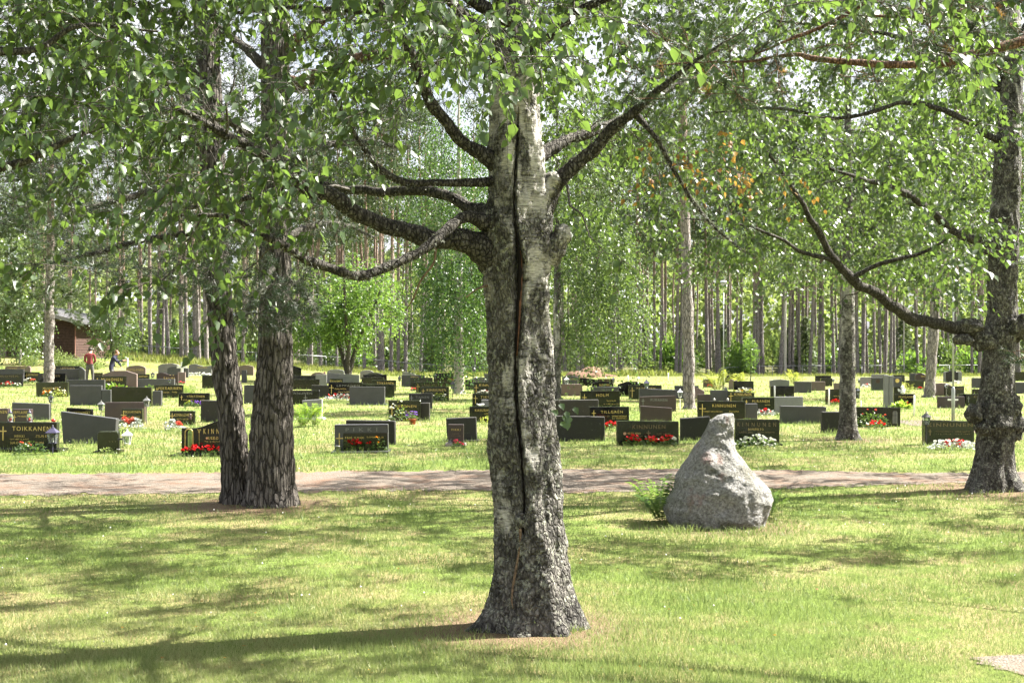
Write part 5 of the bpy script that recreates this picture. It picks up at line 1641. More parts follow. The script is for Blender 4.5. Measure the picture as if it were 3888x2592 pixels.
stone('B9', 1247, 1375, 1451, 1513, 'rect', 'k', 'black gravestone with red and white flowers, a grey slab overlapping its end', [('LEPPÄNEN', .25, .92, .12, .26, 'Y'), ('EEMU ANTERO', .19, .52, .36, .44, 'G'), ('EVELIN VALPURI', .29, .62, .56, .63, 'G')], (.09, .15, .7), None, .15)
stone('B10', 1326, 1460, 1468, 1537, 'rect', 'y', 'plain square-cut grey slab on a low plinth in the open grass', plinth=(.07, .04), thick=.16)
stone('B11', 1182, 1248, 1462, 1509, 'rect', 'r', 'dark lichen-covered rough slab beside the red and white flower bed', thick=.16)
stone('B12', 1080, 1211, 1482, 1535, 'rect', 'k', 'black stone with grey letters and a thin cross behind the big fern', [('KINNUNEN', .14, .80, .12, .28, 'Y')], (.61, .32, .9, 'grey_letter'), None, .15)
stone('B13', 1147, 1222, (1520, 1515), 1592, 'rect', 'p', 'light grey slab with a sunlit side edge above the big fern', plinth=(.05, .05), thick=.14, side='white_paint')  # sun glare on the side put into its white colour
r = stone('B14', 1271, 1473, 1612, 1717, 'rect', 'y', 'framed grey and black gravestone with red begonias in front, by the path', [('P I K K I', .21, .80, .12, .24, 'Y'), ('PAUL ILMARI', .20, .55, .43, .51, 'G'), ('TYYNE SILJA', .60, .92, .43, .51, 'G'), ('*25.7.1911', .19, .50, .56, .61, 'G')], (.09, .30, .85), (.03, .03, .26), .16)
g_, w_, h_ = GR['B14'][1:4]
mb = MB(); mb.box(-w_ / 2 + w_ * .16, w_ / 2 - .012, -.003, .001, .02, h_ * .70); part('black_panel', mb.mesh('black_panel'), r, M['black_granite'])
mb = MB(); mb.box(-w_ / 2, w_ / 2, -.004, .001, h_ - .016, h_ - .004); mb.box(w_ / 2 - .012, w_ / 2 - .002, -.004, .001, 0, h_ - .016); part('raised_rim', mb.mesh('raised_rim'), r, M['black_granite'])
stone('B15', 1313, 1500, (1594, 1598), 1688, 'rect', 'r', 'dark speckled slab standing right behind the framed grey and black stone', thick=.16)
stone('B16', 1411, 1503, 1443, 1485, 'rect', 'g', 'dark green stone with a gold name right of the rowan', [('TOIKKANEN', .22, .9, .16, .38, 'G')], None, None, .14)
stone('B17', 1372, 1497, (1457, 1459), 1510, 'rect', 'g', 'mossy green-grey slab behind the square-cut grey slab', thick=.15)
stone('B18', 1379, 1468, 1422, 1452, 'rect', 'k', 'far black stone with a dark red flower in front of two pale stones', thick=.15)
stone('B19', 1367, 1417, 1405, 1440, 'natural', 'p', 'white-edged pale stone at the back, right of the rowan', thick=.15)
stone('B20', 1389, 1454, 1414, 1444, 'higharch', 'y', 'grey arched stone at the back, right of the rowan', thick=.15)
stone('B21', 1373, 1457, 1432, 1462, 'rect', 'k', 'low dark stone with a pale frame edge below the far black stone', thick=.2)
stone('C1', 1528, 1612, (1408, 1421), 1444, 'wave', 'p', 'pale wavy stone at the meadow edge behind a blue-grey one', thick=.15)
stone('C2', 1524, 1612, 1424, 1468, 'rect', 'y', 'blue-grey stone with a dark cross and a lantern at its end', [('MARKKULA', .40, .72, .08, .2, 'G')], (.11, .22, .75, 'black_metal'), None, .15)
stone('C3', 1558, 1643, 1433, 1470, 'rect', 'g', 'greenish stone overlapping the blue-grey one', thick=.15)
stone('C4', 1646, 1723, 1416, 1452, 'rect', 'k', 'black stone with a lantern beneath the weeping birch', thick=.15)
stone('C5', 1685, 1730, 1431, 1466, 'rect', 'k', 'small black stone against the weeping birch trunk', [('PIISI', .4, .95, .15, .4, 'G')], None, None, .14)
stone('C6', 1580, 1694, 1449, 1490, 'rect', 'g', 'dark green stone with a long dim name, second in the stack before the weeping birch', [('LANKIMESTARI', .2, .95, .2, .42, 'D')], (.06, .2, .95), None, .14)
stone('C6b', 1560, 1582, 1450, 1482, 'rect', 'g', 'tiny dark stone with a pink flower left of the dark green one', thick=.13)
stone('C7', 1597, 1704, 1468, 1521, 'rect', 'g', 'dark green stone with a yellow-leaved bush, lantern beside it', [('KINNUNEN', .22, .9, .15, .32, 'G')], (.09, .14, .6), None, .14)
stone('C8', 1553, 1641, 1493, 1552, 'rect', 'r', 'weathered dark stone with worn grey letters behind the green one', [('TIAINEN', .28, .86, .18, .32, 'Y')], (.11, .12, .6, 'grey_letter'), None, .15)
stone('C9', 1590, 1631, 1529, 1597, 'rect', 'r', 'narrow rough dark stone tight against the green gravestone with the violet pot', thick=.15)
stone('C10', 1475, 1597, 1520, 1598, 'rect', 'g', 'moss-green gravestone with a flowering shrub and a terracotta pot of violets', [('PIILONEN', .22, .87, .22, .34, 'G'), ('ALMA ALIINA', .52, .90, .52, .59, 'G')], (.11, .20, .75), None, .15)
stone('C11', 1793, 1905, 1494, 1548, 'rect', 'k', 'black stone with a bold cross, partly behind the split birch', [('TIKKANEN', .28, 1.0, .16, .32, 'G')], (.11, .14, .7), None, .15)
stone('C11b', 1828, 1890, 1517, 1560, 'rect', 'p', 'small pale stone in front of the black one with the bold cross', thick=.13)
stone('C12', 1800, 1900, 1451, 1500, 'rect', 'g', 'green stone with white flowers, partly behind the split birch', [('KINNUNEN', .2, .98, .14, .3, 'G')], (.08, .2, .85), None, .14)
stone('C13', 1766, 1802, 1441, 1480, 'rect', 'r', 'rough dark stone between the weeping birch and the split birch', thick=.14)
stone('C14', 1802, 1840, 1432, 1462, 'rect', 'y', 'grey stone farther back, left of the split birch', thick=.14)
stone('C15', 1839, 1875, 1418, 1455, 'rect', 'y', 'blue-grey upright stone touching the edge of the split birch', thick=.14)
stone('C16', 1783, 1900, 1543, 1602, 'rect', 'k', 'dark stone with a gold rose emblem, a white bird resting on its top', [('KASURINEN', .18, .80, .16, .32, 'G'), ('OSMO KALEVI', .47, .80, .42, .50, 'G')], (.36, .66, .95), None, .15)
stone('C17', 1693, 1808, (1588, 1583), 1676, 'rect', 'r', 'dark lichened slab behind the small brown child gravestone', thick=.17, plinth=(.05, .03), bot=(6, 4))
r = stone('C18', 1701, 1760, 1611, 1693, 'rect', 'b', 'small upright brown gravestone with a white angel and a pink begonia', [('PIKKI', .22, .80, .19, .29, 'G'), ('LAPSI', .30, .70, .40, .46, 'D'), ('*+17.2.1910', .2, .82, .50, .56, 'D')], None, (.04, .05, .12), .13)
mb = MB()
x_ = -.10
mb.tube([(x_, -.008, .01), (x_ - .005, -.008, .06), (x_ + .01, -.008, .10)], [.022, .018, .010], 8); mb.blob((x_ + .016, -.008, .118), .013, 1, 0, 8, 6); mb.add([(x_, -.008, .09), (x_ - .035, -.008, .115), (x_ - .032, -.008, .05), (x_ - .005, -.008, .05)], [(0, 1, 2, 3)]); mb.tube([(x_ + .01, -.008, .085), (x_ + .04, -.01, .065)], .006, 5)
part('angel_figure', mb.mesh('angel_figure', True), r, M['pale_metal'])
# --- right of the split birch
stone('D1', 2060, 2297, (1577, 1582), 1675, 'rect', 'r', 'big dark lichen-streaked slab touching the right side of the split birch', thick=.18)
stone('D2', 2050, 2272, (1520, 1516), 1592, 'rect', 'r', 'brownish speckled slab with a sunlit top behind the lichen-streaked one', thick=.18, side='sawn_granite')
stone('D3', 2240, 2389, 1544, 1618, 'rect', 'k', 'dark stone with two crosses above a clump of red begonias', [('TILLGRÉN', .28, .84, .16, .33, 'G'), ('KALLE VALERI', .24, .50, .44, .52, 'D'), ('SANNI DAGMAR', .56, .94, .44, .53, 'G'), ('O.S. PEKKARINEN', .57, .93, .56, .63, 'G')], (.10, .18, .62), None, .15)
stone('D4', 2204, 2354, 1484, 1548, 'rect', 'k', 'black stone with a four-letter gold name and a gold cross', [('HOLM', .40, .71, .16, .33, 'G'), ('IDA KATARINA', .66, .90, .54, .61, 'G'), ('*21.4.1891 +26.2.1974', .58, .97, .74, .80, 'G')], (.10, .18, .75), None, .15)
stone('D5', 2108, 2212, 1458, 1503, 'rect', 'o', 'brownish grey slab close to the white birch stem', thick=.15)
stone('D6', 2243, 2348, 1468, 1512, 'rect', 'y', 'glossy grey stone with streaks just behind the four-letter black stone', [('VILEN', .38, .68, .18, .36, 'Y')], (.1, .2, .7, 'grey_letter'), None, .15)
stone('D7', 2248, 2330, 1446, 1482, 'higharch', 'k', 'black arched stone with a white rim and carved flowers', [('NIEMINEN', .35, .80, .32, .52, 'G')], None, None, .14, side='white_paint')
stone('D8', 2196, 2274, 1434, 1464, 'slope', 'k', 'dark stone with a hump and a long sloping shoulder near the earth heap', thick=.15)
stone('D9', 2135, 2195, 1426, 1460, 'arch', 'y', 'dark grey arched stone with a white lantern before it', [('KOISTANEN', .4, .92, .3, .48, 'G')], None, None, .15)
stone('D10', 2271, 2327, 1438, 1462, 'rect', 'k', 'small far black stone in front of the earth heap', [('KINNUNEN', .1, .85, .12, .4, 'D')], None, None, .14)
stone('D11', 2346, 2453, 1448, 1504, 'bow', 'k', 'large black stone with a sweeping wavy top', thick=.16)
stone('D12', 2388, 2512, 1462, 1516, 'rect', 'g', 'green stone with a gold cross, lantern standing above it', [('VÄYRYNEN', .22, .8, .12, .26, 'G')], (.10, .14, .85), None, .14)
stone('D13', 2428, 2568, (1475, 1480), 1548, 'rect', 'y', 'blank grey slab above the tilted dark stone', thick=.16)
stone('D14', 2429, 2567, (1506, 1501), 1562, 'rect', 'b', 'dark brown stone with faded letters, its top tilted', [('PURANEN', .30, .76, .20, .36, 'Y')], (.09, .2, .6, 'grey_letter'), None, .15)
stone('D15', 2431, 2551, (1541, 1548), 1604, 'rect', 'b', 'speckled brown slab seen from behind, dry stalks beside it', thick=.16)
r = stone('D16', 2343, 2578, (1597, 1601), 1690, 'rect', 'g', 'wide green-black gravestone with three clumps of red begonias', [('KINNUNEN', .25, .78, .17, .33, 'D'), ('MATTI ARVO', .17, .38, .47, .56, 'G'), ('*1.9.1921 +27.4.1976', .15, .41, .60, .65, 'D'), ('ELMI LAURI', .64, .86, .50, .58, 'D')], (.51, .40, .7, 'dim_letter'), None, .16)
g_, w_, h_ = GR['D16'][1:4]
mb = MB(); mb.tube([(-w_ / 2 + w_ * .125, -.008, h_ * .48), (-w_ / 2 + w_ * .125, .001, h_ * .48)], .027, 18); part('disc', mb.mesh('disc'), r, M['copper_disc'])
stone('D17', 2585, 2697, (1587, 1581), 1672, 'rect', 'r', 'dark speckled slab half hidden by the boulder', thick=.17)
stone('D18', 2562, 2652, 1464, 1513, 'rect', 'y', 'grey slab behind the grey-trunked pine', thick=.15)
stone('E1', 2671, 2707, 1439, 1470, 'rect', 'b', 'small dark red stone with red flowers near the yellow fern', [('KAASALA', .2, .8, .2, .38, 'G')], None, None, .14)
stone('E2', 2612, 2675, (1462, 1470), 1514, 'slope', 'o', 'lilac-grey house-shaped stone with an arched niche beside the pine trunk', thick=.15)
stone('E3', 2649, 2698, 1497, 1530, 'rect', 'b', 'low reddish brown slab left of a grey one behind the big black stone', thick=.15)
stone('E4', 2698, 2765, 1481, 1530, 'rect', 'y', 'plain grey slab with a lantern at its shoulder', thick=.15)
stone('E5', 2765, 2864, (1485, 1491), 1533, 'rect', 'g', 'olive stone with a slanting top and thin gold cross', [('KINNUNEN', .24, .88, .14, .36, 'G')], (.10, .12, .85), None, .15)
stone('E6', 2786, 2862, 1447, 1490, 'rect', 'k', 'black stone among small flowers behind a tilted green plaque', thick=.14)
stone('E8', 2768, 2800, 1437, 1478, 'wave', 'o', 'pinkish wavy stone between two yellow ferns', thick=.14)
stone('E9', 2753, 2813, 1423, 1452, 'higharch', 'k', 'far black stone with an arched end near the fence', thick=.14)
stone('E10', 2649, 2828, 1523, 1592, 'rect', 'k', 'wide shiny black gravestone just above the boulder tip, candles on top', [('KINNUNEN', .31, .80, .16, .32, 'G'), ('KAARLO EINO MATIAS', .13, .52, .52, .60, 'G'), ('EVA SOFIA', .67, .87, .52, .60, 'G')], (.10, .16, .9), None, .15)
stone('E11', 2831, 2876, 1532, 1591, 'rect', 'y', 'narrow plain grey stone beside the wide shiny black one', thick=.15)
stone('E12', 2819, 2941, 1509, 1573, 'rect', 'g', 'dark green stone with red and white flowers in a stone frame', [('PURANEN', .30, .84, .14, .29, 'G'), ('SALMA', .70, .86, .40, .46, 'G')], (.12, .14, .45), (.06, .05, .4), .15)
stone('E13', 2942, 3049, 1506, 1566, 'rect', 'p', 'pale speckled slab right of the flower-framed green stone', thick=.16, side='pale_granite')
stone('E14', 2965, 3137, (1541, 1544), 1608, 'rect', 'y', 'broad plain grey slab seen from behind in open grass', thick=.16)
stone('E15', 2791, 2959, 1592, 1689, 'rect', 'g', 'dark stone behind a white flower bed, right next to the boulder', [('K I N N U N E N', .05, .92, .12, .27, 'D'), ('RIIHIPELTO', .30, .64, .34, .43, 'G'), ('ILMARI EMIL', .09, .40, .47, .54, 'D'), ('LAINA MIRJAMI', .50, .88, .47, .54, 'D')], None, (.04, .03), .16)
stone('E16', 2926, 3016, 1465, 1507, 'rect', 'k', 'jet black stone with a white marker post before it', thick=.15)
stone('E17', 2923, 2997, 1440, 1472, 'arch', 'p', 'pale arched stone behind the jet black one', thick=.15)
stone('E18', 3017, 3081, 1448, 1491, 'rect', 'y', 'grey-green stone with an orange flower, dove relief on its corner', thick=.15)
stone('E19', 3082, 3133, 1448, 1483, 'rect', 'o', 'brownish grey slab right of the grey-green one', thick=.15)
stone('E20', 3096, 3156, 1426, 1458, 'rect', 'k', 'far black slab left of the slender birch', thick=.15)
stone('E21', 3117, 3160, 1436, 1466, 'rect', 'g', 'small dark stone with a lantern, left of the slender birch', thick=.14)
stone('E22', 3137, 3218, 1477, 1535, 'rect', 'k', 'black stone with red flowers behind the slender birch', [('EEMIL ANTTI', .35, .75, .42, .48, 'G')], None, None, .15)
stone('E23', 3236, 3264, 1473, 1512, 'rect', 'k', 'thin black stone with a steel lantern right of the slender birch', thick=.15)
stone('E24', 3122, 3252, 1563, 1643, 'rect', 'r', 'dark upright slab directly behind the foot of the slender birch', thick=.16, side='sawn_brown')
r = stone('E25', 3244, 3420, (1545, 1547), 1620, 'rect', 'k', 'dark stone with a rose bush, red begonias and an arched window at its end', thick=.16)
g_, w_, h_ = GR['E25'][1:4]
cx_ = -w_ / 2 + w_ * .88
mb = MB(); ar = [(cx_ + .055 * math.cos(math.pi * i / 12), .30 + .055 * math.sin(math.pi * i / 12)) for i in range(13)]
mb.add([(cx_ + .055, -.003, .07)] + [(x, -.003, z) for x, z in ar] + [(cx_ - .055, -.003, .07)], [tuple(range(15))]); part('window_pane', mb.mesh('window_pane'), r, M['pale_metal'])
mb = MB(); mb.box(cx_ - .004, cx_ + .004, -.010, -.002, .07, .355); mb.box(cx_ - .055, cx_ + .055, -.009, -.002, .245, .252); part('window_cross', mb.mesh('window_cross'), r, M['black_metal'])
stone('E26', 3168, 3192, 1454, 1482, 'rect', 'o', 'tiny brownish stone touching the left side of the slender birch', thick=.14)
stone('E27', 3310, 3356, 1433, 1482, 'rect', 'y', 'grey stone with a round bronze medallion left of the pale pillar', thick=.15)
stone('E28', 3268, 3314, 1431, 1466, 'round', 'p', 'pale stone with an arched candle niche and white flowers', thick=.15)
stone('E29', 3310, 3369, 1421, 1452, 'round', 'p', 'white-topped slab behind the medallion stone', thick=.15)
stone('E30', 3357, 3374, 1424, 1545, 'rect', 'p', 'tall pale pillar stone, left half of the pair', thick=.12, side='pale_granite')
stone('E30b', 3375.5, 3391, 1426, 1545, 'rect', 'p', 'tall pale pillar stone, right half of the pair', thick=.12, side='pale_granite')
stone('E31', 3390, 3424, 1432, 1478, 'rect', 'y', 'grey stone with a yellow round medallion right of the pale pillar', thick=.15)
stone('E31b', 3390, 3436, 1423, 1456, 'round', 'g', 'dark round-shouldered stone behind the yellow medallion', thick=.15)
stone('E32', 3395, 3422, 1468, 1512, 'rect', 'k', 'black stone below the white cherub', thick=.14)
stone('E33', 3395, 3475, 1495, 1538, 'rect', 'k', 'black stone with gold name behind hostas and a red rose', [('PAATELAINEN', .22, .93, .18, .36, 'G'), ('OLAVI JOHANNES', .24, .60, .48, .58, 'D')], None, None, .14)
for kk, cm in (('E27', 'bronze'), ('E31', 'gold_letter')):
    g_, w_, h_ = GR[kk][1:4]
    mb = MB(); mb.tube([(0, -.01, h_ * .72), (0, .001, h_ * .72)], .09, 20); part('medallion', mb.mesh('medallion'), GR[kk][0], M[cm])
stone('F1', 3455, 3482, 1417, 1446, 'rect', 'y', 'small blue-grey stone behind the leaning pine', thick=.15)
stone('F2', 3476, 3518, 1416, 1448, 'higharch', 'b', 'brown arched stone left of the leaning pine', [('KERO', .5, .9, .3, .48, 'G')], None, None, .15)
stone('F3', 3440, 3508, 1444, 1478, 'rect', 'g', 'low green stone with red flowers left of the leaning pine', thick=.15)
stone('F4', 3584, 3653, 1410, 1450, 'round', 'p', 'pale round-shouldered stone behind the tall black one by the lamp post', thick=.15)
stone('F4b', 3595, 3639, 1407, 1452, 'arch', 'k', 'tall black stone with etched trees behind the lamp post', thick=.14)
stone('F5', 3540, 3615, (1452, 1456), 1503, 'natural', 'o', 'rough pinkish natural stone with a lantern beside the leaning pine', thick=.16)
stone('F6', 3589, 3661, 1466, 1505, 'rect', 'g', 'dark green stone right behind the lamp post', [('KINNUNEN', .25, .9, .15, .35, 'D')], None, None, .14)
stone('F7', 3563, 3662, 1505, 1549, 'rect', 'b', 'plain brownish slab behind the white cross at the lamp post', thick=.15, side='sawn_brown')
stone('F8', 3668, 3790, 1495, 1541, 'rect', 'k', 'dark stone with a cross partly hidden by the gnarled birch', [('KINNUNEN', .25, .9, .14, .32, 'D')], (.08, .2, .7, 'grey_letter'), None, .15)
stone('F8b', 3640, 3667, 1496, 1540, 'rect', 'k', 'narrow black stone left of the cross-marked dark stone', thick=.15)
stone('F9', 3692, 3725, 1434, 1473, 'rect', 'y', 'small grey stone with white flowers against the gnarled birch trunk', thick=.14)
stone('F10', 3693, 3730, 1477, 1502, 'rect', 'k', 'low black stone behind the edge of the gnarled birch', thick=.14)
stone('F11', 3850, 3920, 1411, 1446, 'rect', 'k', 'dark slab at the right picture edge, farthest back', thick=.15)
stone('F12', 3858, 3930, 1451, 1494, 'rect', 'y', 'grey slab at the right picture edge behind the gnarled birch', thick=.15)
stone('F12b', 3840, 3873, 1502, 1545, 'rect', 'k', 'black stone just right of the gnarled birch trunk', thick=.15)
stone('F13', 3512, 3700, (1594, 1600), 1688, 'rect', 'g', 'wide brownish green gravestone beside the gnarled birch, lantern at its corner', [('KINNUNEN', .05, .96, .13, .27, 'D'), ('MATHILDE MARJATTA', .22, .56, .44, .50, 'D'), ('EERO ANTTI', .62, .90, .44, .50, 'D'), ('*12.1912', .22, .52, .54, .59, 'D'), ('*14.5.1983', .60, .90, .54, .59, 'D')], (.10, .38, .62, 'dim_letter'), None, .18, side='sawn_brown')
# ------------------------------------------------------------------ boulder
d_ = 12.35
LO = [(1569, 2754, 2782), (1576, 2725, 2785), (1603, 2691, 2787), (1634, 2675, 2788), (1664, 2660, 2791), (1703, 2636, 2805), (1722, 2626, 2818), (1760, 2599, 2850), (1806, 2572, 2889), (1829, 2566, 2909), (1852, 2561, 2927), (1894, 2530, 2936),
      (1925, 2520, 2925), (1959, 2530, 2909), (1993, 2545, 2900), (2040, 2560, 2890)]
V, Fc = [], []
na, rows = 120, np.linspace(1569.5, 2045, 170)
for row in rows:
    l, r = interp(LO, row)
    z = EYE + (Y0 - row) / F * d_
    x, hw = ((l + r) / 2 - CX) / F * d_, (r - l) / 2 / F * d_
    dep = min(hw * .85 + .02, .42)
    for k in range(na):
        an = 2 * math.pi * k / na
        ca, sa = math.cos(an), math.sin(an)
        e = (abs(ca) ** 2.4 + abs(sa) ** 2.4) ** (-1 / 2.4)
        v = Vector((x + hw * e * ca, dep * e * sa, z))
        n1 = .050 * noise.noise(v * 2.6 + Vector((4, 0, 1))) + .036 * noise.noise(v * 7) + .014 * noise.noise(v * 17) + .007 * noise.noise(v * 42)
        n1 *= min(1, hw / .12)
        ridge = -.05 * max(0, math.sin(an * 1 - 4.2)) * math.exp(-((z - .55) / .3) ** 2)     # hollow in the right flank
        V.append((v.x + (n1 * .45 + ridge) * ca, d_ + v.y + (n1 + ridge) * sa, v.z))
for i in range(len(rows) - 1):
    for k in range(na):
        k2 = (k + 1) % na
        Fc.append((i * na + k, (i + 1) * na + k, (i + 1) * na + k2, i * na + k2))
me = np_mesh('boulder', np.array(V), np.array(Fc), smooth=True)
bo = tag(part('boulder', me, None, M['boulder_stone']), 'pear-shaped grey boulder with a pointed top standing on the lawn', 'boulder')
bm = bmesh.new(); bm.from_mesh(me); bm.verts.ensure_lookup_table()
bm.faces.new([bm.verts[k] for k in range(na)]); bm.normal_update(); bm.to_mesh(me); bm.free()

# ------------------------------------------------------------------ flowers, shrubs, ferns
def bloom_mesh(mat, seed):
    R = np.random.default_rng(seed)
    n = 13
    a = np.arange(n) * 2.4
    up = np.linspace(.1, 1.2, n)
    D = np.stack([np.cos(a), np.sin(a), up], axis=1)
    Nn = np.stack([-np.cos(a) * up, -np.sin(a) * up, np.ones(n)], axis=1)
    me = leaf_mesh('flower', np.zeros((n, 3)), D, Nn, R.uniform(.7, 1.0, n), (DIAM[0] * np.array([1, 1.3, 1]), DIAM[1]))
    me.materials.append(M[mat])
    return me
BL = {k: [bloom_mesh(v, 200 + i) for i in range(2)] for k, v in dict(red='red_petal', pink='pink_petal', coral='coral_petal', white='white_petal', violet='violet_petal', orange='orange_petal', silver='silver_leaf', yellow='lime_leaf').items()}

def dome_leaves(R, n, wx, wy, h, size):
    u = R.uniform(-1, 1, (n, 2))
    rr = np.clip(1 - (u ** 2).sum(1) * .5, .1, 1)
    Pp = np.stack([u[:, 0] * wx, u[:, 1] * wy, h * rr * R.uniform(.15, 1, n)], axis=1)
    D = np.stack([u[:, 0] * 1.0, u[:, 1] - .3, R.uniform(-.1, .8, n)], axis=1) + R.normal(0, .35, (n, 3))
    return Pp, D, np.array([0, -.3, 1.]) + R.normal(0, .4, (n, 3)), R.uniform(size[0], size[1], n)

def clump(label, c, row, wpx, hpx, blooms, leaf='plant_leaf', name='begonia_clump', bs=.030, nl=None, ls=(.04, .075), depth=.13, cat='flowers', layer=(.55, 1.0)):
    g = G(c, row)
    k = g.y / F
    w, h = wpx * k / 2, hpx * k
    R = np.random.default_rng(int(c * 7 + row))
    e = tag(empty(name, g), label, cat, 'flowers and plants on the graves')
    n = nl or int(50 + 260 * w)
    Pp, D, Nn, S = dome_leaves(R, n, w, depth, h * .85, ls)
    o = part('foliage', leaf_mesh('foliage', Pp, D, Nn, S, LEAF), e, M[leaf]); o['kind'] = 'stuff'
    for kind, cnt, x0, x1 in blooms:
        for i in range(cnt):
            x = w * (x0 + (x1 - x0) * R.random())
            f = R.uniform(*layer)
            q = 1 - .35 * (x / max(w, .01)) ** 2
            b = part('flower', BL[kind][i % 2], e, None, (x, -depth * R.uniform(.0, 1.0), h * f * q))
            s = bs * R.uniform(.75, 1.25)
            b.scale = (s, s, s)
            b.rotation_euler = (R.uniform(.2, 1.1), R.uniform(-.4, .4), R.uniform(0, 6))
    return e
W = (-1, 1)
clump('long row of deep red begonias before the arched-window black stone', 778, 1730, 165, 42, [('red', 40, -1, 1)], bs=.034)
clump('red begonias with dark round leaves before the framed grey stone', 1362, 1716, 110, 55, [('red', 20, -.9, .9)], bs=.04, ls=(.05, .085))
clump('bright pink begonia at the small brown child stone', 1739, 1702, 40, 36, [('pink', 14, -1, 1)], bs=.032, depth=.09)
clump('pink begonias among silver leaves before the small dark headstone', 492, 1630, 105, 46, [('coral', 20, -.5, .4), ('silver', 16, -1, -.45), ('silver', 16, .35, 1)], 'silver_leaf', bs=.05)
clump('silver ragwort and pink begonia left of the arched-window stone', 662, 1634, 62, 40, [('silver', 16, -1, .1), ('coral', 10, .1, 1)], 'silver_leaf', bs=.05)
clump('orange marigolds before the greenish black gravestone', 185, 1508, 46, 26, [('orange', 13, -1, .8), ('white', 5, -1, 1)], bs=.045)
clump('sprawling white-leaved plant beside the orange marigolds', 225, 1509, 50, 42, [('white', 8, -1, 1)], 'lime_leaf', bs=.035, name='flower_plant')
clump('yellow and violet pansies before the black gravestone', 735, 1548, 72, 30, [('yellow', 6, -.8, -.2), ('violet', 10, -.2, 1)], bs=.045, name='pansy_clump')
clump('red and white flowers along the black stone at the left edge', 36, 1473, 95, 24, [('red', 14, -1, .3), ('white', 18, -.6, 1)], bs=.05)
clump('white and pink flowers left of the straight pine', 116, 1456, 52, 20, [('white', 12, -1, .2), ('coral', 8, 0, 1)], bs=.06)
clump('low bed of white flowers before the light grey wavy stone', 758, 1428, 88, 14, [('white', 34, -1, 1)], 'silver_leaf', bs=.07)
clump('red begonias between tufts of white leaves before the black stone', 1283, 1520, 98, 26, [('red', 16, -.8, 1), ('silver', 26, -1, 1)], 'silver_leaf', bs=.055, layer=(.3, 1))
clump('flowering shrub with white and yellow leaves on the moss-green grave', 1520, 1612, 90, 92, [('white', 14, -1, .8), ('yellow', 16, -.6, .6)], bs=.035, name='flowering_shrub', layer=(.2, 1))
clump('white alyssum and red blooms before the green stone by the split birch', 1842, 1500, 62, 20, [('white', 30, -1, 1), ('red', 5, -.6, .8)], 'silver_leaf', bs=.045)
clump('yellow-leaved bush before the dark green stone with a lantern', 1668, 1526, 58, 40, [('yellow', 14, -1, 1), ('white', 4, .2, 1)], bs=.045, name='flowering_shrub')
clump('lime green plant at the foot of the rose-emblem stone', 1850, 1612, 46, 34, [('yellow', 10, -1, 1)], 'lime_leaf', bs=.04, name='flower_plant')
clump('red begonias in the gap beside the two-cross stone', 2322, 1632, 58, 32, [('red', 20, -1, 1)], bs=.045)
clump('first clump of red begonias on the wide green-black grave', 2402, 1692, 62, 40, [('red', 15, -.9, .9)], bs=.042)
clump('middle clump of red begonias on the wide green-black grave', 2469, 1693, 56, 38, [('red', 14, -.9, .9)], bs=.042)
clump('last clump of red begonias on the wide green-black grave', 2534, 1694, 64, 42, [('red', 15, -.9, .9), ('white', 4, .6, 1)], bs=.042)
clump('red flowers at the small dark red stone', 2696, 1472, 20, 13, [('red', 9, -1, 1)], bs=.05)
clump('red flowers with white-edged leaves inside the stone frame', 2906, 1578, 70, 28, [('red', 12, -1, .6), ('silver', 16, -1, 1)], 'silver_leaf', bs=.045, layer=(.3, 1))
clump('dense bed of white balsams right of the boulder', 2868, 1702, 140, 52, [('white', 56, -.9, 1)], 'plant_leaf', bs=.034, ls=(.05, .085), layer=(.25, 1))
clump('red begonias behind the slender birch', 3170, 1537, 38, 22, [('red', 14, -1, 1)], bs=.05)
clump('tall leafy rose bush before the dark stone with the window', 3310, 1622, 118, 70, [('coral', 5, -.8, .9)], 'plant_leaf', bs=.03, nl=420, ls=(.035, .06), name='rose_bush')
clump('red begonias below the rose bush', 3322, 1626, 68, 30, [('red', 16, -.9, .9)], bs=.042, depth=.2)
clump('cream-leaved plants and red begonias before the wide brownish green stone', 3615, 1706, 160, 40, [('white', 44, -1, 1), ('red', 22, -.35, .55)], 'silver_leaf', bs=.038, layer=(.25, 1))
clump('red flowers before the low green stone by the leaning pine', 3494, 1480, 24, 12, [('red', 9, -1, 1)], bs=.05)
clump('hostas with a red rose before the gold-named black stone', 3425, 1552, 66, 26, [('red', 5, .4, 1)], 'fern_leaf', bs=.05, ls=(.1, .16), name='hosta_plant')
clump('pale green hostas before the bow-topped stones', 436, 1488, 90, 30, [('pink', 4, -.2, .6)], 'fern_leaf', bs=.05, ls=(.14, .24), name='hosta_plant')
clump('white and red flowers at the candle-niche stone', 3292, 1470, 40, 12, [('white', 12, -1, 1), ('red', 4, -.5, .8)], 'silver_leaf', bs=.06)
clump('pink flower at the tiny dark stone', 1571, 1484, 20, 14, [('coral', 8, -1, 1)], bs=.055)
clump('small mixed flowers around the black stone and green plaque', 2825, 1494, 85, 22, [('white', 14, -1, 1), ('orange', 3, -.6, .6)], 'lime_leaf', bs=.05, layer=(.3, 1))
clump('white flowers near the far tall black stone', 3630, 1456, 44, 10, [('white', 14, -1, 1)], 'silver_leaf', bs=.07)
clump('rose shrub with coral buds before the wide black stone', 118, 1726, 110, 62, [('coral', 4, -.9, .4)], 'plant_leaf', bs=.03, nl=260, ls=(.03, .055), name='rose_bush')
clump('thin rose shoots left of the red begonias on the framed grave', 1292, 1716, 34, 72, [], 'plant_leaf', nl=60, ls=(.03, .05), name='rose_bush')
clump('green shrub right of the red begonias on the framed grave', 1438, 1717, 56, 66, [('orange', 2, -.5, .5)], 'plant_leaf', nl=150, ls=(.03, .055), name='rose_bush')
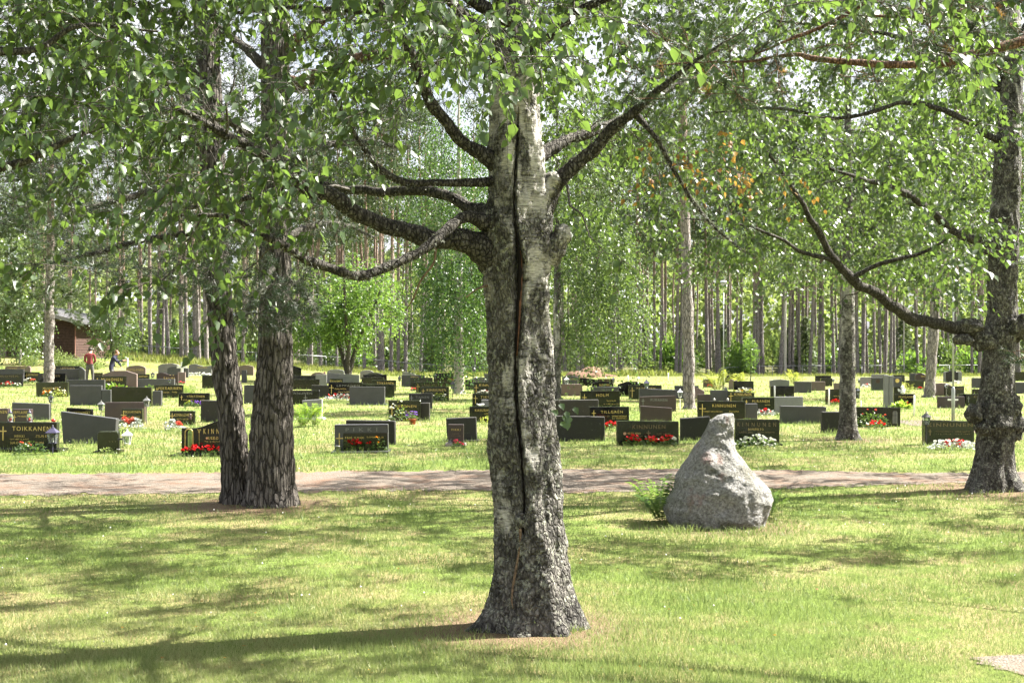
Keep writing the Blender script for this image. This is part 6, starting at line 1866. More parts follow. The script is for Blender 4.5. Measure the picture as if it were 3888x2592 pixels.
clump('small weedy plant at the mossy headstone', 405, 1722, 40, 28, [], 'bush_leaf', nl=70, ls=(.025, .045), name='weed_plant')
clump('white ragged flowers under the far arched niche', 690, 1458, 24, 10, [('pink', 8, -1, 1)], bs=.05)
clump('dark red flower on the far black stone', 1437, 1456, 18, 16, [('red', 7, -1, 1)], bs=.05)

def frond_mesh(seed):
    R = np.random.default_rng(seed)
    n = 22
    t = np.linspace(.08, 1, n)
    px, pz = t * .62, .95 * np.sin(t * 1.75) * .85
    Pp, D, S = [], [], []
    for s in (-1, 1):
        Pp.append(np.stack([px, np.zeros(n), pz], axis=1))
        D.append(np.stack([np.full(n, .45), s * np.ones(n), R.normal(-.1, .12, n)], axis=1))
        S.append(.20 * np.sin(np.clip(t * 1.02, 0, 1) * 2.6 + .45) + .01)
    me = leaf_mesh('frond', np.vstack(Pp), np.vstack(D), np.array([[0, 0, 1.]]).repeat(2 * n, 0), np.abs(np.concatenate(S)), (DIAM[0] * np.array([1, .42, 1]), DIAM[1]))
    return me
FRM = [frond_mesh(300 + i) for i in range(3)]
def fern(label, g, r, h, mat='fern_leaf', n=15, cat='fern', squeeze=1.0):
    e = tag(empty('fern', g), label, cat, 'ferns')
    kit = []
    for m in FRM:
        q = m.copy(); q.materials.clear(); q.materials.append(M[mat]); kit.append(q)
    for i in range(n):
        o = part('frond', kit[i % 3], e)
        o.rotation_euler = (rnd.uniform(-.15, .15), rnd.uniform(-.45, .35), 2 * math.pi * i / n + rnd.uniform(-.2, .2))
        s = rnd.uniform(.75, 1.1)
        o.scale = (r * 1.6 * s, r * 1.4 * s, h * 1.2 * s)
    return e
fern('large bright green fern clump beside the furrowed pine trunk', G(1150, 1622), .36, .50, n=26)
fern('bright fern clump leaning on the pale sunlit-edged slab', G(1198, 1618), .30, .42, n=20)
fern('green fern left of the dark green gravestone with a lantern on top', G(560, 1506), .32, .34)
fern('green fern right of the dark green gravestone with a lantern on top', G(712, 1508), .34, .38)
fern('tall yellow fern left of the thin lamp post', G(2722, 1484), .75, .80, 'lime_leaf', 18)
fern('yellow fern right of the thin lamp post', G(2812, 1472), .6, .5, 'lime_leaf', 14)
fern('yellow fern right of the pale arched stone', G(3012, 1462), .7, .62, 'lime_leaf', 16)
fern('green fern growing against the left side of the boulder', P(2505, 2000, 12.5) * 1 - Vector((0, 0, P(2505, 2000, 12.5).z)), .30, .42, 'rowan_leaf', 20)
fern('green fern peeping out behind the right side of the boulder', Vector(((2922 - CX) / F * 12.8, 12.8, 0)), .22, .32, 'rowan_leaf', 14)
fern('small yellow fern near the pale pillar stone', G(3448, 1492), .4, .36, 'lime_leaf', 10)

# ------------------------------------------------------------------ lanterns, candles, posts, crosses, small figures
def lantern_kit():
    kit = []
    mb = MB()
    a, b, h = .052, .075, .17
    for sx, sy in ((-1, -1), (1, -1), (1, 1), (-1, 1)):
        mb.tube([(a * sx, a * sy, 0), (b * sx, b * sy, h)], .006, 4)
    mb.box(-a - .008, a + .008, -a - .008, a + .008, -.012, .004)
    for s in (-1, 1):
        mb.box(-b, b, s * b - .004, s * b + .004, h - .008, h + .002)
        mb.box(s * b - .004, s * b + .004, -b, b, h - .007, h + .003)
    kit.append(('frame', mb.mesh('frame'), 0))
    for q in range(4):
        mb = MB(); c, s = math.cos(q * math.pi / 2), math.sin(q * math.pi / 2)
        vs = [(-a + .004, -a, .005), (a - .004, -a, .005), (b - .004, -b, h - .008), (-b + .004, -b, h - .008)]
        mb.add([(x * c - y * s, x * s + y * c, z) for x, y, z in vs], [(0, 1, 2, 3)])
        kit.append(('pane', mb.mesh('pane'), 1))
    mb = MB(); mb.add([(-.10, -.10, h + .004), (.10, -.10, h + .004), (.10, .10, h + .004), (-.10, .10, h + .004), (-.022, -.022, h + .085), (.022, -.022, h + .085), (.022, .022, h + .085), (-.022, .022, h + .085)],
                      [(0, 3, 2, 1), (4, 5, 6, 7), (0, 1, 5, 4), (1, 2, 6, 5), (2, 3, 7, 6), (3, 0, 4, 7)])
    kit.append(('roof', mb.mesh('roof'), 0))
    mb = MB(); mb.lathe([(.020, h + .083), (.024, h + .10), (.012, h + .112), (.014, h + .122), (.003, h + .14)], 8); kit.append(('finial', mb.mesh('finial'), 0))
    mb = MB(); mb.lathe([(.022, .004), (.022, .075), (.004, .08)], 10); kit.append(('candle', mb.mesh('candle'), 2))
    return kit
LK = lantern_kit()
_LC = {}
def lantern(label, c, row_base, row_top, mat, wpx=None, on=None, row_body=None):
    """row_top: tip; row_base: where stake or body meets the ground or stone"""
    if on: g, k = on
    else:
        g = G(c, row_base); k = g.y / F
    H = (row_base - row_top) * k
    s = (wpx * k / .20) if wpx else 1.0
    e = tag(empty('grave_lantern', g), label, 'lantern', 'lanterns on the graves')
    zb = max(0, H - .31 * s)
    for nm, me, mi in LK:
        key = (nm, id(me), mat)
        if key not in _LC:
            q = me.copy(); q.materials.clear(); q.materials.append((M[mat], M['lamp_glass'], M['candle_wax'])[mi]); _LC[key] = q
        o = part(nm, _LC[key], e, None, (0, 0, zb)); o.scale = (s, s, s)
    if zb > .03:
        mb = MB(); mb.tube([(0, 0, -.1), (0, 0, zb)], .010, 6); part('stake', mb.mesh('stake'), e, M[mat])
    return e
def on_top(key, u, off=.07):
    r, g, w, h, k = GR[key]
    return Vector((g.x - w / 2 + w * u, g.y + off, g.z + h)), k
lantern('dark lantern with a violet roof before the wide black stone', 200, 1722, 1612, 'violet_metal', 44)
lantern('black lantern over the sunlit edge of the grey slab', 193, 1596, 1496, 'black_metal', 20)
lantern('pale lantern with a red candle in the grass', 384, 1606, 1518, 'pale_metal', 24)
lantern('white lantern beside the brown polished slab', 557, 1612, 1503, 'pale_metal', 25)
lantern('black lantern between the crouching man and the wavy brown stone', 580, 1446, 1410, 'black_metal', 15)
lantern('small black lantern before the narrow stone under the white cross', 685, 1450, 1410, 'black_metal', 13)
lantern('black lantern on the dark green gravestone between ferns', 640, 1461, 1436, 'black_metal', 12, on=on_top('A18', .5))
lantern('black-roofed lantern on a stake before the weeping birch trunk', 1719, 1524, 1444, 'black_metal', 20)
lantern('black lantern between the weeping and the split birch', 1798, 1484, 1430, 'black_metal', 14)
lantern('lantern with a white pane at the blue-grey stone', 1517, 1466, 1424, 'black_metal', 14)
lantern('lantern at the black stone beneath the weeping birch', 1653, 1452, 1416, 'black_metal', 13)
lantern('white lantern on the brownish grey slab', 2150, 1458, 1432, 'white_paint', 20, on=on_top('D5', .42))
lantern('violet-roofed lantern on the blank grey slab', 2455, 1475, 1454, 'violet_metal', 24, on=on_top('D13', .2))
lantern('cream lantern on a white stake left of the grey-trunked pine', 2582, 1562, 1474, 'white_paint', 21)
lantern('steel lantern at the shoulder of the plain grey slab', 2755, 1522, 1466, 'pale_metal', 14)
lantern('steel lantern right of the slender birch', 3258, 1512, 1471, 'grey_steel', 16)
lantern('black pointed lantern at the corner of the wide brownish green stone', 3517, 1690, 1560, 'black_metal', 33)
lantern('pale lantern before the rough pinkish natural stone', 3593, 1506, 1452, 'pale_metal', 13)
lantern('small lantern at the candle-niche stone', 3262, 1462, 1434, 'pale_metal', 12)
lantern('lantern near the small dark stone left of the slender birch', 3164, 1464, 1434, 'pale_metal', 10)
lantern('violet-roofed lantern far back near the meadow', 2329, 1462, 1430, 'violet_metal', 14)
lantern('dark lantern beside the rowan stem', 1232, 1440, 1408, 'rust_metal', 10)
# white lantern hanging from a hooked iron rod
g = G(468, 1718); e = tag(empty('hanging_lantern', g), 'white lantern hanging from a hooked iron rod beside the mossy headstone', 'lantern')
mb = MB(); mb.tube([(0, 0, -.1), (-.01, 0, .30), (-.015, 0, .36), (.02, 0, .385), (.06, 0, .36), (.065, 0, .33)], .006, 6); part('rod', mb.mesh('rod'), e, M['black_metal'])
for nm, me, mi in LK:
    if nm in ('candle',): continue
    q = me.copy(); q.materials.clear(); q.materials.append((M['white_paint'], M['lamp_glass'], M['candle_wax'])[mi])
    o = part(nm, q, e, None, (.065, 0, .155)); o.scale = (.75, .75, .75)
g = G(452, 1722); e = tag(empty('iron_stake', g), 'thin dark iron stake behind the mossy headstone', 'stake')
mb = MB(); mb.tube([(0, 0, -.1), (0, 0, .44)], .008, 6); part('rod', mb.mesh('rod'), e, M['black_metal'])
mb = MB(); mb.box(-.02, .06, -.02, .02, .22, .25); part('holder', mb.mesh('holder'), e, M['black_metal'])
# glass grave candles on the wide black stone
def glass_candle(label, pos, s, cap='violet_metal', fill='candle_red'):
    e = tag(empty('grave_candle', pos), label, 'candle')
    mb = MB(); mb.lathe([(.05, 0), (.055, .012), (.03, .02)], 14); part('foot', mb.mesh('foot', True), e, M['pale_metal'])
    mb = MB(); mb.lathe([(.030, .02), (.058, .07), (.050, .13), (.030, .17)], 14); part('glass', mb.mesh('glass', True), e, M['lamp_glass'])
    mb = MB(); mb.lathe([(.026, .02), (.028, .075), (.008, .08)], 10); part('wax', mb.mesh('wax', True), e, M[fill])
    mb = MB(); mb.lathe([(.040, .168), (.036, .19), (.015, .215), (.012, .235), (.002, .25)], 12); part('cap', mb.mesh('cap', True), e, M[cap])
    e.scale = (s, s, s)
glass_candle('glass grave candle with a dark cap on the wide black stone, left one', on_top('A1', .21)[0], .85)
glass_candle('glass grave candle with a violet cap on the wide black stone, right one', on_top('A1', .53)[0], .85)
p_ = on_top('A1', .93)[0]
mb = MB(); mb.blob((0, 0, .03), .04, 2, .08, 12, 8, sq=(1, 1, .75)); mb.tube([(0, 0, .055), (.005, 0, .075)], [.008, .003], 5)
tag(part('red_candle', mb.mesh('red_candle', True), None, M['candle_red'], p_), 'round red candle at the end of the wide black stone', 'candle')
for u, lb in ((.36, 'white egg-shaped candle on the wide shiny black stone, left one'), (.645, 'white egg-shaped candle on the wide shiny black stone, right one')):
    mb = MB(); mb.lathe([(.015, 0), (.026, .015), (.030, .035), (.022, .062), (.008, .078)], 12)
    tag(part('egg_candle', mb.mesh('egg_candle', True), None, M['candle_wax'], on_top('E10', u)[0]), lb, 'candle')
# bronze cherub on the arched-window stone, white cherub by the pillar
def cherub(label, pos, s, mat):
    e = tag(empty('cherub_figure', pos), label, 'figurine')
    mb = MB(); mb.tube([(0, 0, 0), (0, -.005, .04), (0, 0, .09), (0, .005, .12)], [.05, .048, .036, .02], 12); mb.tube([(-.04, -.03, .02), (-.01, -.05, .05)], .016, 8); mb.tube([(.04, -.03, .02), (.01, -.05, .05)], .016, 8); mb.tube([(-.035, 0, .10), (-.04, -.04, .085), (-.005, -.06, .11)], .012, 8); mb.tube([(.035, 0, .10), (.04, -.04, .085), (.005, -.06, .11)], .012, 8)
    part('body', mb.mesh('body', True), e, M[mat])
    mb = MB(); mb.blob((0, -.005, .155), .04, 4, .05, 12, 9); mb.blob((0, .006, .165), .040, 9, .25, 12, 9); mb.blob((0, -.045, .152), .006, 1, 0, 6, 5); part('head', mb.mesh('head', True), e, M[mat])
    for sx in (-1, 1):
        mb = MB(); mb.add([(sx * .02, .03, .09), (sx * .10, .035, .135), (sx * .105, .035, .09), (sx * .08, .035, .05), (sx * .03, .03, .05), (sx * .02, .042, .09), (sx * .10, .045, .135), (sx * .105, .045, .09), (sx * .08, .045, .05), (sx * .03, .042, .05)], [(0, 1, 2, 3, 4), (9, 8, 7, 6, 5), (0, 5, 6, 1), (1, 6, 7, 2), (2, 7, 8, 3), (3, 8, 9, 4), (4, 9, 5, 0)])
        part('wing', mb.mesh('wing'), e, M[mat])
    e.scale = (s, s, s)
cherub('small dark bronze cherub on the arched-window black stone', on_top('A4', .13, .05)[0] - Vector((0, 0, .012)), .50, 'bronze')
cherub('white praying cherub beside the pale pillar stones', on_top('E33', .42, .06)[0], 1.25, 'plaster_white')
e = tag(empty('bird_figure', on_top('C16', .36, .06)[0]), 'white bird figure with raised tail on the rose-emblem stone', 'figurine')
mb = MB(); mb.tube([(-.10, 0, .06), (-.05, 0, .035), (.02, 0, .03), (.06, 0, .045), (.085, 0, .05)], [.008, .022, .034, .022, .006], 10); part('body', mb.mesh('body', True), e, M['plaster_white'])
mb = MB(); mb.add([(-.02, -.03, .04), (-.10, -.045, .085), (-.05, -.04, .03), (.02, -.034, .03)], [(0, 1, 2, 3)]); part('wing', mb.mesh('wing'), e, M['plaster_white'])
# pot of violets, tin cup, vases
def pot(label, g, r, h, mat, name='flower_pot'):
    e = tag(empty(name, g), label, 'pot')
    mb = MB(); mb.lathe([(r * .7, -.01), (r * .95, h * .82), (r * 1.06, h * .82), (r * 1.08, h), (r * .95, h), (r * .9, h * .85)], 18); part('vessel', mb.mesh('vessel', True), e, M[mat])
    mb = MB(); mb.lathe([(r * .9, h * .80), (r * .5, h * .88)], 14); part('soil', mb.mesh('soil'), e, M['dark_soil'])
    return e
gp = G(1566, 1611)
e = pot('terracotta pot with violet pansies on the moss-green grave', gp, .085, .13, 'terracotta')
R = np.random.default_rng(5); Pp, D, Nn, S = dome_leaves(R, 90, .13, .11, .16, (.03, .05)); o = part('foliage', leaf_mesh('foliage', Pp + np.array([0, 0, .12]), D, Nn, S), e, M['plant_leaf']); o['kind'] = 'stuff'
for i in range(18):
    b = part('flower', BL['violet'][i % 2], e, None, (R.uniform(-.15, .15), R.uniform(-.13, .05), R.uniform(.2, .3))); b.scale = (.03,) * 3; b.rotation_euler = (R.uniform(.3, 1.2), 0, R.uniform(0, 6))
pot('grey tin cup at the foot of the mossy headstone', G(449, 1724), .030, .085, 'pale_metal', 'tin_cup')
pot('slim tin vase at the corner of the framed grey grave', G(1282, 1722), .034, .13, 'pale_metal', 'tin_vase')
# white marker posts
def marker(label, c, row, top, wpx=6):
    g = G(c, row); k = g.y / F
    mb = MB(); r = max(.02, wpx * k / 2); h = (row - top) * k
    mb.tube([(0, 0, -.1), (0, 0, h - .02), (0, 0, h)], [r, r, r * .6], 10)
    tag(part('marker_post', mb.mesh('marker_post', True), None, M['white_paint'], g), label, 'post', 'white marker posts')
marker('white marker post before the jet black stone', 2941, 1512, 1464, 6)
marker('white marker post before the black stone at the slender birch', 3147, 1541, 1477, 6)
marker('white marker post beside the gold-named black stone', 3471, 1580, 1500, 7)
marker('short white post in the grass right of the slender birch', 3269, 1560, 1520, 6)
marker('white post at the meadow edge right of the earth heap', 2384, 1447, 1424, 5)
marker('lone white post at the meadow edge left of the grey-trunked pine', 2537, 1452, 1416, 5)
marker('white post behind the crouching man', 484, 1420, 1358, 5)
# white crosses
def wcross(label, c, row, top, arm_row, armpx, wpx):
    g = G(c, row); k = g.y / F
    h, w, a, za = (row - top) * k, wpx * k / 2, armpx * k / 2, (row - arm_row) * k
    e = tag(empty('wooden_cross', g), label, 'cross')
    mb = MB(); mb.box(-w, w, -.02, .02, -.1, h); part('upright', mb.mesh('upright'), e, M['white_paint'])
    mb = MB(); mb.box(-a, a, -.035, -.021, za - w, za + w); q = part('arm', mb.mesh('arm'), e, M['white_paint'])
    mb = MB(); mb.box(-w * .7, w * .7, -.040, -.0351, za - w * .4, za + w * .4); part('name_plate', mb.mesh('name_plate'), e, M['black_metal'])
wcross('white wooden cross with a small dark plate', 691, 1440, 1374, 1393, 38, 9)
wcross('white cross hidden behind the foot of the grey lamp post', 3617, 1551, 1503, 1517, 40, 6)
# tilted green plaque
g = G(2828, 1494); e = tag(empty('grave_plaque', g), 'tilted dark green plaque with a pale rim among flowers', 'plaque')
mb = MB(); mb.add([(-.27, 0, 0), (.24, 0, 0), (.28, .10, .22), (-.20, .10, .22), (-.27, .03, 0), (.24, .03, 0), (.28, .13, .22), (-.20, .13, .22)], [(0, 1, 2, 3), (7, 6, 5, 4), (0, 4, 5, 1), (1, 5, 6, 2), (2, 6, 7, 3), (3, 7, 4, 0)]); part('plate', mb.mesh('plate'), e, M['green_granite'])
mb = MB(); mb.tube([(-.27, -.004, 0), (.24, -.004, 0), (.28, .096, .22), (-.20, .096, .22), (-.27, -.004, 0)], .010, 6); part('rim', mb.mesh('rim'), e, M['pale_metal'])

# ------------------------------------------------------------------ the two visitors
def skin_body(name, joints, edges, root=0, sub=2):
    me = bpy.data.meshes.new(name)
    keys = list(joints)
    me.from_pydata([joints[k][:3] for k in keys], [(keys.index(a), keys.index(b)) for a, b in edges], [])
    o = bpy.data.objects.new(name, me)
    C.objects.link(o)
    m = o.modifiers.new('skin', 'SKIN'); m.use_smooth_shade = True; m.branch_smoothing = .6
    for i, k in enumerate(keys):
        r = joints[k][3]
        rx, ry = r if isinstance(r, tuple) else (r, r)
        me.skin_vertices[0].data[i].radius = (rx, ry)
        me.skin_vertices[0].data[i].use_root = (i == root)
    s = o.modifiers.new('sub', 'SUBSURF'); s.levels = sub; s.render_levels = sub
    dg = bpy.context.evaluated_depsgraph_get()
    out = bpy.data.meshes.new_from_object(o.evaluated_get(dg))
    bpy.data.objects.remove(o)
    out.name = name
    out.materials.clear()
    return out

def person(label, g, rz, J, E, pick, mats, hair_c, hair_r, hair_m, sc=1.0):
    e = tag(empty('person', g, rz), label, 'person')
    me = skin_body('body', J, E)
    for m in mats: me.materials.append(M[m])
    for p in me.polygons:
        p.material_index = pick(p.center)
        p.use_smooth = True
    part('body', me, e)
    mb = MB(); mb.blob(hair_c, hair_r, 3, .10, 16, 12, sq=(.86, 1.0, .92)); part('hair', mb.mesh('hair', True), e, M[hair_m])
    e.scale = (sc, sc, sc)
    return e

def fingers(J, E, wrist, palm, s, tip_dir, spread):
    w, p = Vector(wrist), Vector(palm)
    J['palm' + s] = (*p, (.038, .018)); E.append(('wrist' + s, 'palm' + s))
    d = Vector(tip_dir).normalized(); q = Vector(spread).normalized()
    for i, (o, l) in enumerate(((-.03, .07), (-.01, .085), (.01, .08), (.03, .065))):
        J['f%d' % i + s] = (*(p + d * .03 + q * o), .010); J['g%d' % i + s] = (*(p + d * (.03 + l) + q * o * 1.1 + Vector((0, 0, -.02))), .007)
        E += [('palm' + s, 'f%d' % i + s), ('f%d' % i + s, 'g%d' % i + s)]
    J['t' + s] = (*(p + q * -.045 + d * .02), .010); E.append(('palm' + s, 't' + s))

# standing, back to us, head bowed, hands together in front
J = {'pelvis': (0, 0, .97, (.165, .125)), 'waist': (0, .01, 1.10, (.150, .110)), 'chest': (0, .03, 1.32, (.185, .125)), 'upper': (0, .05, 1.44, (.13, .10)), 'neck': (0, .09, 1.53, .062), 'head': (0, .15, 1.62, (.082, .095)), 'crown': (0, .19, 1.70, (.07, .08)), 'nose': (0, .27, 1.63, .018)}
E = [('pelvis', 'waist'), ('waist', 'chest'), ('chest', 'upper'), ('upper', 'neck'), ('neck', 'head'), ('head', 'crown'), ('head', 'nose')]
for s, x in (('l', -1), ('r', 1)):
    J.update({'sh' + s: (.19 * x, .04, 1.43, .068), 'el' + s: (.235 * x, .07, 1.14, .05), 'wrist' + s: (.10 * x, .27, 1.05, .032), 'hip' + s: (.10 * x, 0, .88, .098), 'kn' + s: (.12 * x, .02, .48, .066), 'an' + s: (.14 * x, -.03, .09, .046), 'toe' + s: (.17 * x, .13, .04, .038), 'ear' + s: (.085 * x, .15, 1.62, .018)})
    E += [('upper', 'sh' + s), ('sh' + s, 'el' + s), ('el' + s, 'wrist' + s), ('pelvis', 'hip' + s), ('hip' + s, 'kn' + s), ('kn' + s, 'an' + s), ('an' + s, 'toe' + s), ('head', 'ear' + s)]
    fingers(J, E, (.10 * x, .27, 1.05), (.05 * x, .31, 1.04), s, (-x, .3, 0), (0, .5, 1))
def pick1(c):
    if c.z > 1.515: return 0
    if c.y > .245 and c.z > .95: return 0
    if c.z > 1.0: return 1
    if c.z > .105: return 2
    return 3
man = person('standing man in a patterned red shirt and grey trousers, head bowed', G(341, 1466), .15, J, E, pick1, ['skin', 'red_shirt', 'grey_trousers', 'shoe_black'], (0, .135, 1.665), .108, 'hair_dark', 1.02)
mb = MB(); mb.tube([(.17 * math.cos(a), .005 + .128 * math.sin(a), 1.0) for a in np.linspace(0, 6.283, 20)], .016, 6); part('belt', mb.mesh('belt', True), man, M['shoe_black'])

# stooping, turned to the right, one arm stretched out
J = {'pelvis': (0, 0, .86, (.15, .13)), 'waist': (.03, .02, .98, (.15, .125)), 'chest': (.09, .04, 1.18, (.165, .145)), 'upper': (.15, .05, 1.31, (.12, .115)), 'neck': (.205, .06, 1.39, .062), 'head': (.26, .06, 1.48, (.088, .085)), 'crown': (.27, .06, 1.56, (.075, .075)), 'nose': (.365, .055, 1.47, .017), 'chin': (.325, .055, 1.415, .030)}
E = [('pelvis', 'waist'), ('waist', 'chest'), ('chest', 'upper'), ('upper', 'neck'), ('neck', 'head'), ('head', 'crown'), ('head', 'nose'), ('head', 'chin')]
for s, y in (('l', 1), ('r', -1)):
    J.update({'sh' + s: (.13, .05 + .17 * y, 1.29, .072), 'hip' + s: (.0, .09 * y, .78, .10), 'kn' + s: (.16, .11 * y, .44, .07), 'an' + s: (-.02, .12 * y, .09, .048), 'toe' + s: (.14, .13 * y, .04, .04), 'ear' + s: (.25, .06 + .085 * y, 1.475, .018)})
    E += [('upper', 'sh' + s), ('pelvis', 'hip' + s), ('hip' + s, 'kn' + s), ('kn' + s, 'an' + s), ('an' + s, 'toe' + s), ('head', 'ear' + s)]
J.update({'elr': (.30, -.16, 1.10, .052), 'wristr': (.52, -.10, 1.15, .034), 'ell': (.28, .24, 1.06, .052), 'wristl': (.40, .22, .90, .034)})
E += [('shr', 'elr'), ('elr', 'wristr'), ('shl', 'ell'), ('ell', 'wristl')]
fingers(J, E, (.52, -.10, 1.15), (.58, -.09, 1.165), 'r', (1, .1, .1), (0, .2, 1))
fingers(J, E, (.40, .22, .90), (.42, .22, .85), 'l', (.2, 0, -1), (0, 1, 0))
def pick2(c):
    if c.z > 1.385 and c.x > .12: return 0
    if c.x > .535 or (c.z < .88 and c.x > .375 and c.y > .1): return 0
    if c.z > .74: return 1
    if c.z > .105: return 2
    return 3
person('stooping man in a dark navy jacket reaching out with one arm', G(421, 1468), 0.1, J, E, pick2, ['skin', 'navy_jacket', 'grey_trousers', 'shoe_black'], (.235, .06, 1.525), .102, 'hair_brown', 1.05)

# ------------------------------------------------------------------ grass
R = np.random.default_rng(99)
def patch(x, y):
    return (np.sin(x * 1.3 + 2 * np.sin(y * .7)) * np.sin(y * 1.1 + 1.7 * np.sin(x * .9 + 1)) + .6 * np.sin(x * 3.7 + y * 2.3) * np.sin(y * 4.1 - x * 1.2) + .4 * np.sin(x * 9 + 3 * np.sin(y * 7)) * np.sin(y * 8.3))
pn = np.array([(p[0], p[1]) for p in smooth_path(near, 200)]); pf = np.array([(p[0], p[1]) for p in smooth_path(farr, 200)])
def lawn_blades(name, n, r0, r1, lmin, lmax, wk, power=1.0, label='short blades of grass standing out of the lawn'):
    row = r0 + (r1 - r0) * R.random(n) ** power
    c = R.uniform(-1000, 4900, n)
    d = F * EYE / (row - Y0)
    x = (c - CX) / F * d
    on_path = (d > np.interp(x, pn[:, 0], pn[:, 1]) - .02 + R.normal(0, .07, n)) & (d < np.interp(x, pf[:, 0], pf[:, 1]) + R.normal(0, .08, n))
    on_corner = (x > 2.5) & (d < 7.0) & (d < 6.95 + (x - 2.46) * .2) & (x > 2.62 - (d - 6.4) * .2)
    ok = ~on_path & ~on_corner
    for (tx, ty, tr) in ((.03, 7.72, .46), (-2.75, 13.9, .75), (5.75, 15.35, .6)):
        ok &= (np.hypot(x - tx, d - ty) > tr * R.uniform(.6, 1.5, n))
    x, d = x[ok], d[ok]
    n = len(x)
    p = patch(x, d)
    L = R.uniform(lmin, lmax, n) * (1 + d * .012) * np.clip(1.0 - .25 * p, .45, 1.35)
    w = wk * d * R.uniform(.7, 1.3, n) / 2
    a = R.uniform(0, 6.283, n)
    u = np.stack([np.cos(a), np.sin(a), np.zeros(n)], axis=1)
    lean = np.stack([R.normal(0, .45, n), R.normal(0, .45, n), np.ones(n)], axis=1)
    z = np.zeros(n)
    far = d > 50
    if far.any(): z[far] = [tz(q, s) for q, s in zip(x[far], d[far])]
    B = np.stack([x, d, z - .004], axis=1)
    V = np.stack([B + u * w[:, None], B - u * w[:, None], B + unit(lean) * L[:, None]], axis=1).reshape(-1, 3)
    dry = .34 * np.clip((1.2 - x) * .5, -.3, 1) * np.clip((11 - d) * .25, 0, 1) - .06
    tn = np.clip(.27 + dry + .24 * p + R.normal(0, .20, n) - .24 * np.clip((d - 12) * .2, 0, 1), 0, 1)
    tag(part(name, np_mesh(name, V, np.arange(3 * n).reshape(-1, 3), tint=np.repeat(tn, 3)), None, M['grass_blade']), label, None, None, 'stuff')
lawn_blades('grass', 520000, 1462, 2680, .022, .052, .00055, .9)
lawn_blades('grass', 60000, 1430, 1800, .05, .11, .0005, 1.0, 'longer grass blades left between the graves')

def tuft(label, g, n, r, L, mat='grass_blade', name='grass_tuft', w=.006):
    x = R.normal(0, r * .5, n); y = R.normal(0, r * .35, n)
    a = R.uniform(0, 6.283, n)
    B = np.stack([x, y, np.full(n, -.01)], axis=1)
    lean = unit(np.stack([x / r * .8 + R.normal(0, .35, n), R.normal(0, .35, n), np.ones(n)], axis=1))
    ln = R.uniform(L * .5, L, n)[:, None]
    u = np.stack([np.cos(a), np.sin(a), np.zeros(n)], axis=1) * w / 2
    mid = B + lean * ln * .6
    tip = mid + unit(lean + np.array([0, 0, -.5]) + lean * np.array([1, 1, 0])) * ln * .4
    V = np.stack([B + u, B - u, mid - u * .7, mid + u * .7, tip], axis=1).reshape(-1, 3)
    f4 = np.arange(n)[:, None] * 5
    me = bpy.data.meshes.new(name)
    faces = [tuple(int(q) for q in (b + 0, b + 1, b + 2, b + 3)) for b in f4[:, 0]] + [tuple(int(q) for q in (b + 3, b + 2, b + 4)) for b in f4[:, 0]]
    me.from_pydata([tuple(map(float, v)) for v in V], [], faces)
    at = me.attributes.new('tint', 'FLOAT', 'POINT'); at.data.foreach_set('value', np.repeat(R.random(n) * .6, 5).astype(np.float32))
    o = tag(part(name, me, None, M[mat], g), label, None, None, 'stuff')
    return o
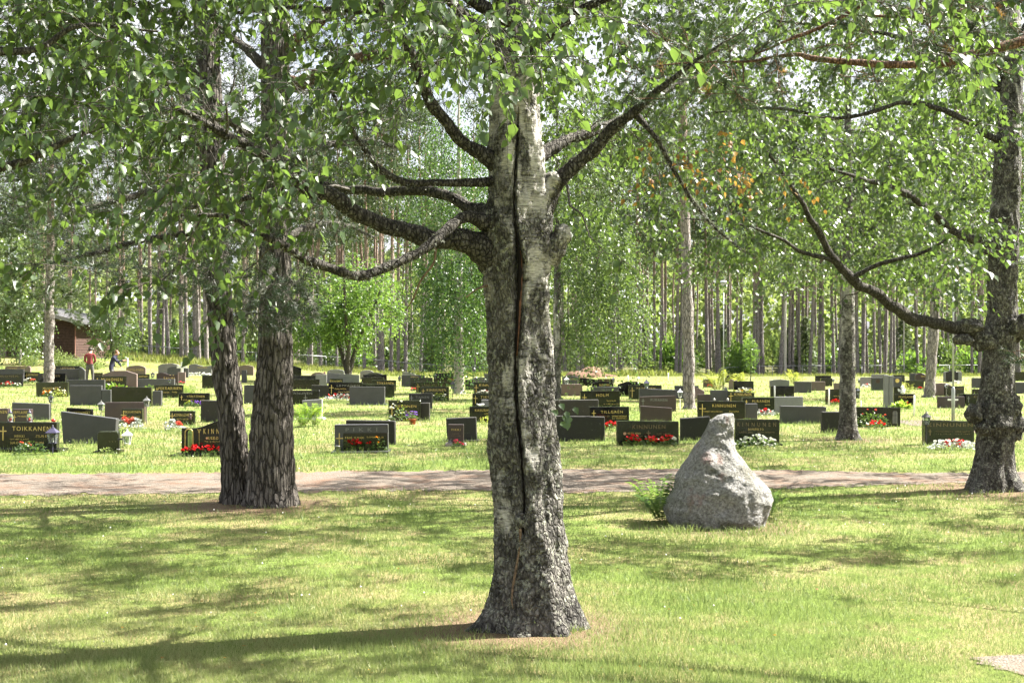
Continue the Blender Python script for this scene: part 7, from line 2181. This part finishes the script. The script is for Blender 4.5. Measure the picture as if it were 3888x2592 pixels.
for lb, c, row, n, r, L in (('long grass at the foot of the split birch', 2015, 2402, 90, .10, .15), ('grass at the left root of the split birch', 1850, 2404, 50, .12, .09), ('grass at the right root of the split birch', 2150, 2400, 60, .12, .08), ('grass along the foot of the boulder, left', 2590, 2022, 130, .22, .13), ('grass along the foot of the boulder, right', 2820, 2030, 130, .28, .11),
                            ('tall grass stalks behind the mossy headstone', 330, 1690, 70, .3, .22), ('grass tuft beside the lichened slab', 1690, 1680, 60, .15, .25), ('grass before the wide green-black grave', 2460, 1698, 160, .5, .11), ('grass before the big lichen-streaked slab', 2200, 1682, 140, .5, .12), ('grass before the dark speckled slab', 2640, 1678, 80, .25, .16),
                            ('grass before the broad plain slab', 3050, 1612, 110, .45, .15), ('grass before the dark upright slab', 3150, 1648, 60, .2, .16), ('grass at the foot of the twin pine', 1000, 1925, 160, .45, .08), ('grass at the foot of the gnarled birch', 3740, 1872, 140, .4, .10), ('grass at the brown slab seen from behind', 2490, 1610, 70, .3, .2), ('long grass beside the wide brownish green stone', 3530, 1700, 60, .15, .14),
                            ('grass before the wide black stone', 100, 1740, 150, .5, .09), ('grass behind the narrow rough stone', 1625, 1604, 60, .2, .22)):
    tuft(lb, G(c, row), n, r, L)
# clover heads and fallen leaves
n = 420
row = 1335 + 1 / R.uniform(1 / 1150, 1 / 150, n); c = R.uniform(-300, 4200, n)
d = F * EYE / (row - Y0); x = (c - CX) / F * d
ok = ~((d > np.interp(x, pn[:, 0], pn[:, 1]) - .1) & (d < np.interp(x, pf[:, 0], pf[:, 1]) + .1)) & (d < 52)
x, d = x[ok], d[ok]
octa = np.array([(1, 0, 0), (-1, 0, 0), (0, 1, 0), (0, -1, 0), (0, 0, 1), (0, 0, -1)]); of = np.array([(0, 2, 4), (2, 1, 4), (1, 3, 4), (3, 0, 4), (2, 0, 5), (1, 2, 5), (3, 1, 5), (0, 3, 5)])
V = (np.stack([x, d, np.full(len(x), .045)], axis=1)[:, None] + octa[None] * (R.uniform(.003, .006, len(x)) + d * .0002)[:, None, None]).reshape(-1, 3)
tag(part('clover_heads', np_mesh('clover_heads', V, ((np.arange(len(x)) * 6)[:, None, None] + of[None]).reshape(-1, 3)), None, M['clover_white']), 'white clover heads scattered over the lawn', None, None, 'stuff')
n = 90
row = R.uniform(1880, 2590, n); c = R.uniform(-200, 4100, n); d = F * EYE / (row - Y0); x = (c - CX) / F * d
me = leaf_mesh('fallen_leaves', np.stack([x, d, np.full(n, .03)], axis=1), R.normal(0, 1, (n, 3)) * np.array([1, 1, .2]), np.array([0, 0, 1.]) + R.normal(0, .3, (n, 3)), R.uniform(.014, .028, n))
tag(part('fallen_leaves', me, None, M['yellow_leaf']), 'a few fallen yellow leaves on the lawn', None, None, 'stuff')
